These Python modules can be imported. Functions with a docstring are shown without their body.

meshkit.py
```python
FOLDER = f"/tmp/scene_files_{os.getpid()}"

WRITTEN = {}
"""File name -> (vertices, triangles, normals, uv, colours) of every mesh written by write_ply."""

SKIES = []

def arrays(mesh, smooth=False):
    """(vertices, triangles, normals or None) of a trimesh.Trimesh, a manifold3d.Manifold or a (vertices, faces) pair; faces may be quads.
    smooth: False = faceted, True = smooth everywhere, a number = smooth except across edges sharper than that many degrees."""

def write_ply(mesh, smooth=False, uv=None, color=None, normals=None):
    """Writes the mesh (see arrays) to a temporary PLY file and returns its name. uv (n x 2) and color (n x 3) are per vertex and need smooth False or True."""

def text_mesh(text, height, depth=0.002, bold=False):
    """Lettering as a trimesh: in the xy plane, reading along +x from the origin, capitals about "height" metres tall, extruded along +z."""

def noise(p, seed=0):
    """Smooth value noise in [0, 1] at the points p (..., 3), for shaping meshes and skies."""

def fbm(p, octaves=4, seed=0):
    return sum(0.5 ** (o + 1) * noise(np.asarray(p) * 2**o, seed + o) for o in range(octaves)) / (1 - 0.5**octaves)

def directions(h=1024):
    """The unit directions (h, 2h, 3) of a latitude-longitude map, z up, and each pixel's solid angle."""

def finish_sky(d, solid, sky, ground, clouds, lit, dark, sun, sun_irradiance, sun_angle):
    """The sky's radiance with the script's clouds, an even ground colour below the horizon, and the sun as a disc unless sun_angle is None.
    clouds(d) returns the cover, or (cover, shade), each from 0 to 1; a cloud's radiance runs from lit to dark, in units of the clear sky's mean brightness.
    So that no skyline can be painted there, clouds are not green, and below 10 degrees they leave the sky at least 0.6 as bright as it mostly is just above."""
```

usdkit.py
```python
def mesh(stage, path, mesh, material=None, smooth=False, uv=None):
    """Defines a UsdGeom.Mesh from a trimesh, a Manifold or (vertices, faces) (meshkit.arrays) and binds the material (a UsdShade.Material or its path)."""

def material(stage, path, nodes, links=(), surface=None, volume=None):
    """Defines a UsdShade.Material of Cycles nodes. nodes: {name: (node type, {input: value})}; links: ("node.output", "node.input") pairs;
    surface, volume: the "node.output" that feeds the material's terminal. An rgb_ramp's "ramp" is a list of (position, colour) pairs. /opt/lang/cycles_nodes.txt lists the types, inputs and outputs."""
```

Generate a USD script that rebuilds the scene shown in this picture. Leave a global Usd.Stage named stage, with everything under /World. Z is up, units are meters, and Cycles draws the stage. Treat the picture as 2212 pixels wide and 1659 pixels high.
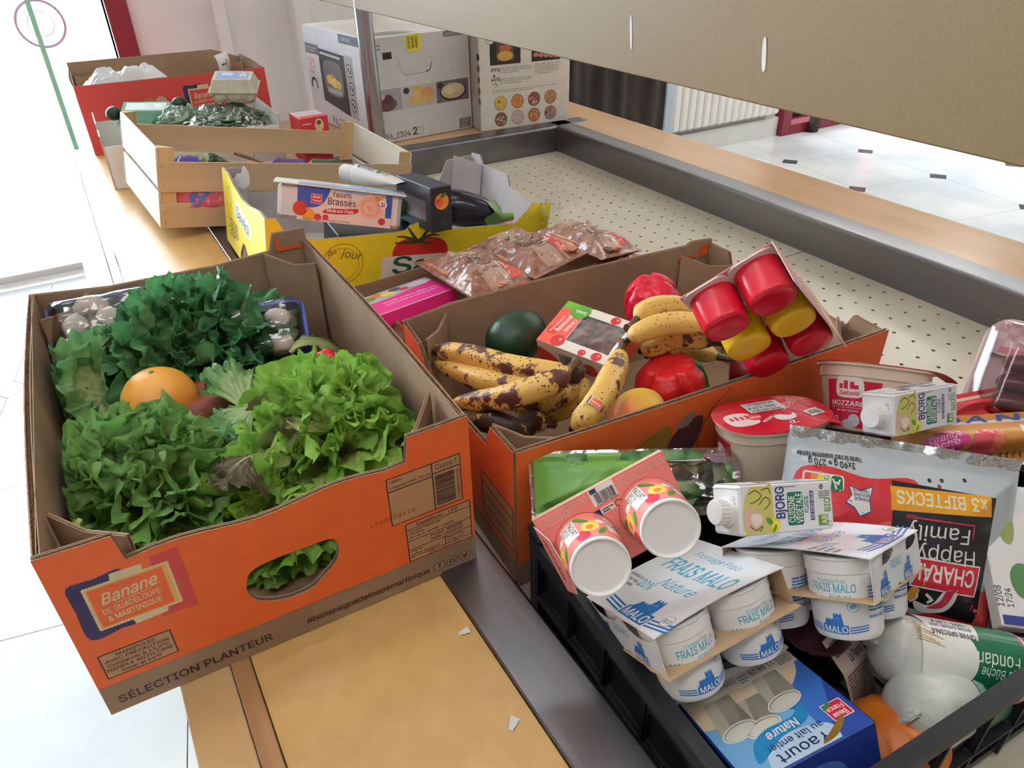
import math, random
import numpy as np, trimesh, usdkit, meshkit
from pxr import Gf, Sdf, Usd, UsdGeom, UsdLux, UsdShade, Vt
from shapely.geometry import Polygon, Point, LineString, box as sbox, MultiPolygon
from shapely import affinity
from shapely.ops import unary_union

stage = Usd.Stage.CreateInMemory()
UsdGeom.SetStageUpAxis(stage, "Z")
UsdGeom.Xform.Define(stage, "/World")
UsdGeom.Scope.Define(stage, "/World/Looks")
ZC = 0.75            # height of the counter top above the floor; the camera is 0.65 m above it
# ------------------------------------------------------------------ camera
FPX, CX, CY = 1577.3, 1106.0, 829.5
MC = np.array([[0.86162126, -0.50719473, -0.01903427], [-0.2882105, -0.45805341, -0.84090534], [0.41778405, 0.73002779, -0.5408474]])
EYE = np.array([0, 0, ZC + 0.65])
cam = UsdGeom.Camera.Define(stage, "/World/camera")
cam.CreateHorizontalApertureAttr(36.0)
cam.CreateFocalLengthAttr(FPX * 36 / 2212)
cam.CreateFStopAttr(0.0)
EXPOSURE = -0.62
cam.CreateExposureAttr(EXPOSURE)
_m = np.eye(4); _m[0, :3] = MC[0]; _m[1, :3] = -MC[1]; _m[2, :3] = -MC[2]; _m[3, :3] = EYE
UsdGeom.Xformable(cam).AddTransformOp().Set(Gf.Matrix4d(_m.tolist()))

# ------------------------------------------------------------------ sky and large lights
def srgb(*c):
    c = np.array(c, float) / 255
    return tuple(np.where(c <= 0.04045, c / 12.92, ((c + 0.055) / 1.055) ** 2.4))

sky = UsdLux.DomeLight.Define(stage, "/World/sky")
SKY = 10.0
sky.CreateIntensityAttr(SKY)
sky.CreateColorAttr(Gf.Vec3f(0.82, 0.92, 1.0))

def rect_light(name, pos, target, w, h, power, color):
    l = UsdLux.RectLight.Define(stage, "/World/" + name)
    l.CreateWidthAttr(w); l.CreateHeightAttr(h); l.CreateIntensityAttr(power); l.CreateColorAttr(Gf.Vec3f(*color))
    z = np.array(pos, float) - np.array(target, float); z /= np.linalg.norm(z)
    x = np.cross([0, 0, 1], z); x /= np.linalg.norm(x); y = np.cross(z, x)
    m = np.eye(4); m[0, :3], m[1, :3], m[2, :3], m[3, :3] = x, y, z, pos
    l.AddTransformOp().Set(Gf.Matrix4d(m.tolist()))
    return l

# the shop's ceiling lamps; daylight comes from the sky through the window on the left and the door at the back
LAMP = 6.0
for i, (x, y) in enumerate(((-0.9, -0.1), (0.7, -0.1), (-0.9, 1.2), (0.7, 1.2), (2.4, 1.2), (0.7, 2.7), (2.8, 2.7), (4.2, 1.4), (5.6, 1.4), (4.0, 2.9), (5.6, 2.9))):
    rect_light("ceiling_lamp" + (f"_{i:03d}" if i else ""), (x, y, 2.86), (x, y + 0.001, 0), 1.2, 0.3, LAMP * (4.0 if x > 3.5 else 2.2 if y < 0 else 1.0), (1.0, 0.965, 0.95) if x < 3.5 else (1.0, 0.95, 0.88))

# ------------------------------------------------------------------ helpers
def ray(u, v):
    return MC.T @ np.array([(u - CX) / FPX, (v - CY) / FPX, 1.0])
def atz(u, v, z):                      # the point seen at pixel (u, v) on the level z (above the counter top)
    r = ray(u, v); return EYE + (ZC + z - EYE[2]) / r[2] * r
def aty(u, v, y):
    r = ray(u, v); return EYE + y / r[1] * r
def rot(yaw=0, pitch=0, roll=0):       # degrees; roll about the local y, pitch about the local x, then yaw about z
    a, b, c = np.radians([yaw, pitch, roll])
    Z = np.array([[math.cos(a), -math.sin(a), 0], [math.sin(a), math.cos(a), 0], [0, 0, 1]])
    X = np.array([[1, 0, 0], [0, math.cos(b), -math.sin(b)], [0, math.sin(b), math.cos(b)]])
    Y = np.array([[math.cos(c), 0, math.sin(c)], [0, 1, 0], [-math.sin(c), 0, math.cos(c)]])
    return Z @ X @ Y
def axes(x, z):                        # a rotation whose columns are x, z x x, z
    x = np.array(x, float); z = np.array(z, float); z /= np.linalg.norm(z)
    x = x - z * (x @ z); x /= np.linalg.norm(x)
    return np.stack([x, np.cross(z, x), z], 1)

used = {}
def free(parent, name):
    k = used.get((parent, name), 0); used[(parent, name)] = k + 1
    return f"{parent}/{name}" + (f"_{k:03d}" if k else "")
def tell(prim, label=None, cat=None, group=None, kind=None):
    for k, v in (("label", label), ("category", cat), ("group", group), ("kind", kind)):
        if v: prim.SetCustomDataByKey(k, v)
    return prim

class Thing:
    """An Xform under /World whose children are its parts (given in its own axes). pos is measured from the counter top."""
    def __init__(s, name, label, cat, pos=(0, 0, 0), R=None, group=None, kind=None):
        s.path = free("/World", name); s.pos = np.array(pos, float) + [0, 0, ZC]; s.R = np.eye(3) if R is None else np.array(R)
        x = UsdGeom.Xform.Define(stage, s.path); m = np.eye(4); m[:3, :3] = s.R.T; m[3, :3] = s.pos
        x.AddTransformOp().Set(Gf.Matrix4d(m.tolist())); s.prim = tell(x.GetPrim(), label, cat, group, kind)
    def part(s, name, m, material, smooth=False, col=None, under=None, label=None, kind=None):
        p = put(free(under or s.path, name), m, material, smooth, col)
        tell(p.GetPrim(), label, None, None, kind)
        return str(p.GetPath())
    def copy(s, label, pos, R=None, name=None, cat=None, group=None):
        t = object.__new__(Thing); t.path = free("/World", name or s.path.split("/")[-1].rstrip("0123456789").rstrip("_")); t.pos = np.array(pos, float) + [0, 0, ZC]; t.R = np.eye(3) if R is None else R
        x = UsdGeom.Xform.Define(stage, t.path); m = np.eye(4); m[:3, :3] = t.R.T; m[3, :3] = t.pos
        x.GetPrim().GetReferences().AddInternalReference(s.path); x.GetPrim().SetInstanceable(True)
        x.ClearXformOpOrder(); x.MakeMatrixXform().Set(Gf.Matrix4d(m.tolist())); t.prim = tell(x.GetPrim(), label, cat or s.prim.GetCustomDataByKey("category"), group)
        return t

PENDING = []                # (mesh, material name), bound at the end of the script
def put(path, m, material, smooth=False, col=None):
    """ONE Mesh prim. m: trimesh, Manifold, (v, f) or a list of them; col: one colour or one per vertex (primvar col)."""
    if isinstance(m, list): m = join(m)
    if isinstance(m, tuple) and len(m) == 3: m, col = (m[0], m[1]), m[2]
    g = usdkit.mesh(stage, path, m, None, smooth); PENDING.append((g, material))
    if col is not None:
        n = len(g.GetPointsAttr().Get()); c = np.broadcast_to(np.asarray(col, np.float32), (n, 3))
        UsdGeom.PrimvarsAPI(g).CreatePrimvar("col", Sdf.ValueTypeNames.Color3fArray, "vertex").Set(Vt.Vec3fArray.FromNumpy(np.ascontiguousarray(c)))
    return g

def vf(m):
    v, f, _ = meshkit.arrays(m); return np.asarray(v, float), np.asarray(f, int)
def join(ms):
    V, F, n = [], [], 0
    for m in ms:
        v, f = vf(m); V.append(v); F.append(f + n); n += len(v)
    return np.vstack(V), np.vstack(F)
def bx(x0, x1, y0, y1, z0, z1):
    m = trimesh.creation.box((x1 - x0, y1 - y0, z1 - z0)); m.apply_translation(((x0 + x1) / 2, (y0 + y1) / 2, (z0 + z1) / 2)); return m
def rbx(x0, x1, y0, y1, z0, z1, b=0.002):       # a box with chamfered edges
    return trimesh.convex.convex_hull(np.vstack([[(x, y, z) for x in (x0 + i, x1 - i) for y in (y0 + j, y1 - j) for z in (z0 + k, z1 - k)] for i, j, k in ((0, b, b), (b, 0, b), (b, b, 0))]))
def moved(m, R=None, t=(0, 0, 0)):
    v, f = vf(m); return (v @ (np.eye(3) if R is None else np.asarray(R)).T + np.asarray(t), f)
def tube(P, r, n=8, cap=True):
    P = np.asarray(P, float); r = np.broadcast_to(np.asarray(r, float), len(P)); T = np.gradient(P, axis=0); T /= np.linalg.norm(T, axis=1, keepdims=True)
    a = np.cross(T[0], [0.3, 0.2, 1.0]); a /= np.linalg.norm(a); V = []
    for p, t, q in zip(P, T, r):
        a = a - t * (a @ t); a /= np.linalg.norm(a); b = np.cross(t, a)
        th = np.arange(n) / n * 2 * np.pi; V.append(p + q * (np.cos(th)[:, None] * a + np.sin(th)[:, None] * b))
    V = np.vstack(V); k = len(P); F = []
    for i in range(k - 1):
        for j in range(n):
            a0, a1, b0, b1 = i * n + j, i * n + (j + 1) % n, (i + 1) * n + j, (i + 1) * n + (j + 1) % n
            F += [(a0, a1, b1), (a0, b1, b0)]
    if cap:
        V = np.vstack([V, P[:1], P[-1:]])
        for j in range(n): F += [(k * n, (j + 1) % n, j), (k * n + 1, (k - 1) * n + j, (k - 1) * n + (j + 1) % n)]
    return V, np.array(F)
def lathe(prof, n=40):                 # prof: (radius, z) from the bottom to the top
    prof = np.asarray(prof, float); th = np.arange(n) / n * 2 * np.pi
    V = np.concatenate([np.stack([r * np.cos(th), r * np.sin(th), np.full(n, z)], 1) for r, z in prof]); F = []
    for i in range(len(prof) - 1):
        for j in range(n):
            a0, a1, b0, b1 = i * n + j, i * n + (j + 1) % n, (i + 1) * n + j, (i + 1) * n + (j + 1) % n
            if prof[i][0] > 1e-6: F.append((a0, a1, b1))
            if prof[i + 1][0] > 1e-6: F.append((a0, b1, b0))
    return V, np.array(F)
def grid(fn, nu, nv, u0=0, u1=1, v0=0, v1=1, closed=False):      # fn(u, v arrays) -> points; a sheet of quads
    U, W = np.meshgrid(np.linspace(u0, u1, nu), np.linspace(v0, v1, nv), indexing="ij")
    P = np.stack(np.broadcast_arrays(*fn(U, W)), -1).reshape(-1, 3); F = []
    i, j = np.meshgrid(np.arange(nu - 1), np.arange(nv - 1), indexing="ij"); a = (i * nv + j).ravel(); 
    F = np.vstack([np.stack([a, a + nv, a + nv + 1], 1), np.stack([a, a + nv + 1, a + 1], 1)])
    return P, F
def extr(poly, h, z0=0.0):
    ps = [p for p in (poly.geoms if hasattr(poly, "geoms") else [poly]) if p.geom_type == "Polygon" and p.area > 1e-9]
    m = join([trimesh.creation.extrude_polygon(p, h, engine="earcut") for p in ps]); m[0][:, 2] += z0
    return m
def fmap(o, ex, ey, n=None):           # plane coordinates (u, v, h) -> points
    o, ex, ey = (np.asarray(a, float) for a in (o, ex, ey)); n = np.cross(ex, ey) if n is None else np.asarray(n, float)
    return lambda q: o + q[:, :1] * ex + q[:, 1:2] * ey + q[:, 2:3] * n
def apply(fn, m):
    v, f = vf(m); return fn(v), f
def cylmap(R, r0, r1, h0, h1, a0=0.0, o=(0, 0, 0)):   # print on a tapered pot: u = arc length from angle a0, v = height
    R = np.asarray(R); o = np.asarray(o, float)
    def fn(q):
        z = q[:, 1]; t = np.clip((z - h0) / (h1 - h0), 0, 1); r = r0 + (r1 - r0) * t; a = a0 + q[:, 0] / ((r0 + r1) / 2)
        return o + np.stack([(r + q[:, 2]) * np.cos(a), (r + q[:, 2]) * np.sin(a), z], 1) @ R.T
    return fn

_txt = {}
def text2d(s, bold=True):
    if (s, bold) not in _txt:
        m = meshkit.text_mesh(s, 1.0, 0.01, bold); keep = m.face_normals[:, 2] > 0.5; f = m.faces[keep]; ids, inv = np.unique(f, return_inverse=True)
        _txt[(s, bold)] = (m.vertices[ids][:, :2], inv.reshape(-1, 3))
    return _txt[(s, bold)]

class Ink:
    """Flat print: shapes and lettering with colours, in layers, laid on a surface by a map (u, v, h) -> point."""
    def __init__(s): s.it = []
    def tri(s, v, f, c, lv=None):
        b = (v[:, 0].min(), v[:, 1].min(), v[:, 0].max(), v[:, 1].max())
        if lv is None: lv = 1 + max([l for _, _, _, l, q in s.it if q[0] < b[2] and b[0] < q[2] and q[1] < b[3] and b[1] < q[3]], default=0)
        s.it.append((v, f, c, lv, b)); return s
    def geo(s, g, c, lv=None):
        for p in (g.geoms if hasattr(g, "geoms") else [g]):
            if p.geom_type != "Polygon" or p.area < 1e-9: continue
            v, f = trimesh.creation.triangulate_polygon(p, engine="earcut"); s.tri(np.asarray(v), np.asarray(f), c, lv)
        return s
    def rect(s, x0, y0, x1, y1, c, r=0, ang=0, lv=None):
        g = sbox(x0, y0, x1, y1)
        if r: g = g.buffer(-r).buffer(r, quad_segs=5)
        return s.geo(affinity.rotate(g, ang) if ang else g, c, lv)
    def poly(s, pts, c, lv=None): return s.geo(Polygon(pts), c, lv)
    def disc(s, x, y, r, c, ry=None, ang=0, lv=None): return s.geo(affinity.rotate(affinity.scale(Point(x, y).buffer(1, quad_segs=8), r, ry or r), ang), c, lv)
    def line(s, pts, w, c, lv=None): return s.geo(LineString(pts).buffer(w / 2, cap_style=2), c, lv)
    def frame(s, x0, y0, x1, y1, w, c): return s.geo(sbox(x0, y0, x1, y1).difference(sbox(x0 + w, y0 + w, x1 - w, y1 - w)), c)
    def text(s, t, x, y, h, c, ang=0, al="l", bold=True, w=None, sh=0.0, st=1.0, lv=None):
        v, f = text2d(t, bold); v = v * h; v = v * [st, 1]
        if w: v = v * [w / (v[:, 0].max() - v[:, 0].min()), 1]
        v = v + np.stack([v[:, 1] * sh, 0 * v[:, 1]], 1); W = v[:, 0].max(); v = v - [{"l": 0, "c": W / 2, "r": W}[al], 0]
        a = math.radians(ang); v = v @ np.array([[math.cos(a), math.sin(a)], [-math.sin(a), math.cos(a)]]) + [x, y]
        return s.tri(v, f, c, lv)
    def bars(s, x0, y0, x1, y1, c, n=18, seed=1, vertical=True):          # a bar code
        rg = np.random.default_rng(seed); W = rg.uniform(0.3, 1.2, 2 * n + 1); e = np.concatenate([[0], np.cumsum(W)]) / W.sum()
        for i in range(0, 2 * n + 1, 2):
            s.rect(*((x0 + e[i] * (x1 - x0), y0, x0 + e[i + 1] * (x1 - x0), y1) if vertical else (x0, y0 + e[i] * (y1 - y0), x1, y0 + e[i + 1] * (y1 - y0))), c, lv=9)
        return s
    def lines(s, x0, y0, x1, y1, n, c, seed=2, k=0.45):                     # print too small to read
        rg = np.random.default_rng(seed); d = (y1 - y0) / n
        for i in range(n):
            x = x0
            while x < x1 - d * 0.3:
                w = rg.uniform(0.8, 3.2) * d; s.rect(x, y1 - (i + 1) * d + d * 0.2, min(x + w, x1), y1 - (i + 1) * d + d * (0.2 + k), c, lv=8); x += w + 0.35 * d
                if i == n - 1 and x > x0 + 0.6 * (x1 - x0): break
        return s
    def mesh(s, fn, edge=None, lift=0.00025, step=0.00007):
        V, F, C, n = [], [], [], 0
        for v, f, c, lv, _ in s.it:
            v3 = np.column_stack([v, np.zeros(len(v))])
            if edge and len(f): v3, f = trimesh.remesh.subdivide_to_size(v3, f, edge, max_iter=12)
            v3[:, 2] = lift + step * lv; V.append(fn(v3)); F.append(np.asarray(f) + n); C.append(np.tile(c, (len(v3), 1))); n += len(v3)
        V, F, C = np.vstack(V), np.vstack(F), np.vstack(C); ids, inv = np.unique(F, return_inverse=True)
        return V[ids], inv.reshape(-1, 3), C[ids]
def catmull(P, n=8, closed=True):
    P = np.asarray(P, float); k = len(P); out = []
    for i in range(k if closed else k - 1):
        g = lambda j: P[j % k] if closed else P[min(max(j, 0), k - 1)]
        p0, p1, p2, p3 = g(i - 1), g(i), g(i + 1), g(i + 2)
        for t in np.arange(n) / n: out.append(0.5 * (2 * p1 + (p2 - p0) * t + (2 * p0 - 5 * p1 + 4 * p2 - p3) * t * t + (3 * p1 - p0 - 3 * p2 + p3) * t ** 3))
    return np.array(out + ([] if closed else [P[-1]]))
def curvy(P, n=8): return Polygon(catmull(P, n)).buffer(0)

# ------------------------------------------------------------------ materials
_looks = {}
RECIPES = {}
def LOOK(name):
    if name not in _looks:
        if name not in RECIPES: raise KeyError(name)
        n, l, sfc = RECIPES[name](); _looks[name] = usdkit.material(stage, "/World/Looks/" + name, n, l, surface=sfc)
    return _looks[name]
def basic(name, col, rough=0.5, col2=None, scale=20.0, stretch=(1, 1, 1), bump=0.0, bscale=None, metal=0.0, attr=False, lo=0.35, hi=0.65, detail=4.0, coord="object", **more):
    """principled with a noise between two tones (col, col2) and a noise bump; attr: the colour comes from the mesh's primvar."""
    def make():
        n = {"p": ("principled_bsdf", {"roughness": rough, "metallic": metal, **({} if attr else {"base_color": col}), **more}), "tc": ("texture_coordinate", {}), "mp": ("mapping", {"scale": tuple(np.array(stretch, float))})}
        l = [("tc." + coord, "mp.vector")]
        if attr: n["a"] = ("attribute", {"attribute": "col"})
        if col2 is not None or attr and bump == 0 and False:
            n["n"] = ("noise_texture", {"scale": scale, "detail": detail}); n["r"] = ("rgb_ramp", {"ramp": [(0, (0, 0, 0)), (lo, (0, 0, 0)), (hi, (1, 1, 1)), (1, (1, 1, 1))]})
            n["m"] = ("mix", {"color1": col or (1, 1, 1), "color2": col2}); l += [("mp.vector", "n.vector"), ("n.fac", "r.fac"), ("r.color", "m.fac"), ("m.color", "p.base_color")]
            if attr: n["mm"] = ("mix", {"mix_type": "multiply", "fac": 1.0}); l = [q for q in l if q[0] != "m.color"] + [("a.color", "mm.color1"), ("m.color", "mm.color2"), ("mm.color", "p.base_color")]
        elif attr: l.append(("a.color", "p.base_color"))
        if bump:
            n["bn"] = ("noise_texture", {"scale": bscale or scale, "detail": 5.0}); n["b"] = ("bump", {"strength": bump, "distance": 0.01})
            l += [("mp.vector", "bn.vector"), ("bn.fac", "b.height"), ("b.normal", "p.normal")]
        return n, l, "p.BSDF"
    RECIPES[name] = make
KRAFT, KRAFT2 = srgb(164, 132, 104), srgb(148, 117, 90)
basic("kraft", KRAFT, 0.85, KRAFT2, 9, bump=0.12, bscale=60)
basic("kraft_core", srgb(120, 92, 66), 0.9)
basic("ink_card", None, 0.62, (0.93, 0.93, 0.93), 40, attr=True, bump=0.05, bscale=120)
basic("ink_gloss", None, 0.28, attr=True, bump=0.04, bscale=30)
basic("ink_film", None, 0.16, attr=True, bump=0.25, bscale=14, specular_ior_level=0.7)
basic("white_card", srgb(242, 239, 236), 0.6, srgb(233, 229, 225), 12)
basic("grey_card", srgb(190, 182, 178), 0.75, srgb(176, 168, 165), 12)
basic("steel", srgb(142, 142, 146), 0.34, srgb(126, 126, 131), 14, (1, 0.06, 1), bump=0.03, bscale=90, metal=1.0)
basic("pole_steel", srgb(176, 176, 178), 0.25, metal=1.0)
basic("tray_white", srgb(206, 196, 178), 0.3, srgb(190, 178, 158), 3.0)
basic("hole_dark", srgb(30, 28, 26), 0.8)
basic("wood_counter", srgb(200, 160, 100), 0.36, srgb(192, 150, 90), 30.0, (1, 0.7, 1), bump=0.015, bscale=140, detail=10.0)
basic("wood_edge", srgb(172, 128, 84), 0.45, srgb(150, 106, 66), 40, (1, 0.06, 1))
basic("wood_rear", srgb(206, 166, 124), 0.22, srgb(192, 150, 108), 10, (1, 0.15, 1), bump=0.01, bscale=60)
basic("hood_board", srgb(132, 108, 70), 0.6, srgb(126, 102, 65), 240, detail=6, bump=0.02, bscale=300)
basic("crate_wood", srgb(208, 178, 142), 0.7, srgb(188, 156, 118), 14, (0.06, 1, 1), bump=0.05, bscale=80)
basic("crate_wood_up", srgb(214, 178, 132), 0.7, srgb(190, 150, 104), 14, (1, 1, 0.06), bump=0.05, bscale=80)
basic("crate_white", srgb(224, 214, 200), 0.7, srgb(208, 194, 176), 14, (1, 0.06, 1), bump=0.05, bscale=80)
basic("floor_tile", srgb(232, 234, 234), 0.12, srgb(206, 212, 216), 2.2, detail=8, coord="generated")
basic("floor_dark", srgb(84, 82, 86), 0.25)
basic("grout", srgb(176, 172, 166), 0.8)
basic("wall_paint", srgb(240, 239, 236), 0.8, srgb(228, 225, 220), 1.6, detail=8)
basic("frame_red", srgb(122, 26, 40), 0.45)
basic("white_paint", srgb(236, 234, 230), 0.5)
basic("dark_cloth", srgb(62, 52, 46), 0.85, srgb(40, 34, 30), 6, (3, 1, 0.4))
basic("plastic_black", srgb(24, 25, 32), 0.42, bump=0.04, bscale=160)
basic("plastic_white", srgb(232, 230, 226), 0.3)
def window_pane():
    return {"t": ("transparent_bsdf", {"color": (0.96, 0.98, 0.99)}), "g": ("glossy_bsdf", {"color": (1, 1, 1), "roughness": 0.02}), "f": ("fresnel", {"IOR": 1.5}), "x": ("mix_closure", {})}, [("f.fac", "x.fac"), ("t.BSDF", "x.closure1"), ("g.BSDF", "x.closure2")], "x.closure"
RECIPES["window_pane"] = window_pane
def film(tint=(0.97, 0.97, 0.97), rough=0.12, amount=0.1, bump=0.5, bscale=22):
    def make():
        return ({"t": ("transparent_bsdf", {"color": tint}), "g": ("glossy_bsdf", {"color": (1, 1, 1), "roughness": rough}), "f": ("fresnel", {"IOR": 1.45}), "ad": ("math", {"math_type": "add", "value2": amount, "use_clamp": True}), "x": ("mix_closure", {}),
                 "n": ("noise_texture", {"scale": bscale, "detail": 3.0}), "tc": ("texture_coordinate", {}), "b": ("bump", {"strength": bump, "distance": 0.01})},
                [("tc.object", "n.vector"), ("n.fac", "b.height"), ("b.normal", "g.normal"), ("f.fac", "ad.value1"), ("ad.value", "x.fac"), ("t.BSDF", "x.closure1"), ("g.BSDF", "x.closure2")], "x.closure")
    return make
RECIPES["film"] = film()
RECIPES["film_green"] = film((0.45, 0.72, 0.22), amount=0.12, bscale=9)
RECIPES["film_brown"] = film((0.80, 0.66, 0.55), amount=0.12, bscale=26, bump=0.8)
RECIPES["film_pink"] = film((0.98, 0.90, 0.89), amount=0.02, bscale=12, bump=0.12)
RECIPES["clear_cup"] = film((0.95, 0.95, 0.94), 0.03, 0.0, 0.0)
# ------------------------------------------------------------------ the room
W = Thing("floor", None, None, (0, 0, -ZC), kind="structure")
W.part("screed", bx(-6.6, 10.6, -6.0, 3.8, -0.12, -0.012), "grout")
_ta = math.radians(-10.5); _te = np.array([math.cos(_ta), math.sin(_ta)]); _tn = np.array([-_te[1], _te[0]]); _ts = 0.615; _k = 0.062
for i in range(-14, 8):
    for j in range(-9, 4):
        o = np.array([4.6, 3.13]) + _ts * (i * _te + j * _tn); c = o + _ts / 2 * (_te + _tn)
        if not (-2.6 < c[0] < 8.6 and -0.9 < c[1] < 4.0): continue
        sq = Polygon([(_k, 0), (_ts - _k, 0), (_ts, _k), (_ts, _ts - _k), (_ts - _k, _ts), (_k, _ts), (0, _ts - _k), (0, _k)]).buffer(-0.0012)
        T2 = lambda g: affinity.affine_transform(g, [_te[0], _tn[0], _te[1], _tn[1], *o]).intersection(sbox(-6.6, -6.0, 10.6, 3.79))
        sq = T2(sq); dm = T2(Polygon([(_k - 0.002, 0), (0, _k - 0.002), (-_k + 0.002, 0), (0, -_k + 0.002)]))
        if sq.area > 0.01: W.part("tile", extr(sq, 0.012, -0.012), "floor_tile")
        if dm.area > 0.001: W.part("tile_inset", extr(dm, 0.012, -0.012), "floor_dark")
W = Thing("wall_back", None, None, (0, 0, -ZC), kind="structure")
wallp = sbox(-6.6, 0, 10.6, 2.9).difference(unary_union([sbox(-3.3, 0.02, 0.26, 2.4), sbox(4.5, 0.0, 10.2, 2.3)]))
W.part("wall_panel", moved(extr(wallp, 0.12), np.array([[1, 0, 0], [0, 0, 1], [0, 1, 0]]), (0, 3.8, 0)), "wall_paint")
W.part("wall_plinth", bx(3.2, 4.44, 3.765, 3.7995, 0, 0.13), "wall_paint")
W = Thing("ceiling", None, None, (0, 0, -ZC), kind="structure"); W.part("ceiling_board", bx(-6.6, 10.6, -6.0, 3.92, 2.9, 2.95), "wall_paint")
W = Thing("wall_left", None, None, (0, 0, -ZC), kind="structure"); W.part("wall_panel", bx(-6.7, -6.6, -6.0, 3.92, 0, 2.9), "wall_paint")
W = Thing("wall_right", None, None, (0, 0, -ZC), kind="structure"); W.part("wall_panel", bx(10.6, 10.7, -6.0, 3.92, 0, 2.9), "wall_paint")
W = Thing("wall_front", None, None, (0, 0, -ZC), kind="structure"); W.part("wall_panel", bx(-6.7, 10.7, -6.1, -6.0, 0, 2.9), "wall_dim"); basic("wall_dim", srgb(150, 128, 108), 0.8)
T = Thing("trim_1", None, None, (0, 0, -ZC), kind="structure"); T.part("pilaster_strip", rbx(0.68, 0.735, 3.76, 3.7995, 0, 2.9, 0.006), "white_paint")
T = Thing("trim_2", None, None, (0, 0, -ZC), kind="structure"); T.part("pilaster_strip", rbx(1.02, 1.085, 3.70, 3.7995, 0, 2.9, 0.006), "white_paint")
T = Thing("window_1", None, None, (0, 0, -ZC), kind="structure")
T.part("window_frame", rbx(0.26, 0.345, 3.755, 3.92, 0, 2.5, 0.004), "frame_red")
T.part("window_frame", rbx(-3.3, 0.26, 3.83, 3.92, 2.4, 2.5, 0.004), "frame_red")
T.part("window_sill", rbx(-3.3, 0.26, 3.83, 3.92, 0.0, 0.05, 0.004), "white_paint")
T.part("pane", bx(-3.3, -0.02, 3.87, 3.876, 0.05, 2.4), "window_pane")
T.part("pane", bx(0.0, 0.26, 3.87, 3.876, 0.05, 2.4), "window_pane")
basic("edge_green", srgb(150, 214, 180), 0.3); basic("ring_pink", srgb(222, 190, 226), 0.6)
T.part("glass_edge", bx(-0.02, 0.0, 3.862, 3.884, 0.05, 2.4), "edge_green")
_o = aty(88, 52, 3.86) + [0, 0, 0]
for r0, r1 in ((0.082, 0.092), (0.046, 0.049)):
    T.part("ring_sticker", moved(extr(Point(0, 0).buffer(r1, quad_segs=20).difference(Point(0, 0).buffer(r0, quad_segs=20)), 0.002), np.array([[1, 0, 0], [0, 0, -1], [0, 1, 0]]), (_o[0], 3.868, _o[2])), "ring_pink")
T = Thing("door_1", None, None, (0, 0, -ZC), kind="structure")
basic("blue_glass", srgb(120, 170, 200), 0.15)
for a in ((4.43, 4.52, 0, 2.2), (5.58, 5.67, 0, 2.2), (4.52, 5.58, 2.12, 2.2), (4.52, 5.58, 0.0, 0.07)): T.part("door_frame", rbx(a[0], a[1], 3.72, 3.92, a[2], a[3], 0.004), "frame_red")
T.part("door_glass", bx(4.52, 5.58, 3.83, 3.84, 0.07, 2.12), "window_pane")
T.part("side_pane", bx(5.68, 10.2, 3.83, 3.84, 0.05, 2.3), "window_pane"); T.part("side_sill", rbx(5.67, 10.2, 3.80, 3.92, 0, 0.05, 0.003), "white_paint"); T.part("transom", rbx(4.43, 10.2, 3.80, 3.92, 2.2, 2.3, 0.003), "frame_red")
T.part("door_post", rbx(4.70, 4.76, 3.66, 3.715, 0, 2.2, 0.004), "dark_cloth")

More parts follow.
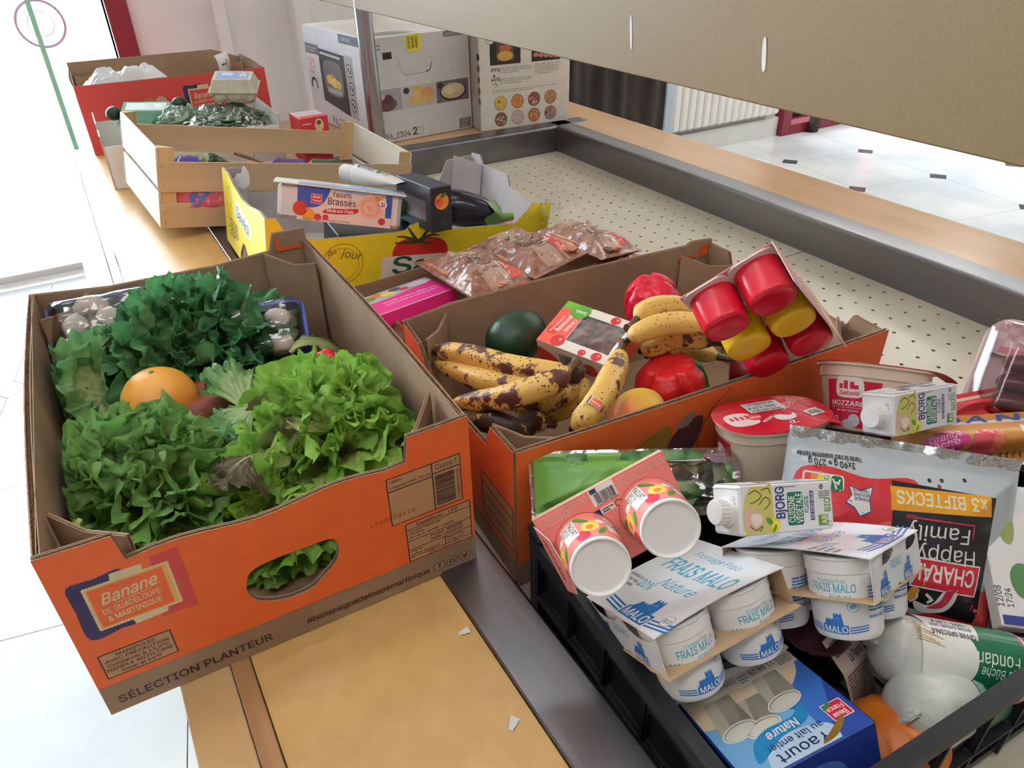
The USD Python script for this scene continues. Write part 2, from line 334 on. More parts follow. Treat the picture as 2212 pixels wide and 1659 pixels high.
T = Thing("radiator", "cream ribbed radiator on the back wall behind the counter", "radiator", (0, 0, 0))
for i in range(16):
    x = 3.30 + i * 0.066; T.part("radiator_rib", rbx(x, x + 0.062, 3.70, 3.76, -0.575, 0.25, 0.012), "white_paint")
T.part("radiator_pipe", bx(3.3, 4.36, 3.72, 3.79, -0.5, -0.46), "white_paint")
T = Thing("pipe_post", "pale painted upright post left of the radiator", "post", (0, 0, 0)); basic("post_blue", srgb(186, 196, 206), 0.5)
T.part("post", rbx(3.20, 3.27, 3.60, 3.70, -ZC, 0.6, 0.006), "post_blue")
T = Thing("hanging_cloth", "dark brown cloth hanging by the back wall under the hood", "cloth", (0, 0, 0))
T.part("cloth", grid(lambda u, v: (2.30 + u * 0.9, 3.62 + 0.03 * np.sin(u * 19) * (0.4 + v) + 0.012 * np.sin(u * 47 + 1), -0.52 + v * 0.95), 70, 8), "dark_cloth", True)
T.part("curtain_rail", tube([(2.28, 3.62, 0.43), (3.2, 3.62, 0.43)], 0.012), "pole_steel")

# ------------------------------------------------------------------ the counter
T = Thing("display_counter", "long wood and steel shop counter with a sunken perforated tray", "counter", (0, 0, 0))
basic("wood_side", srgb(196, 160, 110), 0.45, srgb(178, 140, 92), 5.0, detail=9.0)
T.part("front_board", rbx(-0.069, -0.020, -0.6, 2.95, -0.03, 0, 0.001), "wood_side")
T.part("edge_strip", rbx(-0.019, 0.0, -0.6, 2.95, -0.03, 0.0012, 0.001), "wood_edge")
T.part("top_panel", rbx(0.001, 0.221, -0.6, 2.95, -0.03, 0, 0.001), "wood_counter")
T.part("rear_board", rbx(1.572, 1.79, -0.6, 2.95, -0.03, 0, 0.002), "wood_rear")
T.part("far_board", rbx(0.222, 1.571, 2.3425, 2.95, -0.03, 0, 0.002), "wood_rear")
T.part("front_face", bx(-0.06, -0.045, -0.6, 2.95, -ZC + 0.08, -0.031), "wood_side")
T.part("rear_face", bx(1.76, 1.775, -0.6, 2.95, -ZC + 0.08, -0.031), "wood_side")
T.part("plinth", bx(-0.02, 1.74, -0.55, 2.9, -ZC, -ZC + 0.08), "dark_cloth")
def rim(y0, y1, x0, x1, under):
    prof = [(0.0, -0.012), (0.0, 0.0035), (0.0015, 0.005), (0.064, 0.005), (0.069, 0.001), (0.071, -0.006), (0.071, -0.092), (0.068, -0.092), (0.068, -0.012)]
    return prof
_p = Polygon(rim(0, 0, 0, 0, 0))
R_y = np.array([[1, 0, 0], [0, 0, 1], [0, 1, 0]], float)        # profile x,z swept along y
T.part("front_rim", moved(extr(_p, 2.88), R_y, (0.2215, -0.57, 0)), "steel", 40)
T.part("rear_rim", moved(extr(affinity.scale(_p, -1, 1, origin=(0, 0)), 2.9), R_y, (1.5815, -0.57, 0)), "steel", 40)
R_x = np.array([[0, 0, 1], [-1, 0, 0], [0, 1, 0]], float)
T.part("far_rim", moved(extr(_p, 1.50), R_x, (0.151, 2.341, 0)), "steel", 40)
def perforated(x0, x1, y0, y1, gx, gy, ox, oy, r, z):
    sx = np.arange(math.ceil((x0 + r - ox) / gx), math.floor((x1 - r - ox) / gx) + 1) * gx + ox; sy = np.arange(math.ceil((y0 + r - oy) / gy), math.floor((y1 - r - oy) / gy) + 1) * gy + oy
    V, F, n = [], [], 0
    ex = np.concatenate([[x0], (sx[1:] + sx[:-1]) / 2, [x1]]); ey = np.concatenate([[y0], (sy[1:] + sy[:-1]) / 2, [y1]])
    th = np.arange(8) / 8 * 2 * np.pi + np.pi / 8
    for i, cx in enumerate(sx):
        for j, cy in enumerate(sy):
            a = np.array([(ex[i + 1], ey[j + 1]), (ex[i], ey[j + 1]), (ex[i], ey[j]), (ex[i + 1], ey[j])]); h = np.stack([cx + r * np.cos(th), cy + r * np.sin(th)], 1)
            V.append(np.vstack([np.c_[a, np.full(4, z)], np.c_[h, np.full(8, z)], np.c_[h, np.full(8, z - 0.0025)]])); f = []
            for q in range(4):                     # corner q lies between hole points 2q and 2q + 1
                f += [(n + q, n + 4 + (2 * q + 1) % 8, n + 4 + 2 * q), (n + q, n + (q + 1) % 4, n + 4 + (2 * q + 1) % 8), (n + (q + 1) % 4, n + 4 + (2 * q + 2) % 8, n + 4 + (2 * q + 1) % 8)]
            for q in range(8): f += [(n + 4 + q, n + 4 + (q + 1) % 8, n + 12 + (q + 1) % 8), (n + 4 + q, n + 12 + (q + 1) % 8, n + 12 + q)]
            F += f; n += 20
    return np.vstack(V), np.array(F)
T.part("perforated_sheet", perforated(0.2935, 1.5105, 1.1353, 2.2685, 0.0490, 0.0435, 1.379, 1.178, 0.0042, -0.085), "tray_white")
T.part("perforated_sheet", perforated(0.2935, 1.5105, -0.55, 1.1335, 0.0490, 0.0435, 1.379, 1.0915, 0.0042, -0.0853), "tray_white")
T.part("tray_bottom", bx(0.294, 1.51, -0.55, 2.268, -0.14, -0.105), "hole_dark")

T = Thing("hood_panel", "wide beige board hanging above the counter along its length", "board", (0.838, 0, 0))
T.part("board", rbx(0, 0.02, -0.8, 2.75, 0.419, 1.15, 0.002), "hood_board")
basic("torn_paper", srgb(222, 220, 214), 0.8)
def on_hood(u, v):
    r = ray(u, v); p = EYE + 0.838 / r[0] * r; return p[1], p[2] - ZC
for (u0, v0, u1, v1, w) in ((1363, 36, 1364, 102, 0.0022), (1652, 84, 1650, 150, 0.0032)):
    a, b = on_hood(u0, v0), on_hood(u1, v1); g = curvy([(a[0] - w, a[1]), (a[0] + w * 0.6, a[1] - 0.004), (b[0] + w, b[1]), (b[0] - w * 0.9, b[1] + 0.002)], 6)
    T.part("tape_remnant", moved(extr(g, 0.0004), np.array([[0, 0, -1], [1, 0, 0], [0, 1, 0]], float), (-0.0003, 0, 0)), "torn_paper")
_b = aty(806, 160, 2.345)
T = Thing("support_pole", "round brushed steel pole standing in front of the white oven box", "pole", (_b[0], 2.345 + 0.027, 0))
T.part("pole", tube([(0, 0, 0.004), (0, 0, 0.2), (0, 0, 0.465)], 0.0265, 28), "pole_steel", 40)
T.part("base_flange", lathe([(0, 0), (0.045, 0), (0.045, 0.004), (0.028, 0.008), (0.0, 0.008)], 28), "pole_steel", 30)
# ------------------------------------------------------------------ cardboard
def panel(poly, t, fn, edge=0.06, flutes=True):
    """A double-wall corrugated board: poly in (u, v); it fills h from 0 (outside) to -t. Its upper edges show the flutes."""
    def sub(m):
        v, f = m; v, f = trimesh.remesh.subdivide_to_size(v, f, edge, max_iter=8); return apply(fn, (v, f))
    out = [sub(extr(poly, 0.0009, -0.0009)), sub(extr(poly, 0.0009, -t))]
    inner = poly.buffer(-0.004)
    if not inner.is_empty: out.append(sub(extr(inner, t - 0.0022, -t + 0.0011)))
    if flutes:
        X = np.array(Polygon(poly.exterior).buffer(0).exterior.coords); ccw = 1 if Polygon(X).exterior.is_ccw else -1
        for a, b in zip(X[:-1], X[1:]):
            d = b - a; L = np.linalg.norm(d)
            if L < 0.006 or -ccw * d[0] / L < 0.3: continue
            for h0, h1, per in ((-0.0011, -t * 0.52, 0.0075), (-t * 0.55, -t + 0.0011, 0.0055)):
                n = max(2, int(L / per)) * 4 + 1; s = np.linspace(0, 1, n); hh = h0 + (h1 - h0) * (0.5 + 0.5 * np.clip(1.5 * np.sin(np.arange(n) * np.pi / 2 + 0.3), -1, 1)); p = a + s[:, None] * d
                V = np.vstack([np.c_[p[:, 0], p[:, 1] - 0.0006, hh], np.c_[p[:, 0], p[:, 1] - 0.0085, hh]]); i = np.arange(n - 1)
                out.append(apply(fn, (V, np.vstack([np.c_[i, i + 1, i + n + 1], np.c_[i, i + n + 1, i + n]]))))
            m = extr(LineString([a, b]).buffer(0.0004), 0.0007, -t * 0.535 - 0.0003); out.append(apply(fn, m))
    return join(out)
ORANGE, BROWNINK, CREAM, NAVY, KR = srgb(238, 104, 44), srgb(70, 38, 40), srgb(236, 214, 170), srgb(58, 44, 92), srgb(190, 142, 100)
def bowed(o, ex, ey, w, h, bow):
    f = fmap(o, ex, ey)
    return lambda q: f(np.column_stack([q[:, :2], q[:, 2] + bow * np.sin(np.pi * np.clip(q[:, 0] / w, 0, 1)) * np.clip(q[:, 1] / h, 0, 1)]))
def zigrect(x0, y0, x1, y1, p=0.0028, a=0.0011):
    pts = []
    for (xa, ya, xb, yb) in ((x0, y0, x1, y0), (x1, y0, x1, y1), (x1, y1, x0, y1), (x0, y1, x0, y0)):
        n = int(math.hypot(xb - xa, yb - ya) / p); nx, ny = (yb - ya), -(xb - xa); L = math.hypot(nx, ny)
        for k in range(2 * n): q = k / (2 * n); s = a if k % 2 else 0; pts.append((xa + (xb - xa) * q + nx / L * s, ya + (yb - ya) * q + ny / L * s))
    return Polygon(pts).buffer(0)
def stamp(I, x, y, s=1.0, base=ORANGE):
    Q = lambda g: affinity.translate(affinity.scale(g, s, s, origin=(0, 0)), x, y)
    I.geo(Q(curvy([(-0.010, -0.007), (0.016, -0.006), (0.032, -0.004), (0.034, 0.03), (0.034, 0.062), (0.012, 0.061), (-0.010, 0.06), (-0.011, 0.03)], 4).simplify(0.0005)), NAVY)
    I.geo(Q(Polygon([(0.05, -0.010), (0.082, -0.012), (0.082, 0.066), (0.058, 0.065)])), srgb(214, 74, 70) if base == ORANGE else srgb(196, 50, 66))
    I.geo(Q(Polygon([(0.028, -0.007), (0.056, -0.006), (0.058, 0.002), (0.027, 0.002)])), CREAM).geo(Q(Polygon([(0.022, 0.05), (0.049, 0.05), (0.05, 0.0605), (0.024, 0.061)])), CREAM)
    I.geo(Q(zigrect(0, 0, 0.07, 0.053)), CREAM).geo(Q(sbox(0.0016, 0.0016, 0.0684, 0.0514)), srgb(232, 182, 96)).geo(Q(sbox(0.003, 0.003, 0.064, 0.0495)), base)
    tx = lambda t, a, b, h, **k: I.text(t, x + a * s, y + b * s, h * s, CREAM, **k)
    tx("Banane", 0.0085, 0.0285, 0.0125, ang=5, w=0.047 * s, sh=0.35); I.line([(x + 0.02 * s, y + 0.0265 * s), (x + 0.045 * s, y + 0.029 * s), (x + 0.06 * s, y + 0.0335 * s)], 0.0008 * s, CREAM)
    tx("DE GUADELOUPE", 0.0075, 0.017, 0.0062, ang=4, w=0.049 * s); tx("& MARTINIQUE", 0.0095, 0.007, 0.0062, ang=4, w=0.046 * s)
def banana_box(name, label, pos, R, w, d, h, front, back, print_front, hole=None, ink=ORANGE, strip=0.04, left_print=None, gus=0.075, sides=None):
    T = Thing(name, label, "box", pos, R); t = 0.0065
    F = bowed((0, 0, 0), (1, 0, 0), (0, 0, 1), w, h, 0.004); B = bowed((w, d, 0), (-1, 0, 0), (0, 0, 1), w, h, 0.003)
    L = bowed((0, d, 0), (0, -1, 0), (0, 0, 1), d, h, 0.006); Rr = bowed((w, 0, 0), (0, 1, 0), (0, 0, 1), d, h, 0.006)
    fp = front.difference(hole) if hole is not None else front; bp = affinity.scale(back, -1, 1, origin=(w / 2, 0))
    T.part("bottom_panel", bx(t, w - t, t, d - t, 0.0005, 0.007), "kraft")
    f = T.part("front_panel", panel(fp, t, F), "kraft"); b = T.part("back_panel", panel(bp, t, B), "kraft")
    sl = sides[0] if sides else sbox(0, 0, d, h - 0.004); sr = sides[1] if sides else sbox(0, 0, d, h - 0.004)
    cut = lambda g: g.intersection(sbox(t + 0.0005, 0, d - t - 0.0005, 1))
    l = T.part("side_panel", panel(cut(sl), t, L), "kraft"); r = T.part("side_panel", panel(cut(sr), t, Rr), "kraft")
    I = Ink(); I.geo(fp.intersection(sbox(-1, strip, 2, 1)), ink, 0); print_front(I); T.part("print", I.mesh(F, 0.05), "ink_card", under=f)
    for g, p, fn, q in ((sl, l, L, left_print), (sr, r, Rr, None), (bp, b, B, None)):
        I = Ink(); I.geo((cut(g) if g is not bp else g).intersection(sbox(-1, strip, 2, 1)), ink, 0)
        if q: q(I)
        T.part("print", I.mesh(fn, 0.05), "ink_card", under=p)
    for sx in (0, 1):                     # folded gussets across the four corners, and the tabs behind the corner posts
        for sy in (0, 1):
            a, c = gus, gus * 1.15; X = lambda x: w - x if sx else x; Yy = lambda y: d - y if sy else y
            p0 = np.array([X(t + 0.001), Yy(c), 0.008]); p1 = np.array([X(a), Yy(t + 0.001), 0.008])
            if sx == sy: p0, p1 = p1, p0
            e = p1 - p0; ln = np.linalg.norm(e); e /= ln; hh = h - 0.022
            T.part("corner_gusset", panel(Polygon([(0.004, 0), (ln - 0.004, 0), (ln - 0.004, hh - 0.004), (ln * 0.55, hh - 0.012), (0.004, hh)]), 0.004, fmap(p0, e, (0, 0, 1)), 1), "kraft")
    return T
def post_front(w, h, pl, pr, dip, wave=0.004):
    m = [(pl + (w - pl - pr) * k / 12, h - dip + wave * math.sin(k * 0.9) * (0 < k < 12)) for k in range(13)]
    return Polygon([(0, 0), (w, 0), (w, h), (w - pr + 0.004, h), (w - pr + 0.001, h - dip + 0.004)] + m[::-1] + [(pl - 0.001, h - dip + 0.004), (pl - 0.004, h)] + [(0, h)])

def box1_print(I):
    stamp(I, 0.023, 0.111)
    I.rect(0.011, 0.0485, 0.0745, 0.0815, BROWNINK, lv=4).rect(0.0122, 0.0497, 0.0733, 0.0803, KR, lv=5)
    for i, t in enumerate(("MANIPULER", "AVEC PRÉCAUTION", "Conserver à 13,4°C", "HANDLE WITH CARE", "Keep at 56°F")):
        I.text(t, 0.0425, 0.0745 - 0.0057 * i, 0.0038, BROWNINK, al="c", st=1.12)
    I.text("SÉLECTION PLANTEUR", 0.0105, 0.0115, 0.0098, BROWNINK, w=0.148)
    I.text("#bananeguadeloupemartinique", 0.196, 0.0125, 0.0078, BROWNINK, w=0.144)
    for k, x in enumerate((0.352, 0.3685, 0.385)):
        I.disc(x, 0.0165, 0.0072, BROWNINK, lv=2).disc(x, 0.0165, 0.0064, KRAFT, lv=3)
    I.text("f", 0.3505, 0.0125, 0.0078, BROWNINK); I.rect(0.365, 0.0133, 0.372, 0.0197, BROWNINK, 0.001, lv=4).disc(0.3685, 0.0165, 0.0021, KRAFT, lv=5)
    I.poly([(0.3805, 0.0145), (0.3835, 0.0152), (0.381, 0.0195), (0.385, 0.0175), (0.3865, 0.02), (0.389, 0.0195), (0.3878, 0.0155), (0.385, 0.013)], BROWNINK, 4)
    # the size label and the sender's label
    I.rect(0.303, 0.103, 0.388, 0.168, BROWNINK, lv=2); D = BROWNINK
    for a in ((0.3042, 0.1042, 0.3535, 0.1495), (0.3042, 0.151, 0.3535, 0.1668), (0.355, 0.1042, 0.3868, 0.1525), (0.355, 0.154, 0.3868, 0.1668)): I.rect(*a, KR, lv=3)
    I.text("Calibre :", 0.3055, 0.1610, 0.0036, D, w=0.016).text("Longueur mini. 20 cm", 0.3055, 0.1535, 0.0036, D, w=0.046).text("Class I", 0.3575, 0.1575, 0.0062, D, w=0.026, bold=False)
    I.bars(0.3565, 0.108, 0.3795, 0.1495, D, 26, 3, vertical=False).text("3 2608100 270705", 0.385, 0.108, 0.0028, D, ang=90, w=0.04)
    I.rect(0.3175, 0.041, 0.3965, 0.0985, D, lv=2)
    for a in ((0.3187, 0.0895, 0.3953, 0.0973), (0.3187, 0.0725, 0.3953, 0.0885), (0.3187, 0.0595, 0.3953, 0.0715), (0.3187, 0.0475, 0.362, 0.0585), (0.363, 0.0475, 0.3953, 0.0585), (0.3187, 0.0422, 0.3953, 0.0465)): I.rect(*a, KR, lv=3)
    I.text("Expéditeur :   LPG", 0.33, 0.0912, 0.004, D, w=0.05)
    for i, t in enumerate(("Commercialisé par :", "UGPBAN", "28 rue du Ramier - Centre")): I.text(t, 0.32, 0.0845 - 0.0045 * i, 0.0029, D, st=1.1)
    for i, t in enumerate(("Produit : BANANE", "Variété : CAVENDISH")): I.text(t, 0.345, 0.0668 - 0.0052 * i, 0.0036, D, w=0.04)
    I.text("Origine :", 0.32, 0.0545, 0.003, D).text("Antilles françaises", 0.32, 0.0492, 0.003, D, w=0.035).text("Masse nette :", 0.3645, 0.0545, 0.003, D, w=0.022).text("17 kg mini.", 0.3645, 0.0492, 0.003, D, w=0.022)
    I.text("TARE : 0,9 kg +/- 10%", 0.34, 0.0432, 0.0027, D, w=0.04)
    for i, ch in enumerate("1707008718"): I.text(ch, 0.279 + i * 0.0053, 0.1125, 0.0052, srgb(140, 40, 26), bold=False, lv=6)
hole1 = curvy([(0.150, 0.100), (0.158, 0.115), (0.180, 0.120), (0.215, 0.120), (0.238, 0.1185), (0.244, 0.107), (0.240, 0.087), (0.220, 0.068), (0.205, 0.060), (0.180, 0.061), (0.158, 0.072), (0.150, 0.086)], 5)
BOX1_R = rot(-1.0); BOX1_P = np.array([-0.132, 0.57, 0.0008])
BOX1 = banana_box("banana_box", "orange open-topped cardboard banana box full of lettuces at the front left", BOX1_P, BOX1_R, 0.40, 0.60, 0.212, post_front(0.4, 0.211, 0.064, 0.073, 0.03), Polygon([(0, 0), (0.4, 0), (0.4, 0.226), (0.348, 0.226), (0.338, 0.198), (0.25, 0.192), (0.1, 0.194), (0.0, 0.206)]), box1_print, hole1)
def patch(T, o, ex, ey, pts, name="orange_tab"):
    T.part(name, apply(fmap(o, ex, ey), extr(Polygon(pts), 0.0006)), "orange_card")
basic("orange_card", ORANGE, 0.62, srgb(226, 92, 36), 30)
patch(BOX1, (0.4 - 0.05, 0.6 - 0.0072, 0.196), (1, 0, 0), (0, 0, 1), [(0, 0), (0.04, 0), (0.04, 0.006), (0.006, 0.006), (0.005, 0.024), (0, 0.024)])
def print2(I):
    I.geo(curvy([(0.155, 0.158), (0.185, 0.178), (0.215, 0.185), (0.222, 0.150), (0.20, 0.120), (0.165, 0.118), (0.15, 0.13)], 5), srgb(170, 120, 46))
    for k in range(5): I.line(catmull([(0.153 + k * 0.014, 0.122), (0.165 + k * 0.012, 0.15), (0.19 + k * 0.008, 0.18)], 5, False), 0.0009, srgb(120, 78, 30))
    I.geo(curvy([(0.222, 0.165), (0.25, 0.185), (0.27, 0.18), (0.262, 0.14), (0.232, 0.118), (0.215, 0.13)], 5), srgb(86, 48, 50)).geo(curvy([(0.226, 0.178), (0.245, 0.196), (0.255, 0.192), (0.246, 0.176)], 5), srgb(150, 126, 118))
    I.line(catmull([(0.276, 0.05), (0.266, 0.1), (0.268, 0.15), (0.282, 0.19), (0.31, 0.215)], 8, False), 0.0012, srgb(150, 52, 20))
def left2(I):
    I.rect(0.295, 0.05, 0.385, 0.125, BROWNINK, lv=2)
    for k in range(4): I.rect(0.297, 0.052 + k * 0.0182, 0.383, 0.0685 + k * 0.0182, KR, lv=3)
BOX2_R = rot(-4.0); BOX2_P = np.array([0.328, 0.568, -0.0835])
BOX2 = banana_box("banana_box", "orange open-topped cardboard banana box holding bananas, peppers and small dessert pots", BOX2_P, BOX2_R, 0.60, 0.395, 0.222, Polygon([(0, 0), (0.6, 0), (0.6, 0.222), (0.0, 0.218)]), Polygon([(0, 0), (0.6, 0), (0.6, 0.226), (0.555, 0.228), (0.545, 0.222), (0.3, 0.222), (0.08, 0.216), (0, 0.205)]), print2, left_print=left2,
                  sides=(Polygon([(0, 0), (0.395, 0), (0.395, 0.214), (0.33, 0.214), (0.315, 0.178), (0.12, 0.17), (0.08, 0.205), (0, 0.205)]), Polygon([(0, 0), (0.395, 0), (0.395, 0.218), (0.34, 0.218), (0.33, 0.196), (0.07, 0.196), (0.06, 0.218), (0, 0.218)])))
patch(BOX2, (0.6 - 0.076, 0.395 - 0.0072, 0.198), (1, 0, 0), (0, 0, 1), [(0, 0), (0.066, 0), (0.066, 0.022), (0.052, 0.022), (0.05, 0.005), (0, 0.005)])
RED3 = srgb(214, 72, 62)
def print3(I):
    stamp(I, 0.335, 0.10, 1.35, RED3); I.disc(0.21, 0.135, 0.03, srgb(190, 120, 70), 0.022).disc(0.245, 0.14, 0.018, srgb(206, 178, 150), 0.02)
BOX3 = banana_box("banana_box", "red cardboard banana box, the farthest away, at the counter's end by the window", (0.040, 2.83, 0.001), rot(-1.2), 0.60, 0.40, 0.215, sbox(0, 0, 0.6, 0.215), Polygon([(0, 0), (0.6, 0), (0.6, 0.2), (0.5, 0.235), (0, 0.235)]), print3, ink=RED3, strip=0.0)

# ------------------------------------------------------------------ shallow tray of brown sachets
TRAY_R = rot(5.8); TRAY_P = np.array([0.41, 0.995, -0.0845]); TW, TD, TH = 0.5, 0.30, 0.125
T = Thing("cardboard_tray", "low brown cardboard tray of meat sachets between the fruit box and the yellow box", "tray", TRAY_P, TRAY_R)
T.part("bottom_panel", bx(0.004, TW - 0.004, 0.004, TD - 0.004, 0.0005, 0.005), "kraft")
T.part("side_panel", panel(sbox(0, 0, TW, TH), 0.004, fmap((0, 0, 0), (1, 0, 0), (0, 0, 1))), "kraft"); T.part("side_panel", panel(sbox(0, 0, TW, TH), 0.004, fmap((TW, TD, 0), (-1, 0, 0), (0, 0, 1))), "kraft")
T.part("end_panel", panel(sbox(0.005, 0, TD - 0.005, TH), 0.004, fmap((0, TD, 0), (0, -1, 0), (0, 0, 1))), "kraft"); T.part("end_panel", panel(sbox(0.005, 0, TD - 0.005, TH), 0.004, fmap((TW, 0, 0), (0, 1, 0), (0, 0, 1))), "kraft")
fl = sbox(0.0, 0.01, 0.062, TD - 0.01).difference(curvy([(0.022, 0.10), (0.05, 0.10), (0.05, 0.185), (0.022, 0.185)], 5))
T.part("end_flap", apply(fmap((TW - 0.002, 0, TH - 0.004), (0.985, 0, -0.17), (0, 1, 0)), extr(fl, 0.004)), "kraft")
T.part("handle_tab", apply(fmap((TW + 0.052, 0.10, TH - 0.012), (-0.45, 0, 0.89), (0, 1, 0)), extr(curvy([(0, 0), (0.03, 0.008), (0.03, 0.075), (0, 0.085)], 4), 0.004)), "kraft")

# ------------------------------------------------------------------ yellow tomato box
YELLOW = srgb(236, 214, 40)
YB_R = rot(-0.7, 0, 8.5); YB_P = np.array([0.237, 1.375, 0.0125]); YW, YD, YH = 0.64, 0.40, 0.169
T = Thing("tomato_box", "yellow cardboard tomato box tilted into the tray, behind the meat sachets", "box", YB_P, YB_R)
yf = Polygon([(0, 0), (YW, 0), (YW, 0.176), (0.592, 0.176), (0.572, 0.155), (0.55, 0.132), (0.385, 0.128), (0.372, 0.133), (0.362, 0.142)] + [(0.328 + 0.034 * math.cos(a), 0.130 + 0.018 * math.sin(a)) for a in np.linspace(0.7, 2.45, 9)] + [(0.296, 0.142), (0.285, 0.131), (0.262, 0.128), (0.10, 0.122), (0.05, 0.127), (0.03, 0.15), (0.02, 0.168), (0, 0.168)])
yl = Polygon([(0.15, 0), (0.155, 0.02), (0.185, 0.05), (0.21, 0.052), (0.235, 0.03), (0.24, 0)] )
left = Polygon([(0, 0), (0.4, 0), (0.4, 0.168), (0.36, 0.17), (0.27, 0.155), (0.2, 0.15), (0.12, 0.16), (0.07, 0.172), (0, 0.17)]).difference(yl)
yr = Polygon([(0, 0), (0.4, 0), (0.4, 0.20), (0.35, 0.205), (0.33, 0.185), (0.20, 0.19), (0.185, 0.165), (0.12, 0.16), (0.06, 0.15), (0.03, 0.165), (0, 0.165)])
yb = Polygon([(0, 0), (YW, 0), (YW, 0.165), (0.60, 0.168), (0.58, 0.11), (0.10, 0.11), (0.075, 0.18), (0, 0.195)])
cut = lambda g: g.intersection(sbox(0.005, 0, 0.395, 1))
fr = [fmap((0, 0, 0), (1, 0, 0), (0, 0, 1)), fmap((YW, YD, 0), (-1, 0, 0), (0, 0, 1)), fmap((0, YD, 0), (0, -1, 0), (0, 0, 1)), fmap((YW, 0, 0), (0, 1, 0), (0, 0, 1))]
T.part("bottom_panel", bx(0.004, YW - 0.004, 0.004, YD - 0.004, 0.0005, 0.004), "grey_card")
P_ = [T.part(n, panel(g, 0.0042, f_), "grey_card") for n, g, f_ in (("front_panel", yf, fr[0]), ("back_panel", yb, fr[1]), ("side_panel", cut(left), fr[2]), ("side_panel", cut(yr), fr[3]))]
GREEN, INKG = srgb(34, 92, 58), srgb(96, 92, 24)
I = Ink(); I.geo(yf, YELLOW, 0)
I.disc(0.15, 0.068, 0.043, INKG, lv=1).disc(0.15, 0.068, 0.0418, YELLOW, lv=2).disc(0.15, 0.068, 0.034, INKG, lv=3).disc(0.15, 0.068, 0.0332, YELLOW, lv=4).text("jour", 0.145, 0.084, 0.017, INKG, ang=-14, bold=False, sh=0.15).text("du", 0.120, 0.085, 0.012, INKG, ang=24, bold=False)
I.geo(curvy([(0.258, 0.07), (0.262, 0.098), (0.285, 0.112), (0.318, 0.111), (0.35, 0.113), (0.378, 0.10), (0.384, 0.07), (0.36, 0.02), (0.28, 0.02)], 6), srgb(206, 36, 24), 1)
for a, b, c in (((0.31, 0.108), (0.298, 0.125), (0.29, 0.136)), ((0.312, 0.106), (0.285, 0.116), (0.265, 0.118)), ((0.318, 0.108), (0.345, 0.118), (0.362, 0.116)), ((0.32, 0.108), (0.335, 0.13), (0.338, 0.142)), ((0.31, 0.106), (0.28, 0.104), (0.262, 0.105)), ((0.318, 0.106), (0.335, 0.100), (0.35, 0.101))):
    q = catmull([a, b, c], 6, False); I.geo(unary_union([LineString(q[i:i + 2]).buffer(0.0035 * (1 - i / len(q)) + 0.0006) for i in range(len(q) - 1)]), srgb(58, 74, 30), 3)
I.rect(0.232, 0.024, 0.53, 0.076, srgb(232, 228, 218), 0.006, lv=4).text("Savéol", 0.252, 0.037, 0.037, GREEN, sh=0.08, w=0.25)
T.part("print", I.mesh(fr[0]), "ink_card", under=P_[0])
I = Ink(); I.geo(cut(left), YELLOW, 0); I.rect(0.125, 0.085, 0.265, 0.125, srgb(230, 230, 226), 0.008, ang=-6, lv=1).text("Savéol", 0.135, 0.096, 0.025, GREEN, ang=-6, w=0.115)
I.disc(0.07, 0.12, 0.022, INKG, lv=2).disc(0.07, 0.12, 0.0205, YELLOW, lv=3).lines(0.06, 0.03, 0.14, 0.075, 5, INKG, 4); I.poly([(0.30, 0.0), (0.395, 0.0), (0.395, 0.06), (0.33, 0.055)], srgb(226, 202, 206), 2)
T.part("print", I.mesh(fr[2]), "ink_card", under=P_[2])
I = Ink(); I.geo(cut(yr), YELLOW, 0); T.part("print", I.mesh(fr[3]), "ink_card", under=P_[3])
for x, y0, e, ln, hh in ((YW - 0.006, YD - 0.075, (-0.6, 0.8, 0), 0.085, 0.19), (0.006, 0.33, (0.6, 0.75, 0), 0.07, 0.16)):
    T.part("corner_flap", panel(Polygon([(0, 0), (ln, 0), (ln, hh), (0, hh - 0.01)]), 0.003, fmap((x, y0, 0.004), np.array(e) / np.linalg.norm(e), (0, 0, 1)), 1), "grey_card")
T.part("torn_film", grid(lambda u, v: (YW - 0.055 + 0.07 * u, -0.002 + 0.012 * np.sin(u * 9 + v * 5) - 0.004 - 0.02 * v, 0.13 + 0.055 * v + 0.006 * np.sin(u * 17)), 14, 10), "film", True)
T.part("torn_paper", moved(extr(curvy([(0, 0), (0.03, 0.002), (0.034, 0.03), (0.022, 0.048), (0.016, 0.03), (0.004, 0.026)], 4), 0.002), np.array([[0.8, 0, 0.6], [-0.6, 0, 0.8], [0, 1, 0]]), (0.015, YD - 0.06, 0.14)), "white_card")

# ------------------------------------------------------------------ wooden crate
WC_R = rot(4.2, 2.0, 10.7); WC_P = np.array([0.111, 1.856, 0.037]); CW, CD, CH = 0.66, 0.40, 0.188
T = Thing("wooden_crate", "pale slatted wooden produce crate with a white end, tilted into the counter", "crate", WC_P, WC_R)
T.part("bottom_board", rbx(0.004, CW - 0.004, 0.004, CD - 0.004, 0.001, 0.005), "crate_wood")
for y in (0.0005, CD - 0.0045):
    for z0, z1 in ((0.002, 0.062), (0.088, 0.158)): T.part("slat", rbx(0.001, CW - 0.001, y, y + 0.004, z0, z1, 0.0007), "crate_wood")
    for z in (0.01, 0.035, 0.1, 0.14): T.part("staple", bx(0.012, 0.013, y - 0.0006 if y < 0.1 else y + 0.0041, y - 0.0001 if y < 0.1 else y + 0.0046, z, z + 0.010), "pole_steel")
for x, wide in ((0.002, 0.0062), (CW - 0.0062 - 0.002, 0.0062)):
    for z0, z1 in ((0.001, 0.086), (0.096, CH)): T.part("end_board", rbx(x, x + wide, 0.0052, CD - 0.0052, z0, z1, 0.0012), "crate_white")
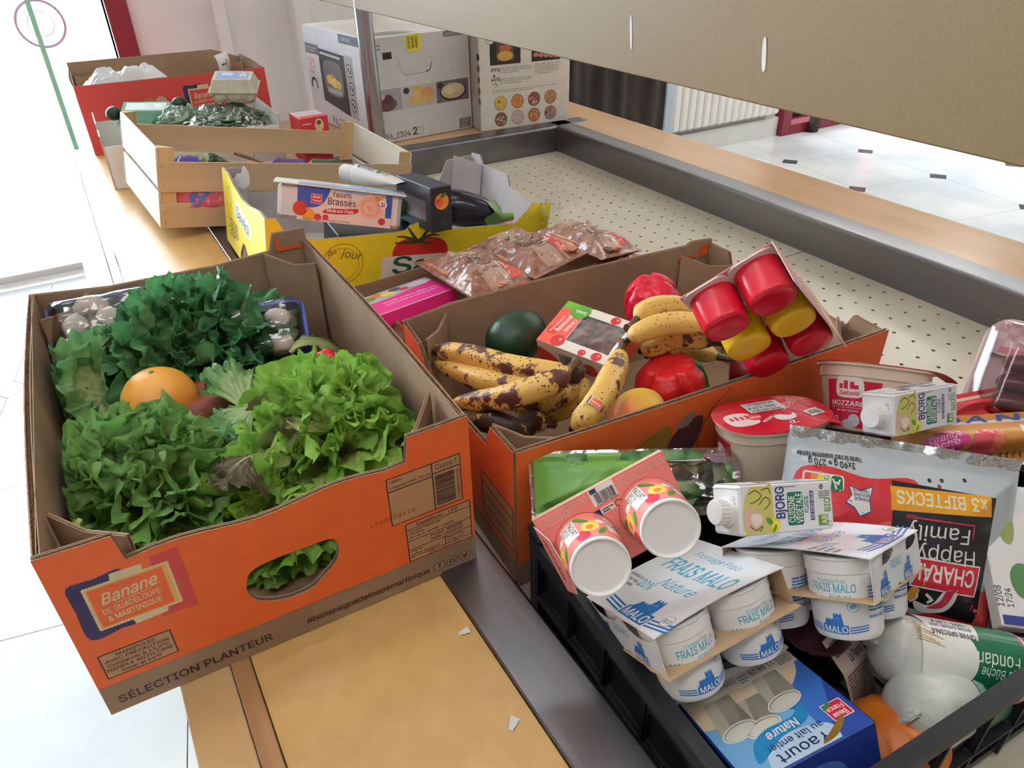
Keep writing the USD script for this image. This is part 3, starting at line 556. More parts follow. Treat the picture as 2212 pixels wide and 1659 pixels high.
for x in (0.0088, CW - 0.0088 - 0.032):
    for y in (0.0048, CD - 0.0048 - 0.022):
        v = [(x, y), (x + 0.032, y), (x, y + 0.022)] if y < 0.1 else [(x, y + 0.022), (x, y), (x + 0.032, y + 0.022)]
        if x > 0.3: v = [(2 * x + 0.032 - a, b) for a, b in v]
        T.part("corner_post", extr(Polygon(v).buffer(0), CH - 0.004, 0.006), "crate_wood_up")
# ------------------------------------------------------------------ vegetables and fruit
def leafy(name, rough=0.45, tr=0.3):
    def make():
        return ({"a": ("attribute", {"attribute": "col"}), "p": ("principled_bsdf", {"roughness": rough, "specular_ior_level": 0.45}), "t": ("translucent_bsdf", {}), "x": ("mix_closure", {"fac": tr}),
                 "tc": ("texture_coordinate", {}), "n": ("noise_texture", {"scale": 90.0, "detail": 4.0}), "b": ("bump", {"strength": 0.35, "distance": 0.004})},
                [("a.color", "p.base_color"), ("a.color", "t.color"), ("tc.object", "n.vector"), ("n.fac", "b.height"), ("b.normal", "p.normal"), ("p.BSDF", "x.closure1"), ("t.BSDF", "x.closure2")], "x.closure")
    RECIPES[name] = make
leafy("leaf"); leafy("skin", 0.35, 0.0); leafy("wet_skin", 0.22, 0.0)
def mixc(a, b, t): t = np.clip(np.asarray(t, float), 0, 1)[..., None]; return np.asarray(a) * (1 - t) + np.asarray(b) * t
def leaf(L, A, th0, beta, amp, pal, seed, nu=34, nv=77, cup=1.2, freq=1.0, decay=0.0):
    """A frilled lettuce leaf growing along +y from the origin and rising along +z; th0 and beta bend it along its length."""
    s, t = np.meshgrid(np.linspace(0.03, 1, nu), np.linspace(-1, 1, nv), indexing="ij"); S = seed * 13.7
    nz = lambda a, b, c=0.0: meshkit.fbm(np.stack([a + S, b + 2.1 * S, np.full_like(a, c + S * 0.3)], -1), 3, seed) - 0.5
    a = t * math.radians(A) * (0.35 + 0.65 * s ** 0.7)
    rho = s * L * (1 - 0.22 * np.abs(t) ** 2.2) * (1 + 0.22 * s ** 3 * nz(t * 3.1, s * 0.5, 4) + 0.24 * s ** 7 * nz(t * 15, s * 2, 7) + 0.10 * s ** 9 * nz(t * 38, s * 2, 12))
    x, d = rho * np.sin(a), rho * np.cos(a)
    m = np.clip(np.maximum(s ** 2.2, np.abs(t) ** 3 * s), 0, 1)
    n = amp * m ** 1.3 * (0.7 * np.sin(t * 9 * freq + S + 5 * nz(t * 2, s * 2)) * (0.6 + nz(t * 4, s, 2)) + 0.42 * np.sin(t * 24 * freq + 2 * S + 7 * nz(t * 3, s * 2, 3)) * s ** 2 + 2.2 * nz(t * 6 * freq, s * 5, 9) + 1.7 * nz(t * 16 * freq, s * 11, 10))
    n += 0.045 * L * nz(x * 55 / 1, d * 55, 3) * 2 * s + 0.02 * L * nz(x * 150, d * 150, 5) * 2 - cup * x * x / L * 0.6 - 0.02 * L * np.exp(-(a / 0.07) ** 2) * (1 - s)
    k = beta / L; th = th0 + k * d
    if abs(beta) > 1e-3: y, z = (np.sin(th) - math.sin(th0)) / k, -(np.cos(th) - math.cos(th0)) / k
    else: y, z = d * math.cos(th0), d * math.sin(th0)
    y = y - n * np.sin(th); z = z + n * np.cos(th); x = x + 0.25 * amp * m * np.sin(t * 19 + S) * np.sign(t)
    P = np.stack([x, y, z], -1).reshape(-1, 3)
    vein = np.exp(-(a / 0.055) ** 2) * (1 - s) + 0.35 * np.exp(-(np.abs(np.sin(a * 9 + s * 1.5)) / 0.16) ** 2) * (1 - s) ** 0.7
    g = np.clip(s * 1.25 - 0.12 + 0.5 * nz(x * 40, d * 40, 6), 0, 1)
    C = mixc(mixc(pal[0], pal[1], g), pal[2], np.clip((s - 0.62) * 2.2 + 1.2 * nz(x * 30, d * 30, 8), 0, 1)); C = mixc(C, pal[0], 0.6 * vein)
    if decay: C = mixc(C, srgb(84, 66, 54), np.clip((nz(x * 26, d * 26, 11) + decay - 0.25) * 7, 0, 1) * 0.9)
    i, j = np.meshgrid(np.arange(nu - 1), np.arange(nv - 1), indexing="ij"); q = (i * nv + j).ravel()
    F = np.vstack([np.stack([q, q + nv, q + nv + 1], 1), np.stack([q, q + nv + 1, q + 1], 1)])
    return P, F, C.reshape(-1, 3)
def inbox(p, R, P, lo, hi, k=0.02):     # leaves give way to the walls of the box they lie in
    q = (p - P) @ R; q = np.array(q)
    for i in range(3):
        d = lo[i] + k - q[:, i]; q[:, i] = np.where(d > 0, lo[i] + k * np.exp(-np.maximum(d, 0) / k), q[:, i])
        d = q[:, i] - hi[i] + k; q[:, i] = np.where(d > 0, hi[i] - k * np.exp(-np.maximum(d, 0) / k), q[:, i])
    return q @ R.T + P
B1IN = (BOX1_R, BOX1_P, (0.010, 0.012, 0.010), (0.390, 0.588, 0.6))
def lettuce(label, pos, axis, L, n, pal, seed, tilt=(15, 88), amp=0.016, side=None, group=None, spread=62, decay=None):
    ax = np.array(axis, float); R = axes((1, 0.2, 0) if abs(ax[0]) < 0.9 * np.linalg.norm(ax) else (0, 1, 0), ax)
    T = Thing("lettuce", label, "lettuce", pos, R); rg = np.random.default_rng(seed)
    T.part("stem_core", lathe([(0, -0.012), (0.014, -0.01), (0.018, 0.0), (0.012, 0.02), (0, 0.03)], 14), "skin", True, srgb(206, 204, 158))
    for i in range(n):
        f = i / (n - 1); az = i * 2.39996 + rg.uniform(-0.3, 0.3); ti = math.radians(tilt[0] + (tilt[1] - tilt[0]) * f ** 0.85 + rg.uniform(-8, 8))
        l = L * (0.62 + 0.4 * f ** 0.5) * rg.uniform(0.92, 1.08)
        b = rg.uniform(0.4, 1.3) - 0.75 * f; v, F, C = leaf(l, spread + rg.uniform(-8, 8), math.pi / 2 - ti, b, amp * rg.uniform(0.8, 1.3), pal, seed * 100 + i, decay=(decay or {}).get(i, 0), cup=rg.uniform(0.2, 1.6))
        c, s = math.cos(az), math.sin(az); v = v + [0, 0.006, 0.002 + 0.004 * (1 - f)]; v = np.stack([v[:, 0] * c - v[:, 1] * s, v[:, 0] * s + v[:, 1] * c, v[:, 2]], 1)
        v = (inbox(v @ R.T + pos, *B1IN) - pos) @ R
        T.part("leaf", (v, F), "leaf", True, C * rg.uniform(0.86, 1.12))
    return T
DK = (srgb(190, 208, 150), srgb(92, 146, 90), srgb(72, 130, 80)); MID = (srgb(214, 222, 158), srgb(152, 184, 98), srgb(112, 160, 84)); YEL = (srgb(220, 226, 150), srgb(164, 196, 84), srgb(132, 182, 72)); PALE = (srgb(214, 222, 172), srgb(150, 186, 118), srgb(80, 142, 84))
lettuce("dark green frilly lettuce, the largest, at the back of the lettuce box", atz(430, 780, 0.105) - [0, 0, ZC], (-0.05, -0.42, 0.9), 0.140, 30, DK, 3, amp=0.015)
lettuce("lettuce lying on its side showing its pale base, against the left wall of the box", atz(262, 872, 0.10) - [0, 0, ZC], (-0.95, 0.0, 0.12), 0.105, 16, PALE, 4, tilt=(8, 62), amp=0.013)
lettuce("mid green lettuce in the front left corner of the box, above the stamp print", atz(318, 1090, 0.08) - [0, 0, ZC], (-0.08, -0.22, 0.95), 0.122, 34, MID, 5, amp=0.014, tilt=(10, 80))
lettuce("bright yellow-green lettuce with loose frilly leaves at the front right of the box", atz(735, 965, 0.09) - [0, 0, ZC], (0.08, -0.2, 0.95), 0.126, 30, YEL, 6, amp=0.017, decay={14: 0.3, 19: 0.25})
lettuce("lettuce lying low behind the handle hole of the box", atz(650, 1205, 0.05) - [0, 0, ZC] + np.array([0, 0.085, 0]), (0.1, -0.85, 0.35), 0.10, 20, YEL, 7, amp=0.014)
def lone_leaf(label, pos, R, L, A, th0, beta, pal, seed, amp=0.012, decay=0.0):
    T = Thing("lettuce_leaf", label, "leaf", pos, R); v, F, C = leaf(L, A, th0, beta, amp, pal, seed, decay=decay); v = (inbox(v @ np.asarray(R).T + pos, *B1IN) - pos) @ np.asarray(R); T.part("blade", (v, F), "leaf", True, C)
    T.part("midrib", tube([v[38 + 77 * k] - [0, 0, 0.0015] for k in range(0, 20, 3)], [0.0035, 0.003, 0.0026, 0.0022, 0.0018, 0.0014, 0.001], 6), "skin", True, srgb(196, 204, 150))
OLIVE = (srgb(176, 184, 122), srgb(98, 122, 64), srgb(60, 88, 46))
lone_leaf("wilted olive lettuce leaf lying against the right wall of the lettuce box", atz(622, 762, 0.135) - [0, 0, ZC], rot(-75), 0.105, 40, 0.5, -1.9, OLIVE, 31)
lone_leaf("curled pale green lettuce leaf standing up between carrots and bright lettuce", atz(545, 905, 0.13) - [0, 0, ZC], rot(12), 0.085, 34, 1.1, -0.8, PALE, 33, 0.016)
OLD = (srgb(212, 212, 140), srgb(164, 184, 90), srgb(132, 164, 74))
lone_leaf("yellowing lettuce leaf with dark rotten patches in the middle of the box", atz(600, 900, 0.158) - [0, 0, ZC], rot(205), 0.078, 60, 0.1, -0.9, OLD, 35, 0.013, decay=0.34)
lone_leaf("small half rotten brown leaf between the two front lettuces", atz(545, 985, 0.150) - [0, 0, ZC], rot(120), 0.055, 66, 0.5, -1.2, OLD, 38, 0.012, decay=0.52)
lone_leaf("pale crumpled leaf lying beside the sweet potatoes", atz(570, 880, 0.150) - [0, 0, ZC], rot(95), 0.062, 55, 0.4, -0.8, PALE, 39, 0.014, decay=0.2)
lone_leaf("yellow leaf tip poking out at the front left corner of the box", atz(165, 1120, 0.145) - [0, 0, ZC], rot(150), 0.06, 50, 0.2, -1.0, (srgb(206, 200, 90), srgb(176, 184, 70), srgb(120, 156, 70)), 36)

def blob(r, nz=0.0, sc=9, seed=1, sub=4):
    m = trimesh.creation.icosphere(sub, 1.0); v = np.array(m.vertices); d = 1 + nz * (meshkit.fbm(v * sc / 9 + seed * 3.3, 3, seed) - 0.5); return v * d[:, None] * np.asarray(r), np.array(m.faces)
basic("citrus", srgb(232, 168, 66), 0.42, srgb(226, 138, 52), 7, bump=0.10, bscale=330)
basic("citrus_pink", srgb(236, 190, 74), 0.4, srgb(232, 142, 92), 9, bump=0.10, bscale=330)
T = Thing("grapefruit", "round yellow-orange grapefruit between the lettuces in the box", "grapefruit", atz(347, 868, 0.125) - [0, 0, ZC]); T.part("peel", blob((0.0475, 0.0475, 0.0455), 0.03), "citrus", True); T.part("stem_scar", lathe([(0.0, 0.0462), (0.003, 0.046), (0.005, 0.0448)], 10), "skin", True, srgb(110, 96, 50))
basic("sweet_potato", srgb(150, 66, 42), 0.6, srgb(96, 44, 40), 26, (1, 3, 1), bump=0.2, bscale=40)
for lb, u, v, z, yw, ln, r in (("reddish brown sweet potato, upper of the two beside the grapefruit", 470, 845, 0.115, -8, 0.095, 0.021), ("reddish brown sweet potato, lower of the two, partly under lettuce leaves", 462, 886, 0.115, 4, 0.10, 0.022)):
    T = Thing("sweet_potato", lb, "sweet potato", atz(u, v, z) - [0, 0, ZC], rot(yw)); s = np.linspace(-1, 1, 22)
    T.part("root", tube(np.c_[s * ln / 2, 0.004 * np.sin(s * 3), 0.004 * np.cos(s * 2)], r * np.sqrt(np.clip(1 - np.abs(s) ** 2.6, 0.02, 1)) * (1 + 0.1 * np.sin(s * 4)), 16), "sweet_potato", True); T.part("root_tip", tube([(-ln / 2, 0, 0), (-ln / 2 - 0.008, 0.001, -0.002)], [0.003, 0.0008], 6), "sweet_potato")

def pepper(label, pos, R, w, h, lobes, cols, seed, green=0.0, ga=1.0):
    T = Thing("bell_pepper", label, "pepper", pos, R); n, k = 72, 40; th = np.linspace(0, 2 * np.pi, n, endpoint=False); s = np.linspace(0, 1, k); rg = np.random.default_rng(seed); ph = rg.uniform(0, 6)
    S, TH = np.meshgrid(s, th, indexing="ij"); 
    prof = np.interp(S, [0, 0.04, 0.12, 0.3, 0.5, 0.7, 0.85, 0.93, 0.975, 1], [0.0, 0.30, 0.62, 0.86, 0.97, 1.0, 0.9, 0.66, 0.36, 0.02]); z = np.interp(S, [0, 0.04, 0.12, 0.3, 0.5, 0.7, 0.85, 0.93, 0.975, 1], [0.05, 0.0, 0.03, 0.2, 0.45, 0.7, 0.92, 0.985, 0.955, 0.9]) * h
    q = (TH + ph) * lobes / 2; cr = np.abs(np.cos(q)); lob = 1 - 0.21 * np.exp(-(cr / 0.30) ** 2) * np.clip(1.2 - 0.5 * np.abs(S - 0.6), 0, 1) + 0.05 * np.sin(TH + ph * 2)
    r = w / 2 * prof * lob; P = np.stack([r * np.cos(TH), r * np.sin(TH), z + 0.06 * h * cr * np.clip((S - 0.75) * 4, 0, 1) * (prof > 0.3)], -1).reshape(-1, 3)
    F = [];
    for i in range(k - 1):
        a = i * n + np.arange(n); b = i * n + (np.arange(n) + 1) % n; F += [np.stack([a, b, b + n], 1), np.stack([a, b + n, a + n], 1)]
    C = np.tile(cols[0], (len(P), 1)); nzv = meshkit.fbm(P * 22 + seed, 3, seed); C = mixc(C, cols[1], (nzv - 0.45) * 3)
    if green: C = mixc(C, cols[2], np.clip((np.cos(TH.ravel() - ga) * 0.45 + nzv + 0.35 * (S.ravel() - 0.5) - (1.12 - green)) * 9, 0, 1))
    T.part("flesh", (P, np.vstack(F)), "wet_skin", True, C)
    T.part("stem", tube([(0, 0, h * 0.9), (0.002, 0, h * 0.97), (0.006, 0.002, h * 1.10)], [w * 0.12, w * 0.06, w * 0.055], 9), "skin", True, cols[2] if len(cols) > 2 else srgb(70, 96, 44))
RD = (srgb(196, 26, 36), srgb(170, 16, 28), srgb(40, 78, 34))
pepper("red pepper half hidden under leaves in the lettuce box", atz(640, 850, 0.10) - [0, 0, ZC], rot(20, 40, 60), 0.062, 0.075, 3, RD, 11)

def open_tray(w, d, h, t=0.0012, flare=0.12, r=0.012, lip=0.006):
    def ring(sx, z, k=0): return [(x, y, z) for x, y in np.array(sbox(-w / 2 * sx + r, -d / 2 * sx + r, w / 2 * sx - r, d / 2 * sx - r).buffer(r + k, quad_segs=4).exterior.coords)[:-1]]
    rings = [ring(1 - flare, 0), ring(1 - flare * 0.85, 0.003), ring(1, h), ring(1, h + 0.0005, lip), ring(1, h - 0.0015, lip), ring(1, h - 0.002, 0.0), ring(1 - flare * 0.85, 0.004, -t), ring(1 - flare, t, -t)]
    n = len(rings[0]); V = np.array([p for q in rings for p in q]); F = []
    for i in range(len(rings) - 1):
        for j in range(n): a, b = i * n + j, i * n + (j + 1) % n; F += [(a, b, b + n), (a, b + n, a + n)]
    for base in (0, (len(rings) - 1) * n): F += [(base, base + j, base + j + 1) for j in range(1, n - 1)]
    return V, np.array(F)
basic("navy_plastic", srgb(38, 52, 112), 0.3); basic("blue_plastic", srgb(52, 72, 170), 0.3); basic("mushroom_white", srgb(222, 206, 186), 0.6, srgb(192, 168, 142), 24)
def mushroom(T, p, R, s=1.0, n=0):
    c = lathe([(0, 0.0), (0.006, 0.0), (0.016, -0.002), (0.0195, 0.003), (0.0185, 0.010), (0.013, 0.0165), (0.006, 0.019), (0, 0.0195)], 22); T.part("mushroom_cap", moved(c, R * s, p), "mushroom_white", True)
    st = lathe([(0, -0.018), (0.007, -0.018), (0.0075, -0.012), (0.006, 0.0), (0, 0.0)], 12); T.part("mushroom_stem", moved(st, R * s, p), "mushroom_white", 40)
def punnet(label, pos, R, w, d, h, plastic, pts, seed):
    T = Thing("mushroom_punnet", label, "punnet", pos, R); T.part("tray", open_tray(w, d, h), plastic, 40); rg = np.random.default_rng(seed)
    for (x, y, z, a, b) in pts: mushroom(T, np.array([x, y, z]), rot(rg.uniform(0, 360), a, b), rg.uniform(0.9, 1.25))
    def f(u, v):
        x, y = (u - 0.5) * w * 1.03, (v - 0.5) * d * 1.03; e = np.clip(np.minimum(np.minimum(u, 1 - u), np.minimum(v, 1 - v)) * 7, 0, 1)
        return x, y, h + 0.002 + (0.022 + 0.006 * meshkit.noise(np.stack([x * 60, y * 60, 0 * x], -1), 3)) * e ** 0.7 - 0.0
    T.part("film_wrap", grid(f, 24, 20), "film", True)
punnet("navy mushroom punnet under clear film in the back left corner of the lettuce box", atz(262, 755, 0.125) - [0, 0, ZC] + np.array([0.0, 0.02, 0.0]), rot(-6, 34), 0.145, 0.105, 0.05, "navy_plastic", [(-0.042, -0.025, 0.042, 20, 10), (-0.008, -0.030, 0.042, -60, 40), (0.026, -0.026, 0.044, 70, -50), (-0.042, 0.012, 0.046, -10, 12), (-0.004, 0.008, 0.046, 30, 60), (0.034, 0.012, 0.045, 12, 5), (-0.02, 0.034, 0.044, 60, 20)], 5)
punnet("bright blue mushroom punnet at the right behind the dark lettuce", atz(630, 760, 0.10) - [0, 0, ZC] + np.array([-0.035, 0.03, -0.005]), rot(-14, 28), 0.13, 0.10, 0.05, "blue_plastic", [(0.03, -0.025, 0.045, 10, 0), (0.03, 0.02, 0.046, 40, 20), (-0.015, -0.02, 0.045, -50, 0), (-0.02, 0.025, 0.046, 0, 20)], 6)

# bananas
def banana_mat(name, y, spot, big, dots=0.2):
    def make():
        return ({"tc": ("texture_coordinate", {}), "n": ("noise_texture", {"scale": 38.0, "detail": 5.0, "roughness": 0.6}), "r": ("rgb_ramp", {"ramp": [(0, (0, 0, 0)), (big, (0, 0, 0)), (big + 0.05, (1, 1, 1)), (1, (1, 1, 1))]}),
                 "v": ("voronoi_texture", {"scale": 190.0, "randomness": 1.0}), "vr": ("rgb_ramp", {"ramp": [(0, (1, 1, 1)), (dots, (1, 1, 1)), (dots + 0.08, (0, 0, 0)), (1, (0, 0, 0))]}),
                 "n2": ("noise_texture", {"scale": 30.0, "detail": 2.0}), "r2": ("rgb_ramp", {"ramp": [(0, (0, 0, 0)), (0.42, (0, 0, 0)), (0.5, (1, 1, 1)), (1, (1, 1, 1))]}), "mu": ("math", {"math_type": "multiply"}), "mx": ("math", {"math_type": "maximum"}),
                 "a": ("attribute", {"attribute": "col"}), "m": ("mix", {"color2": spot}), "p": ("principled_bsdf", {"roughness": 0.46})},
                [("tc.object", "n.vector"), ("tc.object", "v.vector"), ("tc.object", "n2.vector"), ("n.fac", "r.fac"), ("v.distance", "vr.fac"), ("n2.fac", "r2.fac"), ("vr.color", "mu.value1"), ("r2.color", "mu.value2"), ("r.color", "mx.value1"), ("mu.value", "mx.value2"), ("mx.value", "m.fac"), ("a.color", "m.color1"), ("m.color", "p.base_color")], "p.BSDF")
    RECIPES[name] = make
BY, BB = srgb(216, 172, 88), srgb(90, 46, 42)
banana_mat("banana_spotted", BY, BB, 0.55); banana_mat("banana_dark", BY, BB, 0.50, 0.26); banana_mat("banana_ripe", BY, BB, 0.63, 0.14)
def banana(T, pts, r, mat="banana_spotted", up=(0, 0, 1), stem=True, under=None, tint=1.0):
    C = catmull(pts, 9, False); k = len(C); s = np.linspace(0, 1, k)
    rr = r * np.interp(s, [0, 0.05, 0.16, 0.35, 0.65, 0.86, 0.95, 1], [0.36, 0.5, 0.86, 1.0, 1.0, 0.84, 0.55, 0.33]); n = 20; T_ = np.gradient(C, axis=0); T_ /= np.linalg.norm(T_, axis=1, keepdims=True); V = []
    th = np.arange(n) / n * 2 * np.pi; q = 1 + 0.055 * np.cos(5 * th + 0.4)
    for p, t, a in zip(C, T_, rr):
        x = np.cross(t, up); x /= np.linalg.norm(x); y = np.cross(x, t); V.append(p + a * q[:, None] * (np.cos(th)[:, None] * x + np.sin(th)[:, None] * y))
    V = np.vstack(V); F = []
    for i in range(k - 1): a = i * n + np.arange(n); b = i * n + (np.arange(n) + 1) % n; F += [np.stack([a, b, b + n], 1), np.stack([a, b + n, a + n], 1)]
    col = np.repeat(mixc(mixc(np.array(BY) * tint, srgb(150, 160, 70), np.clip((0.10 - s) * 6, 0, 0.4)), srgb(170, 150, 60), np.clip((s - 0.9) * 5, 0, 0.5)), n, 0)
    T.part("peel", (V, np.vstack(F)), mat, True, col, under=under)
    e = C[-1] - C[-4]; e /= np.linalg.norm(e); T.part("blossom_tip", tube([C[-1] - e * 0.001, C[-1] + e * 0.006], [r * 0.36, r * 0.24], 10), "skin", 40, srgb(36, 26, 22), under=under)
    if stem:
        e = C[0] - C[3]; e /= np.linalg.norm(e); T.part("stem", tube([C[0] - e * 0.002, C[0] + e * 0.014, C[0] + e * 0.026 + np.array([0, 0, 0.003])], [r * 0.40, r * 0.32, r * 0.42], 8), "skin", 40, srgb(92, 64, 40), under=under)
# ------------------------------------------------------------------ what lies in the fruit box
Z0 = np.array([0, 0, ZC])
banana_mat("banana_black", BY, srgb(46, 28, 22), 0.42, 0.4)
def bunch(label, fingers, r, mats, name="banana_bunch", cat="bananas", crown=None, tint=1.0):
    o = atz(*fingers[0][0]) - Z0; T = Thing(name, label, cat, o)
    for i, f in enumerate(fingers):
        pts = [atz(*q) - Z0 - o for q in f]; banana(T, pts, r * (1 - 0.04 * (i % 2)), mats[i % len(mats)], tint=tint)
    if crown:
        c = atz(*crown) - Z0 - o; T.part("crown", (blob((0.017, 0.013, 0.014), 0.5, 30, 4, 3)[0] + c, blob((1, 1, 1), 0, 9, 1, 3)[1]), "skin", True, srgb(70, 52, 42))
    return T
bunch("bunch of heavily brown-spotted bananas in the left end of the fruit box", [[(1222, 806, .115), (1195, 806, .118), (1104, 792, .115), (1006, 766, .105), (936, 756, .095)], [(1218, 822, .10), (1180, 832, .10), (1070, 828, .095), (1004, 808, .085), (942, 783, .075)],
       [(1226, 800, .135), (1194, 824, .135), (1140, 845, .128), (1075, 862, .112), (980, 872, .08)], [(1240, 822, .095), (1222, 846, .09), (1170, 868, .07), (1110, 880, .05)], [(1250, 815, .09), (1250, 850, .075), (1220, 880, .055), (1170, 900, .04)]], 0.0172, ["banana_dark", "banana_spotted", "banana_dark"], crown=(1240, 806, .115))
T = Thing("banana", "single upright spotted banana with a small orange fruit sticker near its lower tip", "banana", atz(1341, 765, .135) - Z0)
sb = [atz(*q) - Z0 - (T.pos - Z0) for q in ((1341, 762, .14), (1330, 795, .14), (1306, 845, .138), (1274, 890, .128), (1240, 925, .105))]
banana(T, sb, 0.0178, "banana_spotted")
I = Ink(); I.rect(-0.011, -0.006, 0.011, 0.006, NAVY).rect(-0.009, -0.006, 0.009, 0.006, srgb(226, 222, 214)).rect(-0.0085, -0.0052, 0.0075, 0.0052, srgb(226, 96, 60)).text("Banane", -0.0065, -0.002, 0.0036, srgb(244, 226, 200), sh=0.2, w=0.012)
_c = catmull(sb, 9, False); _c = _c[len(_c) * 3 // 4 - 1]; _t = sb[3] - sb[2]; _t /= np.linalg.norm(_t); _n = EYE - T.pos - _c; _n -= _t * (_n @ _t); _n /= np.linalg.norm(_n); _x = np.cross(_t, _n)
def stick(q): a = q[:, 0] / 0.0182; r = 0.0185 + q[:, 2]; return _c + (r * np.sin(a))[:, None] * _x + (r * np.cos(a))[:, None] * _n - q[:, 1:2] * _t
T.part("sticker", I.mesh(stick, 0.004), "ink_gloss")
bunch("bunch of yellow bananas with brown scars, beside the six-pack of dessert pots", [[(1376, 690, .165), (1396, 672, .17), (1440, 662, .17), (1480, 668, .16), (1512, 690, .14)], [(1545, 712, .16), (1500, 700, .165), (1440, 700, .165), (1390, 715, .16), (1358, 733, .15)],
       [(1545, 738, .13), (1500, 732, .13), (1450, 732, .128), (1412, 748, .12), (1388, 758, .11)], [(1550, 770, .09), (1500, 758, .09), (1450, 752, .085), (1400, 768, .07)]], 0.0168, ["banana_ripe", "banana_ripe", "banana_spotted"], crown=(1552, 725, .145))
bunch("nearly black overripe bananas at the front left corner of the fruit box", [[(1025, 912, .075), (1060, 912, .08), (1100, 925, .078), (1140, 945, .06)], [(1175, 915, .05), (1150, 912, .065), (1120, 930, .065), (1080, 950, .05)]], 0.0165, ["banana_black"], name="banana_bunch")
RG = (srgb(208, 32, 36), srgb(178, 18, 26), srgb(36, 84, 36))
pepper("ribbed red pepper with a green patch in the middle of the fruit box", atz(1446, 785, 0.112) - Z0, rot(20, 170, 8), 0.112, 0.09, 5, RG, 21, green=0.55, ga=0.6)
pepper("red pepper standing against the back wall of the fruit box", atz(1408, 612, 0.17) - Z0, rot(70, 168, 16), 0.092, 0.085, 4, (srgb(206, 24, 50), srgb(180, 14, 36), srgb(70, 96, 44)), 22)
pepper("dark red pepper lying behind the small dessert pots in the fruit box", atz(1575, 812, 0.03) - Z0, rot(10, 80, 30), 0.085, 0.09, 4, (srgb(120, 14, 26), srgb(96, 8, 18), srgb(40, 60, 30)), 23)
basic("avocado_skin", srgb(22, 58, 30), 0.38, srgb(16, 42, 24), 30, bump=0.12, bscale=160)
T = Thing("avocado", "large smooth dark green avocado against the back wall of the fruit box", "avocado", atz(1117, 728, 0.085) - Z0, rot(14, 0, -6))
s = np.linspace(-1, 1, 30); T.part("skin", tube(np.c_[s * 0.054, 0 * s, 0.004 * s], 0.041 * np.sqrt(np.clip(1 - np.abs(s) ** 2.3, 0.004, 1)) * (1 - 0.13 * s), 30), "avocado_skin", True); T.part("stem_scar", tube([(0.053, 0, 0.004), (0.0565, 0, 0.0045)], [0.004, 0.003], 8), "skin", 40, srgb(80, 62, 36))
T = Thing("mango", "yellow mango with a pink blush behind the front wall of the fruit box", "mango", atz(1376, 897, 0.078) - Z0, rot(18, 0, -8)); v, f = blob((0.045, 0.036, 0.033), 0.06, 7, 3)
T.part("skin", (v, f), "skin", True, mixc(srgb(236, 190, 72), srgb(232, 132, 84), np.clip(-v[:, 0] * 26 + 0.25 + 0.4 * (meshkit.fbm(v * 40, 2) - 0.5), 0, 1))); T.part("stem_scar", tube([(0.044, 0, 0.004), (0.047, 0, 0.0045)], [0.004, 0.0025], 8), "skin", 40, srgb(90, 70, 40))

# carton of cherry tomatoes
CR = rot(-67.6, 18.9, 2.3); T = Thing("tomato_carton", "pink and white carton of cherry tomatoes with a clear window, standing among the bananas", "carton", (0.515, 0.809, 0.077), CR)
w, d, h = 0.12, 0.09, 0.045; win = sbox(0.040, 0.018, 0.112, 0.074)
# the window lies in the lid; u runs along the carton's width, v along its depth
F_ = {"front": fmap((0, 0, 0), (1, 0, 0), (0, 0, 1)), "back": fmap((w, d, 0), (-1, 0, 0), (0, 0, 1)), "left": fmap((0, d, 0), (0, -1, 0), (0, 0, 1)), "right": fmap((w, 0, 0), (0, 1, 0), (0, 0, 1)), "top": fmap((0, 0, h), (1, 0, 0), (0, 1, 0))}
body = [apply(F_[k], extr(sbox(0, 0, (w if k in ("front", "back") else d), h), 0.0006, -0.0006)) for k in ("front", "back", "left", "right")] + [bx(0.0007, w - 0.0007, 0.0007, d - 0.0007, 0, 0.0006)]
T.part("carton_body", body, "white_card"); lid = T.part("lid", apply(F_["top"], extr(sbox(0, 0, w, d).difference(win), 0.0006, -0.0006)), "white_card")
PINK, RDK, LIME = srgb(236, 92, 76), srgb(206, 50, 52), srgb(112, 176, 60)
I = Ink(); fr2 = sbox(0, 0, w, d).difference(win.buffer(0.0012))
I.geo(fr2, srgb(236, 226, 214), 0); I.geo(curvy([(0, 0), (0.03, 0), (0.045, 0.03), (0.052, 0.05), (0.03, 0.085), (0.0, 0.09), (-0.01, 0.045)], 6).intersection(sbox(0, 0, w, d)).difference(win.buffer(0.0012)), PINK, 1)
I.geo(curvy([(-0.01, 0.072), (0.018, 0.078), (0.045, 0.088), (0.05, 0.1), (-0.01, 0.1)], 5).intersection(sbox(0, 0, w, d)), LIME, 2).geo(curvy([(0.018, 0.066), (0.034, 0.062), (0.044, 0.07), (0.045, 0.084), (0.03, 0.088), (0.018, 0.08)], 5), srgb(92, 160, 58), 3)
WHT = srgb(244, 238, 230)
I.text("SANS", 0.041, 0.079, 0.006, WHT, ang=180, w=0.018, lv=6).text("Cerises", 0.031, 0.060, 0.0068, WHT, ang=-98, w=0.027, sh=0.15, lv=6).text("gourmandes", 0.021, 0.064, 0.0068, WHT, ang=-98, w=0.036, sh=0.15, lv=6).text("Les tomates cerises", 0.013, 0.060, 0.0028, WHT, ang=-98, lv=6)
for (x, y, r, c) in ((0.088, 0.0815, 0.0075, RDK), (0.03, 0.012, 0.011, RDK), (0.012, 0.028, 0.009, srgb(214, 66, 60)), (0.075, 0.006, 0.006, RDK), (0.098, 0.008, 0.008, RDK), (0.1135, 0.05, 0.005, RDK)): I.disc(x, y, r, c, lv=4).disc(x + r * 0.3, y + r * 0.3, r * 0.25, srgb(240, 150, 140), lv=5)
T.part("print", I.mesh(F_["top"]), "ink_gloss", under=lid)
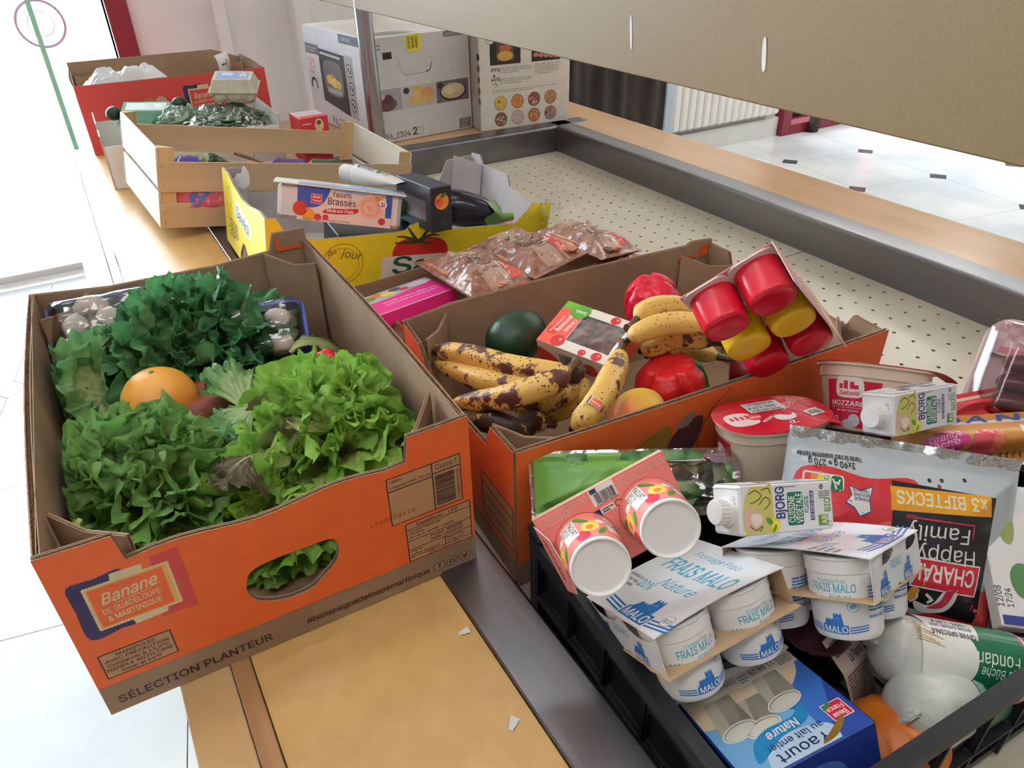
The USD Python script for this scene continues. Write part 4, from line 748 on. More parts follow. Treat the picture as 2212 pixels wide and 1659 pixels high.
I = Ink(); I.rect(0, 0, w, h, srgb(232, 206, 190), lv=0).geo(curvy([(0, 0), (0.04, 0), (0.03, 0.02), (0.01, 0.03), (0, 0.03)], 5), RDK, 1).rect(0.036, 0.008, 0.062, 0.036, WHT, lv=1).bars(0.038, 0.010, 0.060, 0.034, srgb(30, 26, 26), 18, 5).disc(0.09, 0.02, 0.012, RDK, lv=1); T.part("print", I.mesh(F_["front"]), "ink_gloss")
for k in ("left", "right"):
    I = Ink(); I.rect(0, 0, d, h, PINK, lv=0); T.part("print", I.mesh(F_[k]), "ink_gloss")
T.part("window_film", apply(F_["top"], extr(win.buffer(0.001), 0.0003, -0.0011)), "film_pink")
rg = np.random.default_rng(8)
for i in range(11):
    x, y = 0.022 + (i % 4) * 0.026 + rg.uniform(-.003, .003), 0.02 + (i // 4) * 0.025 + rg.uniform(-.003, .003); v, f = blob((0.0125, 0.0125, 0.0125), 0, 9, 1, 3); T.part("cherry_tomato", (v + [x, y, 0.026 - 0.002 * (i % 2)], f), "wet_skin", True, srgb(150, 24, 30))
tag_ = curvy([(0, 0), (0.012, 0.002), (0.016, 0.022), (0.010, 0.042), (0.0, 0.04), (-0.004, 0.02)], 6)
fn = fmap((w - 0.006, 0.016, h + 0.001), (0.8, 0, 0.55), (0, 1, 0)); tg = T.part("brand_tag", apply(fn, extr(tag_, 0.0005)), "white_card"); I = Ink(); I.text("Savéol", 0.0095, 0.005, 0.0075, srgb(60, 120, 70), ang=90, w=0.032); T.part("print", I.mesh(fn, lift=0.0008), "ink_gloss", under=tg)

# six small dessert pots on a flange plate in a printed sleeve
def sqring(a, p=4.0, n=32):
    th = np.arange(n) / n * 2 * np.pi; c, s_ = np.cos(th), np.sin(th); r = a / (np.abs(c) ** p + np.abs(s_) ** p) ** (1 / p); return np.stack([r * c, r * s_], 1)
def sqpot(a0, a1, h, prof=None, n=32, pw=3.2):
    rows = prof or [(a0, 0), (a0 * 0.99, 0.002), (a1 + (a0 - a1) * 0.5, h * 0.5), (a1, h * 0.88), (a1 * 0.96, h * 0.95), (a1 * 0.85, h * 0.99), (a1 * 0.5, h * 1.0), (0.0001, h)]
    V = np.vstack([np.c_[sqring(a, pw, n), np.full(n, z)] for a, z in rows]); F = []
    for i in range(len(rows) - 1):
        q = i * n + np.arange(n); b = i * n + (np.arange(n) + 1) % n; F += [np.stack([q, b, b + n], 1), np.stack([q, b + n, q + n], 1)]
    return V, np.vstack(F)
_rt, _dn, _fw = MC[0], MC[1], ray(1650, 690) / np.linalg.norm(ray(1650, 690))
_e = 0.69 * _rt + 0.72 * _dn; _e -= _fw * (_e @ _fw); _e /= np.linalg.norm(_e); _al = math.radians(60); nrm = math.sin(_al) * _e - math.cos(_al) * _fw; row = math.cos(_al) * _e + math.sin(_al) * _fw; colv = np.cross(nrm, row)
if colv @ _rt < 0: colv = -colv
_q = math.radians(14); nrm, colv = math.cos(_q) * nrm - math.sin(_q) * colv, math.cos(_q) * colv + math.sin(_q) * nrm
RP = np.stack([row, np.cross(nrm, row), nrm], 1); sg = 1.0 if (np.cross(nrm, row) @ colv) > 0 else -1.0
o = EYE + ray(1650, 692) / np.linalg.norm(ray(1650, 692)) * 0.945
T = Thing("dessert_pack", "six-pack of small red and yellow dessert pots standing on edge in the fruit box", "dessert pots", o - Z0 - nrm * 0.02, RP)
basic("foil_pink", srgb(226, 150, 150), 0.3, srgb(206, 110, 110), 30); basic("pot_red", srgb(206, 20, 44), 0.22); basic("pot_yellow", srgb(240, 192, 34), 0.22)
S_ = 0.058; SR = 0.070
for i in range(3):
    for j in range(2):
        x, y = (i - 1) * SR, sg * (j - 0.5) * S_; T.part("dessert_pot", moved(sqpot(0.0284, 0.0268, 0.046, pw=2.4), None, (x, y, 0)), "pot_yellow" if i == 1 else "pot_red", 40)
        g = affinity.scale(Polygon(sqring(0.0292, 6)), SR / S_, 1).difference(Polygon(sqring(0.0280, 2.4))); T.part("flange_rim", moved(extr(g, 0.0014), None, (x, y, -0.0005)), "plastic_white")
T.part("lid_foil", rbx(-SR * 1.5, SR * 1.5, -S_, S_, -0.0022, -0.0006, 0.0004), "foil_pink")
ys = sg * (S_ + 0.002); fn = fmap((-SR * 1.5, ys, -0.002), (1, 0, 0), (0, 0, 1), (0, sg, 0)); sl = T.part("sleeve_side", bx(-SR * 1.5, SR * 1.5, min(ys, ys - sg * 0.0008), max(ys, ys - sg * 0.0008), -0.003, 0.055), "white_card")
I = Ink(); I.rect(0, 0, SR * 3, 0.056, srgb(226, 120, 128), lv=0).text("COMPOTE", 0.02, 0.032, 0.011, srgb(242, 226, 222), lv=3).lines(0.02, 0.012, 0.10, 0.028, 4, srgb(250, 232, 226), 3).geo(curvy([(0.11, 0), (0.178, 0), (0.178, 0.056), (0.13, 0.04)], 4), srgb(226, 198, 120), 1).disc(0.155, 0.03, 0.016, srgb(240, 226, 170), lv=2).disc(0.125, 0.012, 0.01, srgb(176, 190, 110), lv=2)
T.part("print", I.mesh(fn), "ink_gloss", under=sl)
# ------------------------------------------------------------------ sachets in the low tray
def pillow(w, d, t, seed, wr=0.3, seal=0.012, nu=44, nv=36, top=True):
    """Height field of a filled bag lying flat: (u, v) -> height of its upper skin."""
    def H(x, y):
        e = np.minimum(np.clip((np.minimum(x, w - x) - seal * 0.4) / (w * 0.28), 0, 1), np.clip((np.minimum(y, d - y) - seal) / (d * 0.28), 0, 1)); e = np.sin(e * np.pi / 2) ** 0.8
        q = np.stack([x * 38, y * 38, np.full_like(x, seed * 1.7)], -1); n1 = meshkit.fbm(q, 3, seed) - 0.5; n2 = 1 - 2 * np.abs(meshkit.fbm(q * 0.7 + 9, 3, seed + 5) - 0.5)
        return t * e * (1 + wr * n1 * 2) + wr * 0.012 * (n2 - 0.8) * (0.3 + e) + 0.0012
    return H
def bag(T, w, d, t, mat, seed, wr=0.3, fn=None, name="film_bag", col=None, nu=44, nv=36, seal=0.012):
    H = pillow(w, d, t, seed, wr, seal); v, f = grid(lambda u, q: (u * w, q * d, H(u * w, q * d)), nu, nv); lo = v * [1, 1, -0.25] - [0, 0, 0.0006]
    m = join([(v, f), (lo, f[:, ::-1])]); T.part(name, m, mat, True, col); return lambda q: np.column_stack([q[:, 0], q[:, 1], H(q[:, 0], q[:, 1]) + q[:, 2]])
basic("sachet_film", srgb(168, 122, 100), 0.18, srgb(112, 72, 60), 22, (1, 2.6, 1), bump=0.30, bscale=22, lo=0.3, hi=0.7, specular_ior_level=0.7); basic("meat", srgb(170, 96, 66), 0.45, srgb(120, 62, 44), 40, bump=0.4, bscale=60); basic("meat_pale", srgb(206, 150, 120), 0.45, srgb(170, 96, 72), 30, bump=0.4, bscale=60); basic("meat_dark", srgb(110, 60, 50), 0.45, srgb(80, 42, 36), 40, bump=0.4, bscale=60)
def sachet(label, u, v, z, yaw, w, d, meat, seed, text=None, pitch=0, roll=0, pale=True, flat=0.15):
    R = TRAY_R @ rot(yaw, pitch, roll); q = TRAY_R.T @ (atz(u, v, z) - Z0 - TRAY_P); q[1] = q[1] if flat is None else flat; T = Thing("meat_sachet", label, "sachet", TRAY_P + TRAY_R @ q - R @ np.array([w / 2, d / 2, 0.006]), R)
    rg = np.random.default_rng(seed)
    for k in range(5):
        x, y = w * (0.18 + 0.16 * k), d * (0.3 + 0.4 * rg.uniform()); a, b = blob((w * 0.16, d * 0.30, 0.007), 0.5, 30, seed + k, 3); T.part("meat_slice", (np.clip(a + [x, y, 0.007 + 0.001 * k], [0.008, 0.012, 0.001], [w - 0.008, d - 0.012, 0.018]), b), meat if k % 2 else "meat_pale", True)
    fn = bag(T, w, d, 0.026, "film_brown" if not pale else "sachet_film", seed, 0.55, nu=56, nv=46)
    I = Ink(); I.rect(w * 0.32, d * 0.05, w * 0.62, d * 0.95, srgb(172, 140, 120), lv=0).rect(w * 0.33, d * 0.30, w * 0.61, d * 0.62, srgb(96, 58, 44), lv=1)
    if text: I.text(text, w * 0.60, d * 0.58, 0.013, srgb(232, 214, 196), ang=180, w=w * 0.26).text("Filet de porc", w * 0.60, d * 0.26, 0.007, srgb(70, 44, 34), ang=180, w=w * 0.22)
    I.rect(w * 0.66, d * 0.12, w * 0.84, d * 0.36, srgb(196, 84, 74), lv=1).text("10%", w * 0.82, d * 0.32, 0.009, srgb(240, 214, 206), ang=180)
    T.part("label", I.mesh(fn, 0.006), "ink_film"); return T
sachet("brown sachet of sliced meat next to the pink carton in the low tray", 1022, 580, 0.075, -3, 0.150, 0.235, "meat", 41, "Compo", -3, 3)
sachet("brown sachet of sliced meat in the middle of the low tray, tilted up", 1150, 548, 0.088, 3, 0.140, 0.235, "meat", 42, "Compo", -4, -6)
sachet("dark brown sachet of meat at the right end of the low tray beside the flap", 1262, 514, 0.070, 1, 0.115, 0.225, "meat_dark", 43, "BIO", -2, 5)
sachet("crumpled sachet in front at the right end of the low tray", 1310, 560, 0.040, 2, 0.12, 0.09, "meat", 44, None, 0, 0, True, 0.055)
sachet("small crumpled sachet lying low at the front of the tray", 1075, 628, 0.060, 6, 0.15, 0.09, "meat_dark", 45, None, 2, 0, True, 0.05)
def card_box(name, label, cat, pos, R, w, d, h, mat, chamfer=0.0015):
    T = Thing(name, label, cat, pos, R); b = T.part("carton", rbx(0, w, 0, d, 0, h, chamfer), mat)
    F = {"front": fmap((0, 0, 0), (1, 0, 0), (0, 0, 1)), "back": fmap((w, d, 0), (-1, 0, 0), (0, 0, 1)), "left": fmap((0, d, 0), (0, -1, 0), (0, 0, 1)), "right": fmap((w, 0, 0), (0, 1, 0), (0, 0, 1)), "top": fmap((0, 0, h), (1, 0, 0), (0, 1, 0))}
    def ink(face, I, mat="ink_gloss"): T.part("print", I.mesh(F[face]), mat, under=b)
    return T, F, ink
MAG = srgb(226, 52, 140)
for lb, u, v, z, seed in (("pink carton with fruit pictures, upper of two at the left end of the low tray", 880, 634, 0.055, 1), ("pink carton with a striped picture, lower of two at the low tray's left end", 905, 688, 0.012, 2)):
    R = TRAY_R @ rot(4, -6 if seed == 1 else 0); T, F, ink = card_box("pink_carton", lb, "carton", atz(u, v, z) - Z0 - R @ np.array([0.095, 0.05, 0.028]), R, 0.17, 0.10, 0.028, "white_card")
    I = Ink(); I.rect(0.001, 0.001, 0.169, 0.099, MAG, lv=0)
    if seed == 1:
        I.geo(curvy([(0.0, 0.062), (0.06, 0.058), (0.11, 0.066), (0.17, 0.074), (0.17, 0.1), (0, 0.1)], 5).intersection(sbox(0.001, 0.001, 0.169, 0.099)), srgb(176, 184, 204), 1)
        for (x, y, r, c) in ((0.03, 0.08, 0.014, srgb(120, 150, 60)), (0.05, 0.088, 0.012, srgb(206, 120, 60)), (0.07, 0.078, 0.016, srgb(232, 206, 90)), (0.09, 0.088, 0.013, srgb(70, 80, 110)), (0.105, 0.078, 0.01, srgb(206, 70, 70))): I.disc(x, y, r, c, r * 0.7)
        I.disc(0.14, 0.08, 0.026, srgb(224, 214, 220), 0.012)
        for i, t in enumerate(("Pour manger et bien te dépenser,", "bouge et amuse-toi tous les jours !")): I.text(t, 0.155, 0.044 - 0.012 * i, 0.006, srgb(246, 214, 230), ang=180, w=0.12)
    else:
        for k in range(5): I.poly([(0.08 + k * 0.009, 0.03), (0.086 + k * 0.009, 0.03), (0.105 + k * 0.012, 0.095), (0.094 + k * 0.012, 0.095)], (srgb(170, 196, 220), srgb(226, 232, 240))[k % 2])
        I.disc(0.145, 0.07, 0.018, srgb(226, 116, 60)).disc(0.152, 0.055, 0.016, srgb(46, 66, 60))
    ink("top", I); I = Ink(); I.rect(0.001, 0.001, 0.169, 0.027, MAG); ink("front", I); I = Ink(); I.rect(0.001, 0.001, 0.099, 0.027, MAG); ink("left", I)

# ------------------------------------------------------------------ in the yellow box
BLUE1, BLUE2 = srgb(58, 88, 168), srgb(150, 190, 226)
R = rot(-17.3, -10.6, 11.6); T = Thing("yogurt_pack", "long white pack of stirred fruit yogurts lying across the yellow box", "yogurt pack", (0.292, 1.438, 0.156), R); w, d, h = 0.25, 0.066, 0.072
T.part("tray", rbx(0.004, w - 0.004, 0.003, d - 0.003, 0, h - 0.004, 0.008), "plastic_white"); T.part("lid_flange", rbx(-0.004, w + 0.004, -0.003, d + 0.003, h - 0.0035, h - 0.0005, 0.001), "plastic_white")
for k in range(1, 4): T.part("pot_gap", rbx(w * k / 4 - 0.001, w * k / 4 + 0.001, 0.0024, 0.003, 0.008, h - 0.01, 0.0002), "grey_card")
sl = T.part("sleeve", [bx(0.042, 0.226, 0.0012, 0.0024, 0.002, h - 0.001), bx(0.042, 0.226, 0.0012, d - 0.0012, h, h + 0.0008), bx(0.042, 0.226, d - 0.0024, d - 0.0012, 0.002, h)], "white_card")
fn = fmap((0.042, 0.0012, 0.002), (1, 0, 0), (0, 0, 1)); I = Ink(); L_, Hh = 0.184, h - 0.003
I.rect(0, 0, L_, Hh, srgb(238, 214, 200), lv=0).geo(curvy([(0, 0.03), (0.03, 0.026), (0.052, 0.04), (0.06, 0.08), (-0.01, 0.09), (-0.02, 0.05)], 6).intersection(sbox(0, 0, L_, Hh)), BLUE1, 1).geo(curvy([(0.05, Hh - 0.004), (0.184, Hh - 0.010), (0.19, Hh + 0.01), (0.05, Hh + 0.01)], 3).intersection(sbox(0, 0, L_, Hh)), BLUE2, 1).rect(L_ - 0.012, 0.02, L_, Hh, BLUE1, lv=1)
I.rect(0.026, 0.034, 0.047, 0.053, srgb(240, 236, 232), lv=4).rect(0.027, 0.035, 0.046, 0.052, srgb(206, 40, 70), lv=5).text("Belle", 0.0365, 0.045, 0.005, WHT, al="c", w=0.014, lv=6).text("France", 0.0365, 0.038, 0.005, WHT, al="c", w=0.016, lv=6)
DKT = srgb(52, 50, 52); I.text("Yaourts", 0.066, 0.0515, 0.0105, DKT, w=0.037, bold=False, lv=6).text("Brassés", 0.0575, 0.0355, 0.013, DKT, w=0.054, bold=False, lv=6)
I.geo(curvy([(0.05, 0.018), (0.06, 0.027), (0.09, 0.029), (0.12, 0.032), (0.112, 0.022), (0.085, 0.018)], 6), srgb(206, 44, 48), 3).text("Mixés aux Fruits", 0.056, 0.0205, 0.0062, WHT, ang=1.5, w=0.052, sh=0.25, lv=6)
for r, c in ((0.026, srgb(240, 186, 158)), (0.02, srgb(236, 168, 138)), (0.013, srgb(242, 190, 164)), (0.006, srgb(234, 164, 132))): I.disc(0.140 + r * 0.1, 0.035 + r * 0.12, r, c, r * 0.95)
for (x, y, r, c) in ((0.006, 0.022, 0.014, srgb(206, 62, 48)), (0.022, 0.012, 0.012, srgb(232, 150, 50)), (0.04, 0.008, 0.007, srgb(196, 50, 50)), (0.055, 0.009, 0.006, srgb(206, 56, 60)), (0.158, 0.055, 0.009, srgb(240, 160, 84)), (0.166, 0.012, 0.007, srgb(196, 60, 60))): I.disc(x, y, r, c, lv=4)
I.disc(0.1655, 0.046, 0.009, WHT, lv=5).text("1", 0.161, 0.042, 0.008, DKT, lv=6).text("t", 0.167, 0.042, 0.008, srgb(206, 44, 48), lv=6).lines(0.01, 0.002, 0.16, 0.006, 1, srgb(190, 140, 120), 9)
for x in (0.03, 0.09, 0.145): I.rect(x, Hh - 0.003, x + 0.022, Hh - 0.001, DKT, lv=6)
T.part("print", I.mesh(fn), "ink_gloss", under=sl)
I = Ink(); I.rect(0, 0, L_, d - 0.003, srgb(214, 206, 216), lv=0).geo(curvy([(0.0, 0.0), (0.05, 0.004), (0.11, 0.0), (0.184, 0.01), (0.184, 0.04), (0.1, 0.03), (0, 0.02)], 4).intersection(sbox(0, 0, L_, d)), BLUE2, 1).rect(0.03, 0.03, 0.09, 0.055, srgb(232, 206, 202), 0.006).text("1t", 0.12, 0.02, 0.012, BLUE1).lines(0.10, 0.036, 0.16, 0.05, 2, BLUE1, 5); T.part("print", I.mesh(fmap((0.042, 0.0015, h + 0.0008), (1, 0, 0), (0, 1, 0))), "ink_gloss", under=sl)
I = Ink(); I.rect(0.226, 0, 0.25, d, BLUE2, lv=0).disc(0.238, 0.02, 0.009, srgb(236, 170, 150)); T.part("print", I.mesh(fmap((0, 0, h - 0.0004), (1, 0, 0), (0, 1, 0))), "ink_gloss")
# white squeeze tube
o = atz(742, 372, 0.19) - Z0; e = atz(850, 392, 0.185) - Z0 - o; L_ = 0.15; T = Thing("squeeze_tube", "white plastic tube with a small blue print lying behind the yogurt pack", "tube", o, axes(np.array([0, 0.3, 1.0]), e))
T.part("cap", lathe([(0, 0), (0.017, 0), (0.018, 0.003), (0.018, 0.026), (0.0165, 0.027), (0, 0.027)], 28), "plastic_white", 40)
n = 28; rows = []; th = np.arange(n) / n * 2 * np.pi
for z, a, b in ((0.027, 0.0165, 0.0165), (0.032, 0.021, 0.021), (0.06, 0.0215, 0.020), (0.11, 0.0235, 0.013), (0.15, 0.025, 0.0015)): rows.append(np.stack([b * np.cos(th), a * np.sin(th), np.full(n, z)], 1))
F = [];
for i in range(4): q = i * n + np.arange(n); b = i * n + (np.arange(n) + 1) % n; F += [np.stack([q, b, b + n], 1), np.stack([q, b + n, q + n], 1)]
T.part("tube_body", (np.vstack(rows), np.vstack(F)), "plastic_white", True)
I = Ink(); I.rect(-0.012, 0.044, 0.012, 0.049, srgb(44, 60, 120)).lines(-0.014, 0.052, 0.014, 0.085, 7, srgb(80, 92, 130), 3).rect(-0.006, 0.092, 0.012, 0.098, srgb(50, 130, 70)).lines(-0.012, 0.10, 0.012, 0.118, 4, srgb(120, 128, 140), 4)
T.part("print", I.mesh(lambda q: np.column_stack([0.0219 - 0.15 * np.clip(q[:, 1] - 0.06, 0, 1) - q[:, 0] ** 2 * 18 + q[:, 2], q[:, 0] * 1.0, q[:, 1]]), 0.004), "ink_gloss")
# black fruit crate box
BLK = srgb(38, 40, 48); R = rot(6.7, -2.1, 3.7); T, F, ink = card_box("peach_box", "dark carton with peach pictures standing in the yellow box", "carton", (0.574, 1.319, 0.102), R, 0.05, 0.14, 0.092, "dark_card"); basic("dark_card", srgb(44, 46, 54), 0.5, srgb(38, 40, 47), 20)
def peach(I, x, y, r): I.disc(x, y, r, srgb(232, 150, 66), lv=2).disc(x - r * 0.35, y - r * 0.1, r * 0.55, srgb(226, 110, 56), lv=3).disc(x - r * 0.6, y + r * 0.1, r * 0.3, srgb(206, 70, 50), lv=4).disc(x + r * 0.25, y + r * 0.75, r * 0.55, srgb(60, 120, 50), r * 0.25, 30, lv=5)
I = Ink(); I.rect(0.001, 0.001, 0.049, 0.091, BLK, lv=0); peach(I, 0.026, 0.062, 0.0165); I.disc(0.03, 0.018, 0.01, srgb(30, 70, 50), 0.005, -20); ink("front", I)
I = Ink(); I.geo(curvy([(0.002, 0.06), (0.04, 0.072), (0.09, 0.066), (0.138, 0.080), (0.138, 0.09), (0.002, 0.09)], 4).intersection(sbox(0.001, 0.001, 0.139, 0.091)), srgb(70, 70, 78), 1).rect(0.02, 0.02, 0.12, 0.062, srgb(124, 116, 122), 0.004, lv=2); ink("left", I)
T, F, ink = card_box("peach_box", "dark carton lying low with peach pictures on its side, in front in the yellow box", "carton", (0.395, 1.405, 0.045), rot(-4, 0, 8), 0.22, 0.12, 0.062, "dark_card")
I = Ink(); I.rect(0.001, 0.001, 0.219, 0.061, BLK, lv=0); peach(I, 0.165, 0.047, 0.015); peach(I, 0.215, 0.02, 0.012); I.disc(0.145, 0.05, 0.008, srgb(40, 100, 60), 0.004, 30); ink("front", I)
I = Ink(); I.rect(0.001, 0.001, 0.219, 0.119, BLK, lv=0); peach(I, 0.18, 0.05, 0.012); ink("top", I)
# aubergine
T = Thing("aubergine", "dark purple aubergine with a green cap in the right of the yellow box", "aubergine", atz(1010, 455, 0.085) - Z0, rot(-30, 0, 14)); s = np.linspace(-1, 1, 30)
basic("aubergine_skin", srgb(26, 22, 36), 0.18); T.part("fruit_body", tube(np.c_[s * 0.075, 0.004 * np.cos(s * 2), 0.0 * s], 0.040 * np.sqrt(np.clip(1 - np.abs(s) ** 3.0, 0.004, 1)) * (1 - 0.16 * s), 28), "aubergine_skin", True)
th = np.linspace(0, 2 * np.pi, 41); V = [(0.079, 0, 0)] + [(0.070 - 0.030 * (0.35 + 0.65 * abs(math.sin(2.5 * a)) ** 1.5), 0.034 * math.cos(a) * 1.0, 0.034 * math.sin(a)) for a in th[:-1]] + [(0.0745, 0.02 * math.cos(a), 0.02 * math.sin(a)) for a in th[:-1]]
T.part("calyx", (np.array(V), np.array([(0, 41 + i, 41 + (i + 1) % 40) for i in range(40)] + [q for i in range(40) for q in ((41 + i, 1 + i, 1 + (i + 1) % 40), (41 + i, 1 + (i + 1) % 40, 41 + (i + 1) % 40))])), "skin", True, srgb(96, 128, 70)); T.part("stem", tube([(0.074, 0, 0), (0.09, 0.002, 0.004), (0.104, 0.006, 0.008)], [0.013, 0.010, 0.009], 10), "skin", 40, srgb(110, 138, 76))
T = Thing("paper_bag", "pink speckled paper bag lying flat beside the aubergine", "bag", atz(1010, 500, 0.05) - Z0, rot(-8, 0, 7)); basic("pink_paper", srgb(214, 130, 150), 0.6, srgb(230, 176, 186), 40); bag(T, 0.14, 0.10, 0.016, "pink_paper", 61, 0.3)
T = Thing("cucumber_piece", "dark green vegetable end beside the dark carton in the yellow box", "vegetable", atz(878, 455, 0.11) - Z0, rot(60, 0, 40)); s = np.linspace(-1, 1, 16); T.part("skin", tube(np.c_[s * 0.05, 0 * s, 0 * s], 0.02 * np.sqrt(np.clip(1 - np.abs(s) ** 3.5, 0.01, 1)), 18), "skin", True, srgb(50, 100, 40)); T.part("stem_end", tube([(0.049, 0, 0), (0.056, 0, 0)], [0.005, 0.003], 8), "skin", 40, srgb(110, 120, 70))
# ------------------------------------------------------------------ in the wooden crate
def in_crate(x, y, z): return WC_P + WC_R @ np.array([x, y, z])
T = Thing("courgette", "dark green courgette with a pale cut end sticking up in the wooden crate", "courgette", in_crate(0.185, 0.10, 0.115), WC_R @ rot(200, 0, -28))
s = np.linspace(-1, 1, 18); T.part("skin", tube(np.c_[s * 0.07, 0 * s, 0 * s], 0.021 * (1 + 0.1 * s) * np.sqrt(np.clip(1 - np.abs(s) ** 8, 0.1, 1)), 18), "wet_skin", True, srgb(30, 62, 38)); T.part("cut_end", tube([(0.068, 0, 0), (0.073, 0, 0), (0.082, 0.002, 0)], [0.014, 0.009, 0.008], 12), "skin", 40, srgb(150, 160, 120))
T = Thing("dry_twig", "thin brown dried stalk beside the courgette in the wooden crate", "stalk", in_crate(0.24, 0.13, 0.13), WC_R); T.part("stalk", tube([(-0.03, 0, 0.02), (0.02, 0, 0.006), (0.07, 0.01, -0.012)], [0.004, 0.005, 0.003], 7), "skin", 40, srgb(120, 90, 54)); T.part("twig", tube([(0.02, 0, 0.006), (0.03, 0.02, 0.012)], [0.003, 0.002], 6), "skin", 40, srgb(110, 80, 50))
for lb, x, y, z, c1, c2, seed in (("purple printed film bag behind the courgette in the wooden crate", 0.33, 0.22, 0.10, srgb(84, 56, 110), srgb(206, 200, 196), 71), ("dark green and purple film bag in the middle of the wooden crate", 0.44, 0.20, 0.10, srgb(70, 84, 60), srgb(96, 50, 84), 72), ("blue and violet film bag at the left in the wooden crate", 0.09, 0.20, 0.10, srgb(70, 60, 140), srgb(180, 170, 190), 73)):
    T = Thing("printed_bag", lb, "bag", in_crate(x, y, z), WC_R @ rot(10 * (seed - 72), -28)); fn = bag(T, 0.13, 0.12, 0.03, "plastic_white", seed, 0.3); I = Ink(); I.rect(0.006, 0.006, 0.124, 0.114, c1, 0.01, lv=0).disc(0.06, 0.06, 0.03, c2, 0.02).rect(0.02, 0.085, 0.10, 0.1, c2, 0.004); T.part("print", I.mesh(fn, 0.008), "ink_film")
T = Thing("pink_blue_bag", "pink bag with blue stripes seen through the gap between the crate slats", "bag", in_crate(0.02, 0.012, 0.02), WC_R @ rot(0, 78)); fn = bag(T, 0.30, 0.11, 0.02, "pink_paper", 74, 0.2); I = Ink()
I.geo(sbox(0.008, 0.008, 0.292, 0.102), srgb(206, 96, 110), 0)
for k in (0.02, 0.14): I.poly([(k, 0.01), (k + 0.03, 0.01), (k + 0.11, 0.1), (k + 0.06, 0.1)], srgb(60, 96, 186), 1)
I.poly([(0.11, 0.01), (0.13, 0.01), (0.15, 0.1), (0.125, 0.1)], srgb(226, 130, 90), 1); T.part("print", I.mesh(fn, 0.01), "ink_film")
R = rot(3); T, F, ink = card_box("red_carton", "red carton with a small beige emblem, standing just behind the wooden crate", "carton", (0.60, 2.305, 0.0058), R, 0.088, 0.10, 0.135, "red_card"); basic("red_card", srgb(212, 52, 56), 0.45, srgb(200, 44, 50), 20)
I = Ink(); I.disc(0.058, 0.110, 0.014, srgb(226, 196, 150), 0.02).disc(0.058, 0.118, 0.007, srgb(120, 80, 50)).rect(0.006, 0.116, 0.034, 0.119, srgb(240, 214, 206)).rect(0.0, 0.05, 0.088, 0.06, srgb(236, 226, 214)); ink("front", I); I = Ink(); I.rect(0.001, 0.001, 0.087, 0.099, srgb(222, 202, 206)).rect(0.0015, 0.0015, 0.0865, 0.03, srgb(214, 62, 66)); ink("top", I)
T = Thing("pale_bottle", "pale plastic bottle lying at the right end of the wooden crate", "bottle", in_crate(0.60, 0.10, 0.05), WC_R @ axes((0, 0, 1), (0.2, 1, 0.1))); T.part("bottle_body", lathe([(0, 0), (0.028, 0), (0.031, 0.004), (0.031, 0.13), (0.014, 0.155), (0.012, 0.165), (0, 0.165)], 26), "plastic_white", 40); T.part("cap", lathe([(0, 0.165), (0.014, 0.165), (0.014, 0.182), (0, 0.182)], 20), "blue_plastic", 40)

# ------------------------------------------------------------------ white carton between the crate and the farthest box
WX, WY = 0.50, 0.36; WB_R = rot(-1.5); WB_P = np.array([0.056, 2.385, 0.0008]); T = Thing("white_box", "open white cardboard box with a cut-out side, behind the wooden crate", "box", WB_P, WB_R)
cutl = Polygon([(0, 0), (WY, 0), (WY, 0.15), (0.27, 0.15), (0.25, 0.12), (0.20, 0.12), (0.18, 0.15), (0, 0.15)]).difference(curvy([(0.13, 0.0), (0.15, 0.035), (0.2, 0.035), (0.22, 0.0)], 4))
T.part("side_panel", panel(cutl, 0.004, fmap((0, WY, 0), (0, -1, 0), (0, 0, 1))), "white_card"); T.part("side_panel", panel(sbox(0, 0, WY, 0.15), 0.004, fmap((WX, 0, 0), (0, 1, 0), (0, 0, 1))), "white_card")
T.part("front_panel", panel(sbox(0.005, 0, WX - 0.005, 0.12), 0.004, fmap((0, 0, 0), (1, 0, 0), (0, 0, 1))), "white_card"); T.part("back_panel", panel(sbox(0.005, 0, WX - 0.005, 0.12), 0.004, fmap((WX, WY, 0), (-1, 0, 0), (0, 0, 1))), "white_card"); T.part("bottom_panel", bx(0.005, WX - 0.005, 0.005, WY - 0.005, 0.0005, 0.004), "white_card")
def wb(x, y, z): return WB_P + WB_R @ np.array([x, y, z])
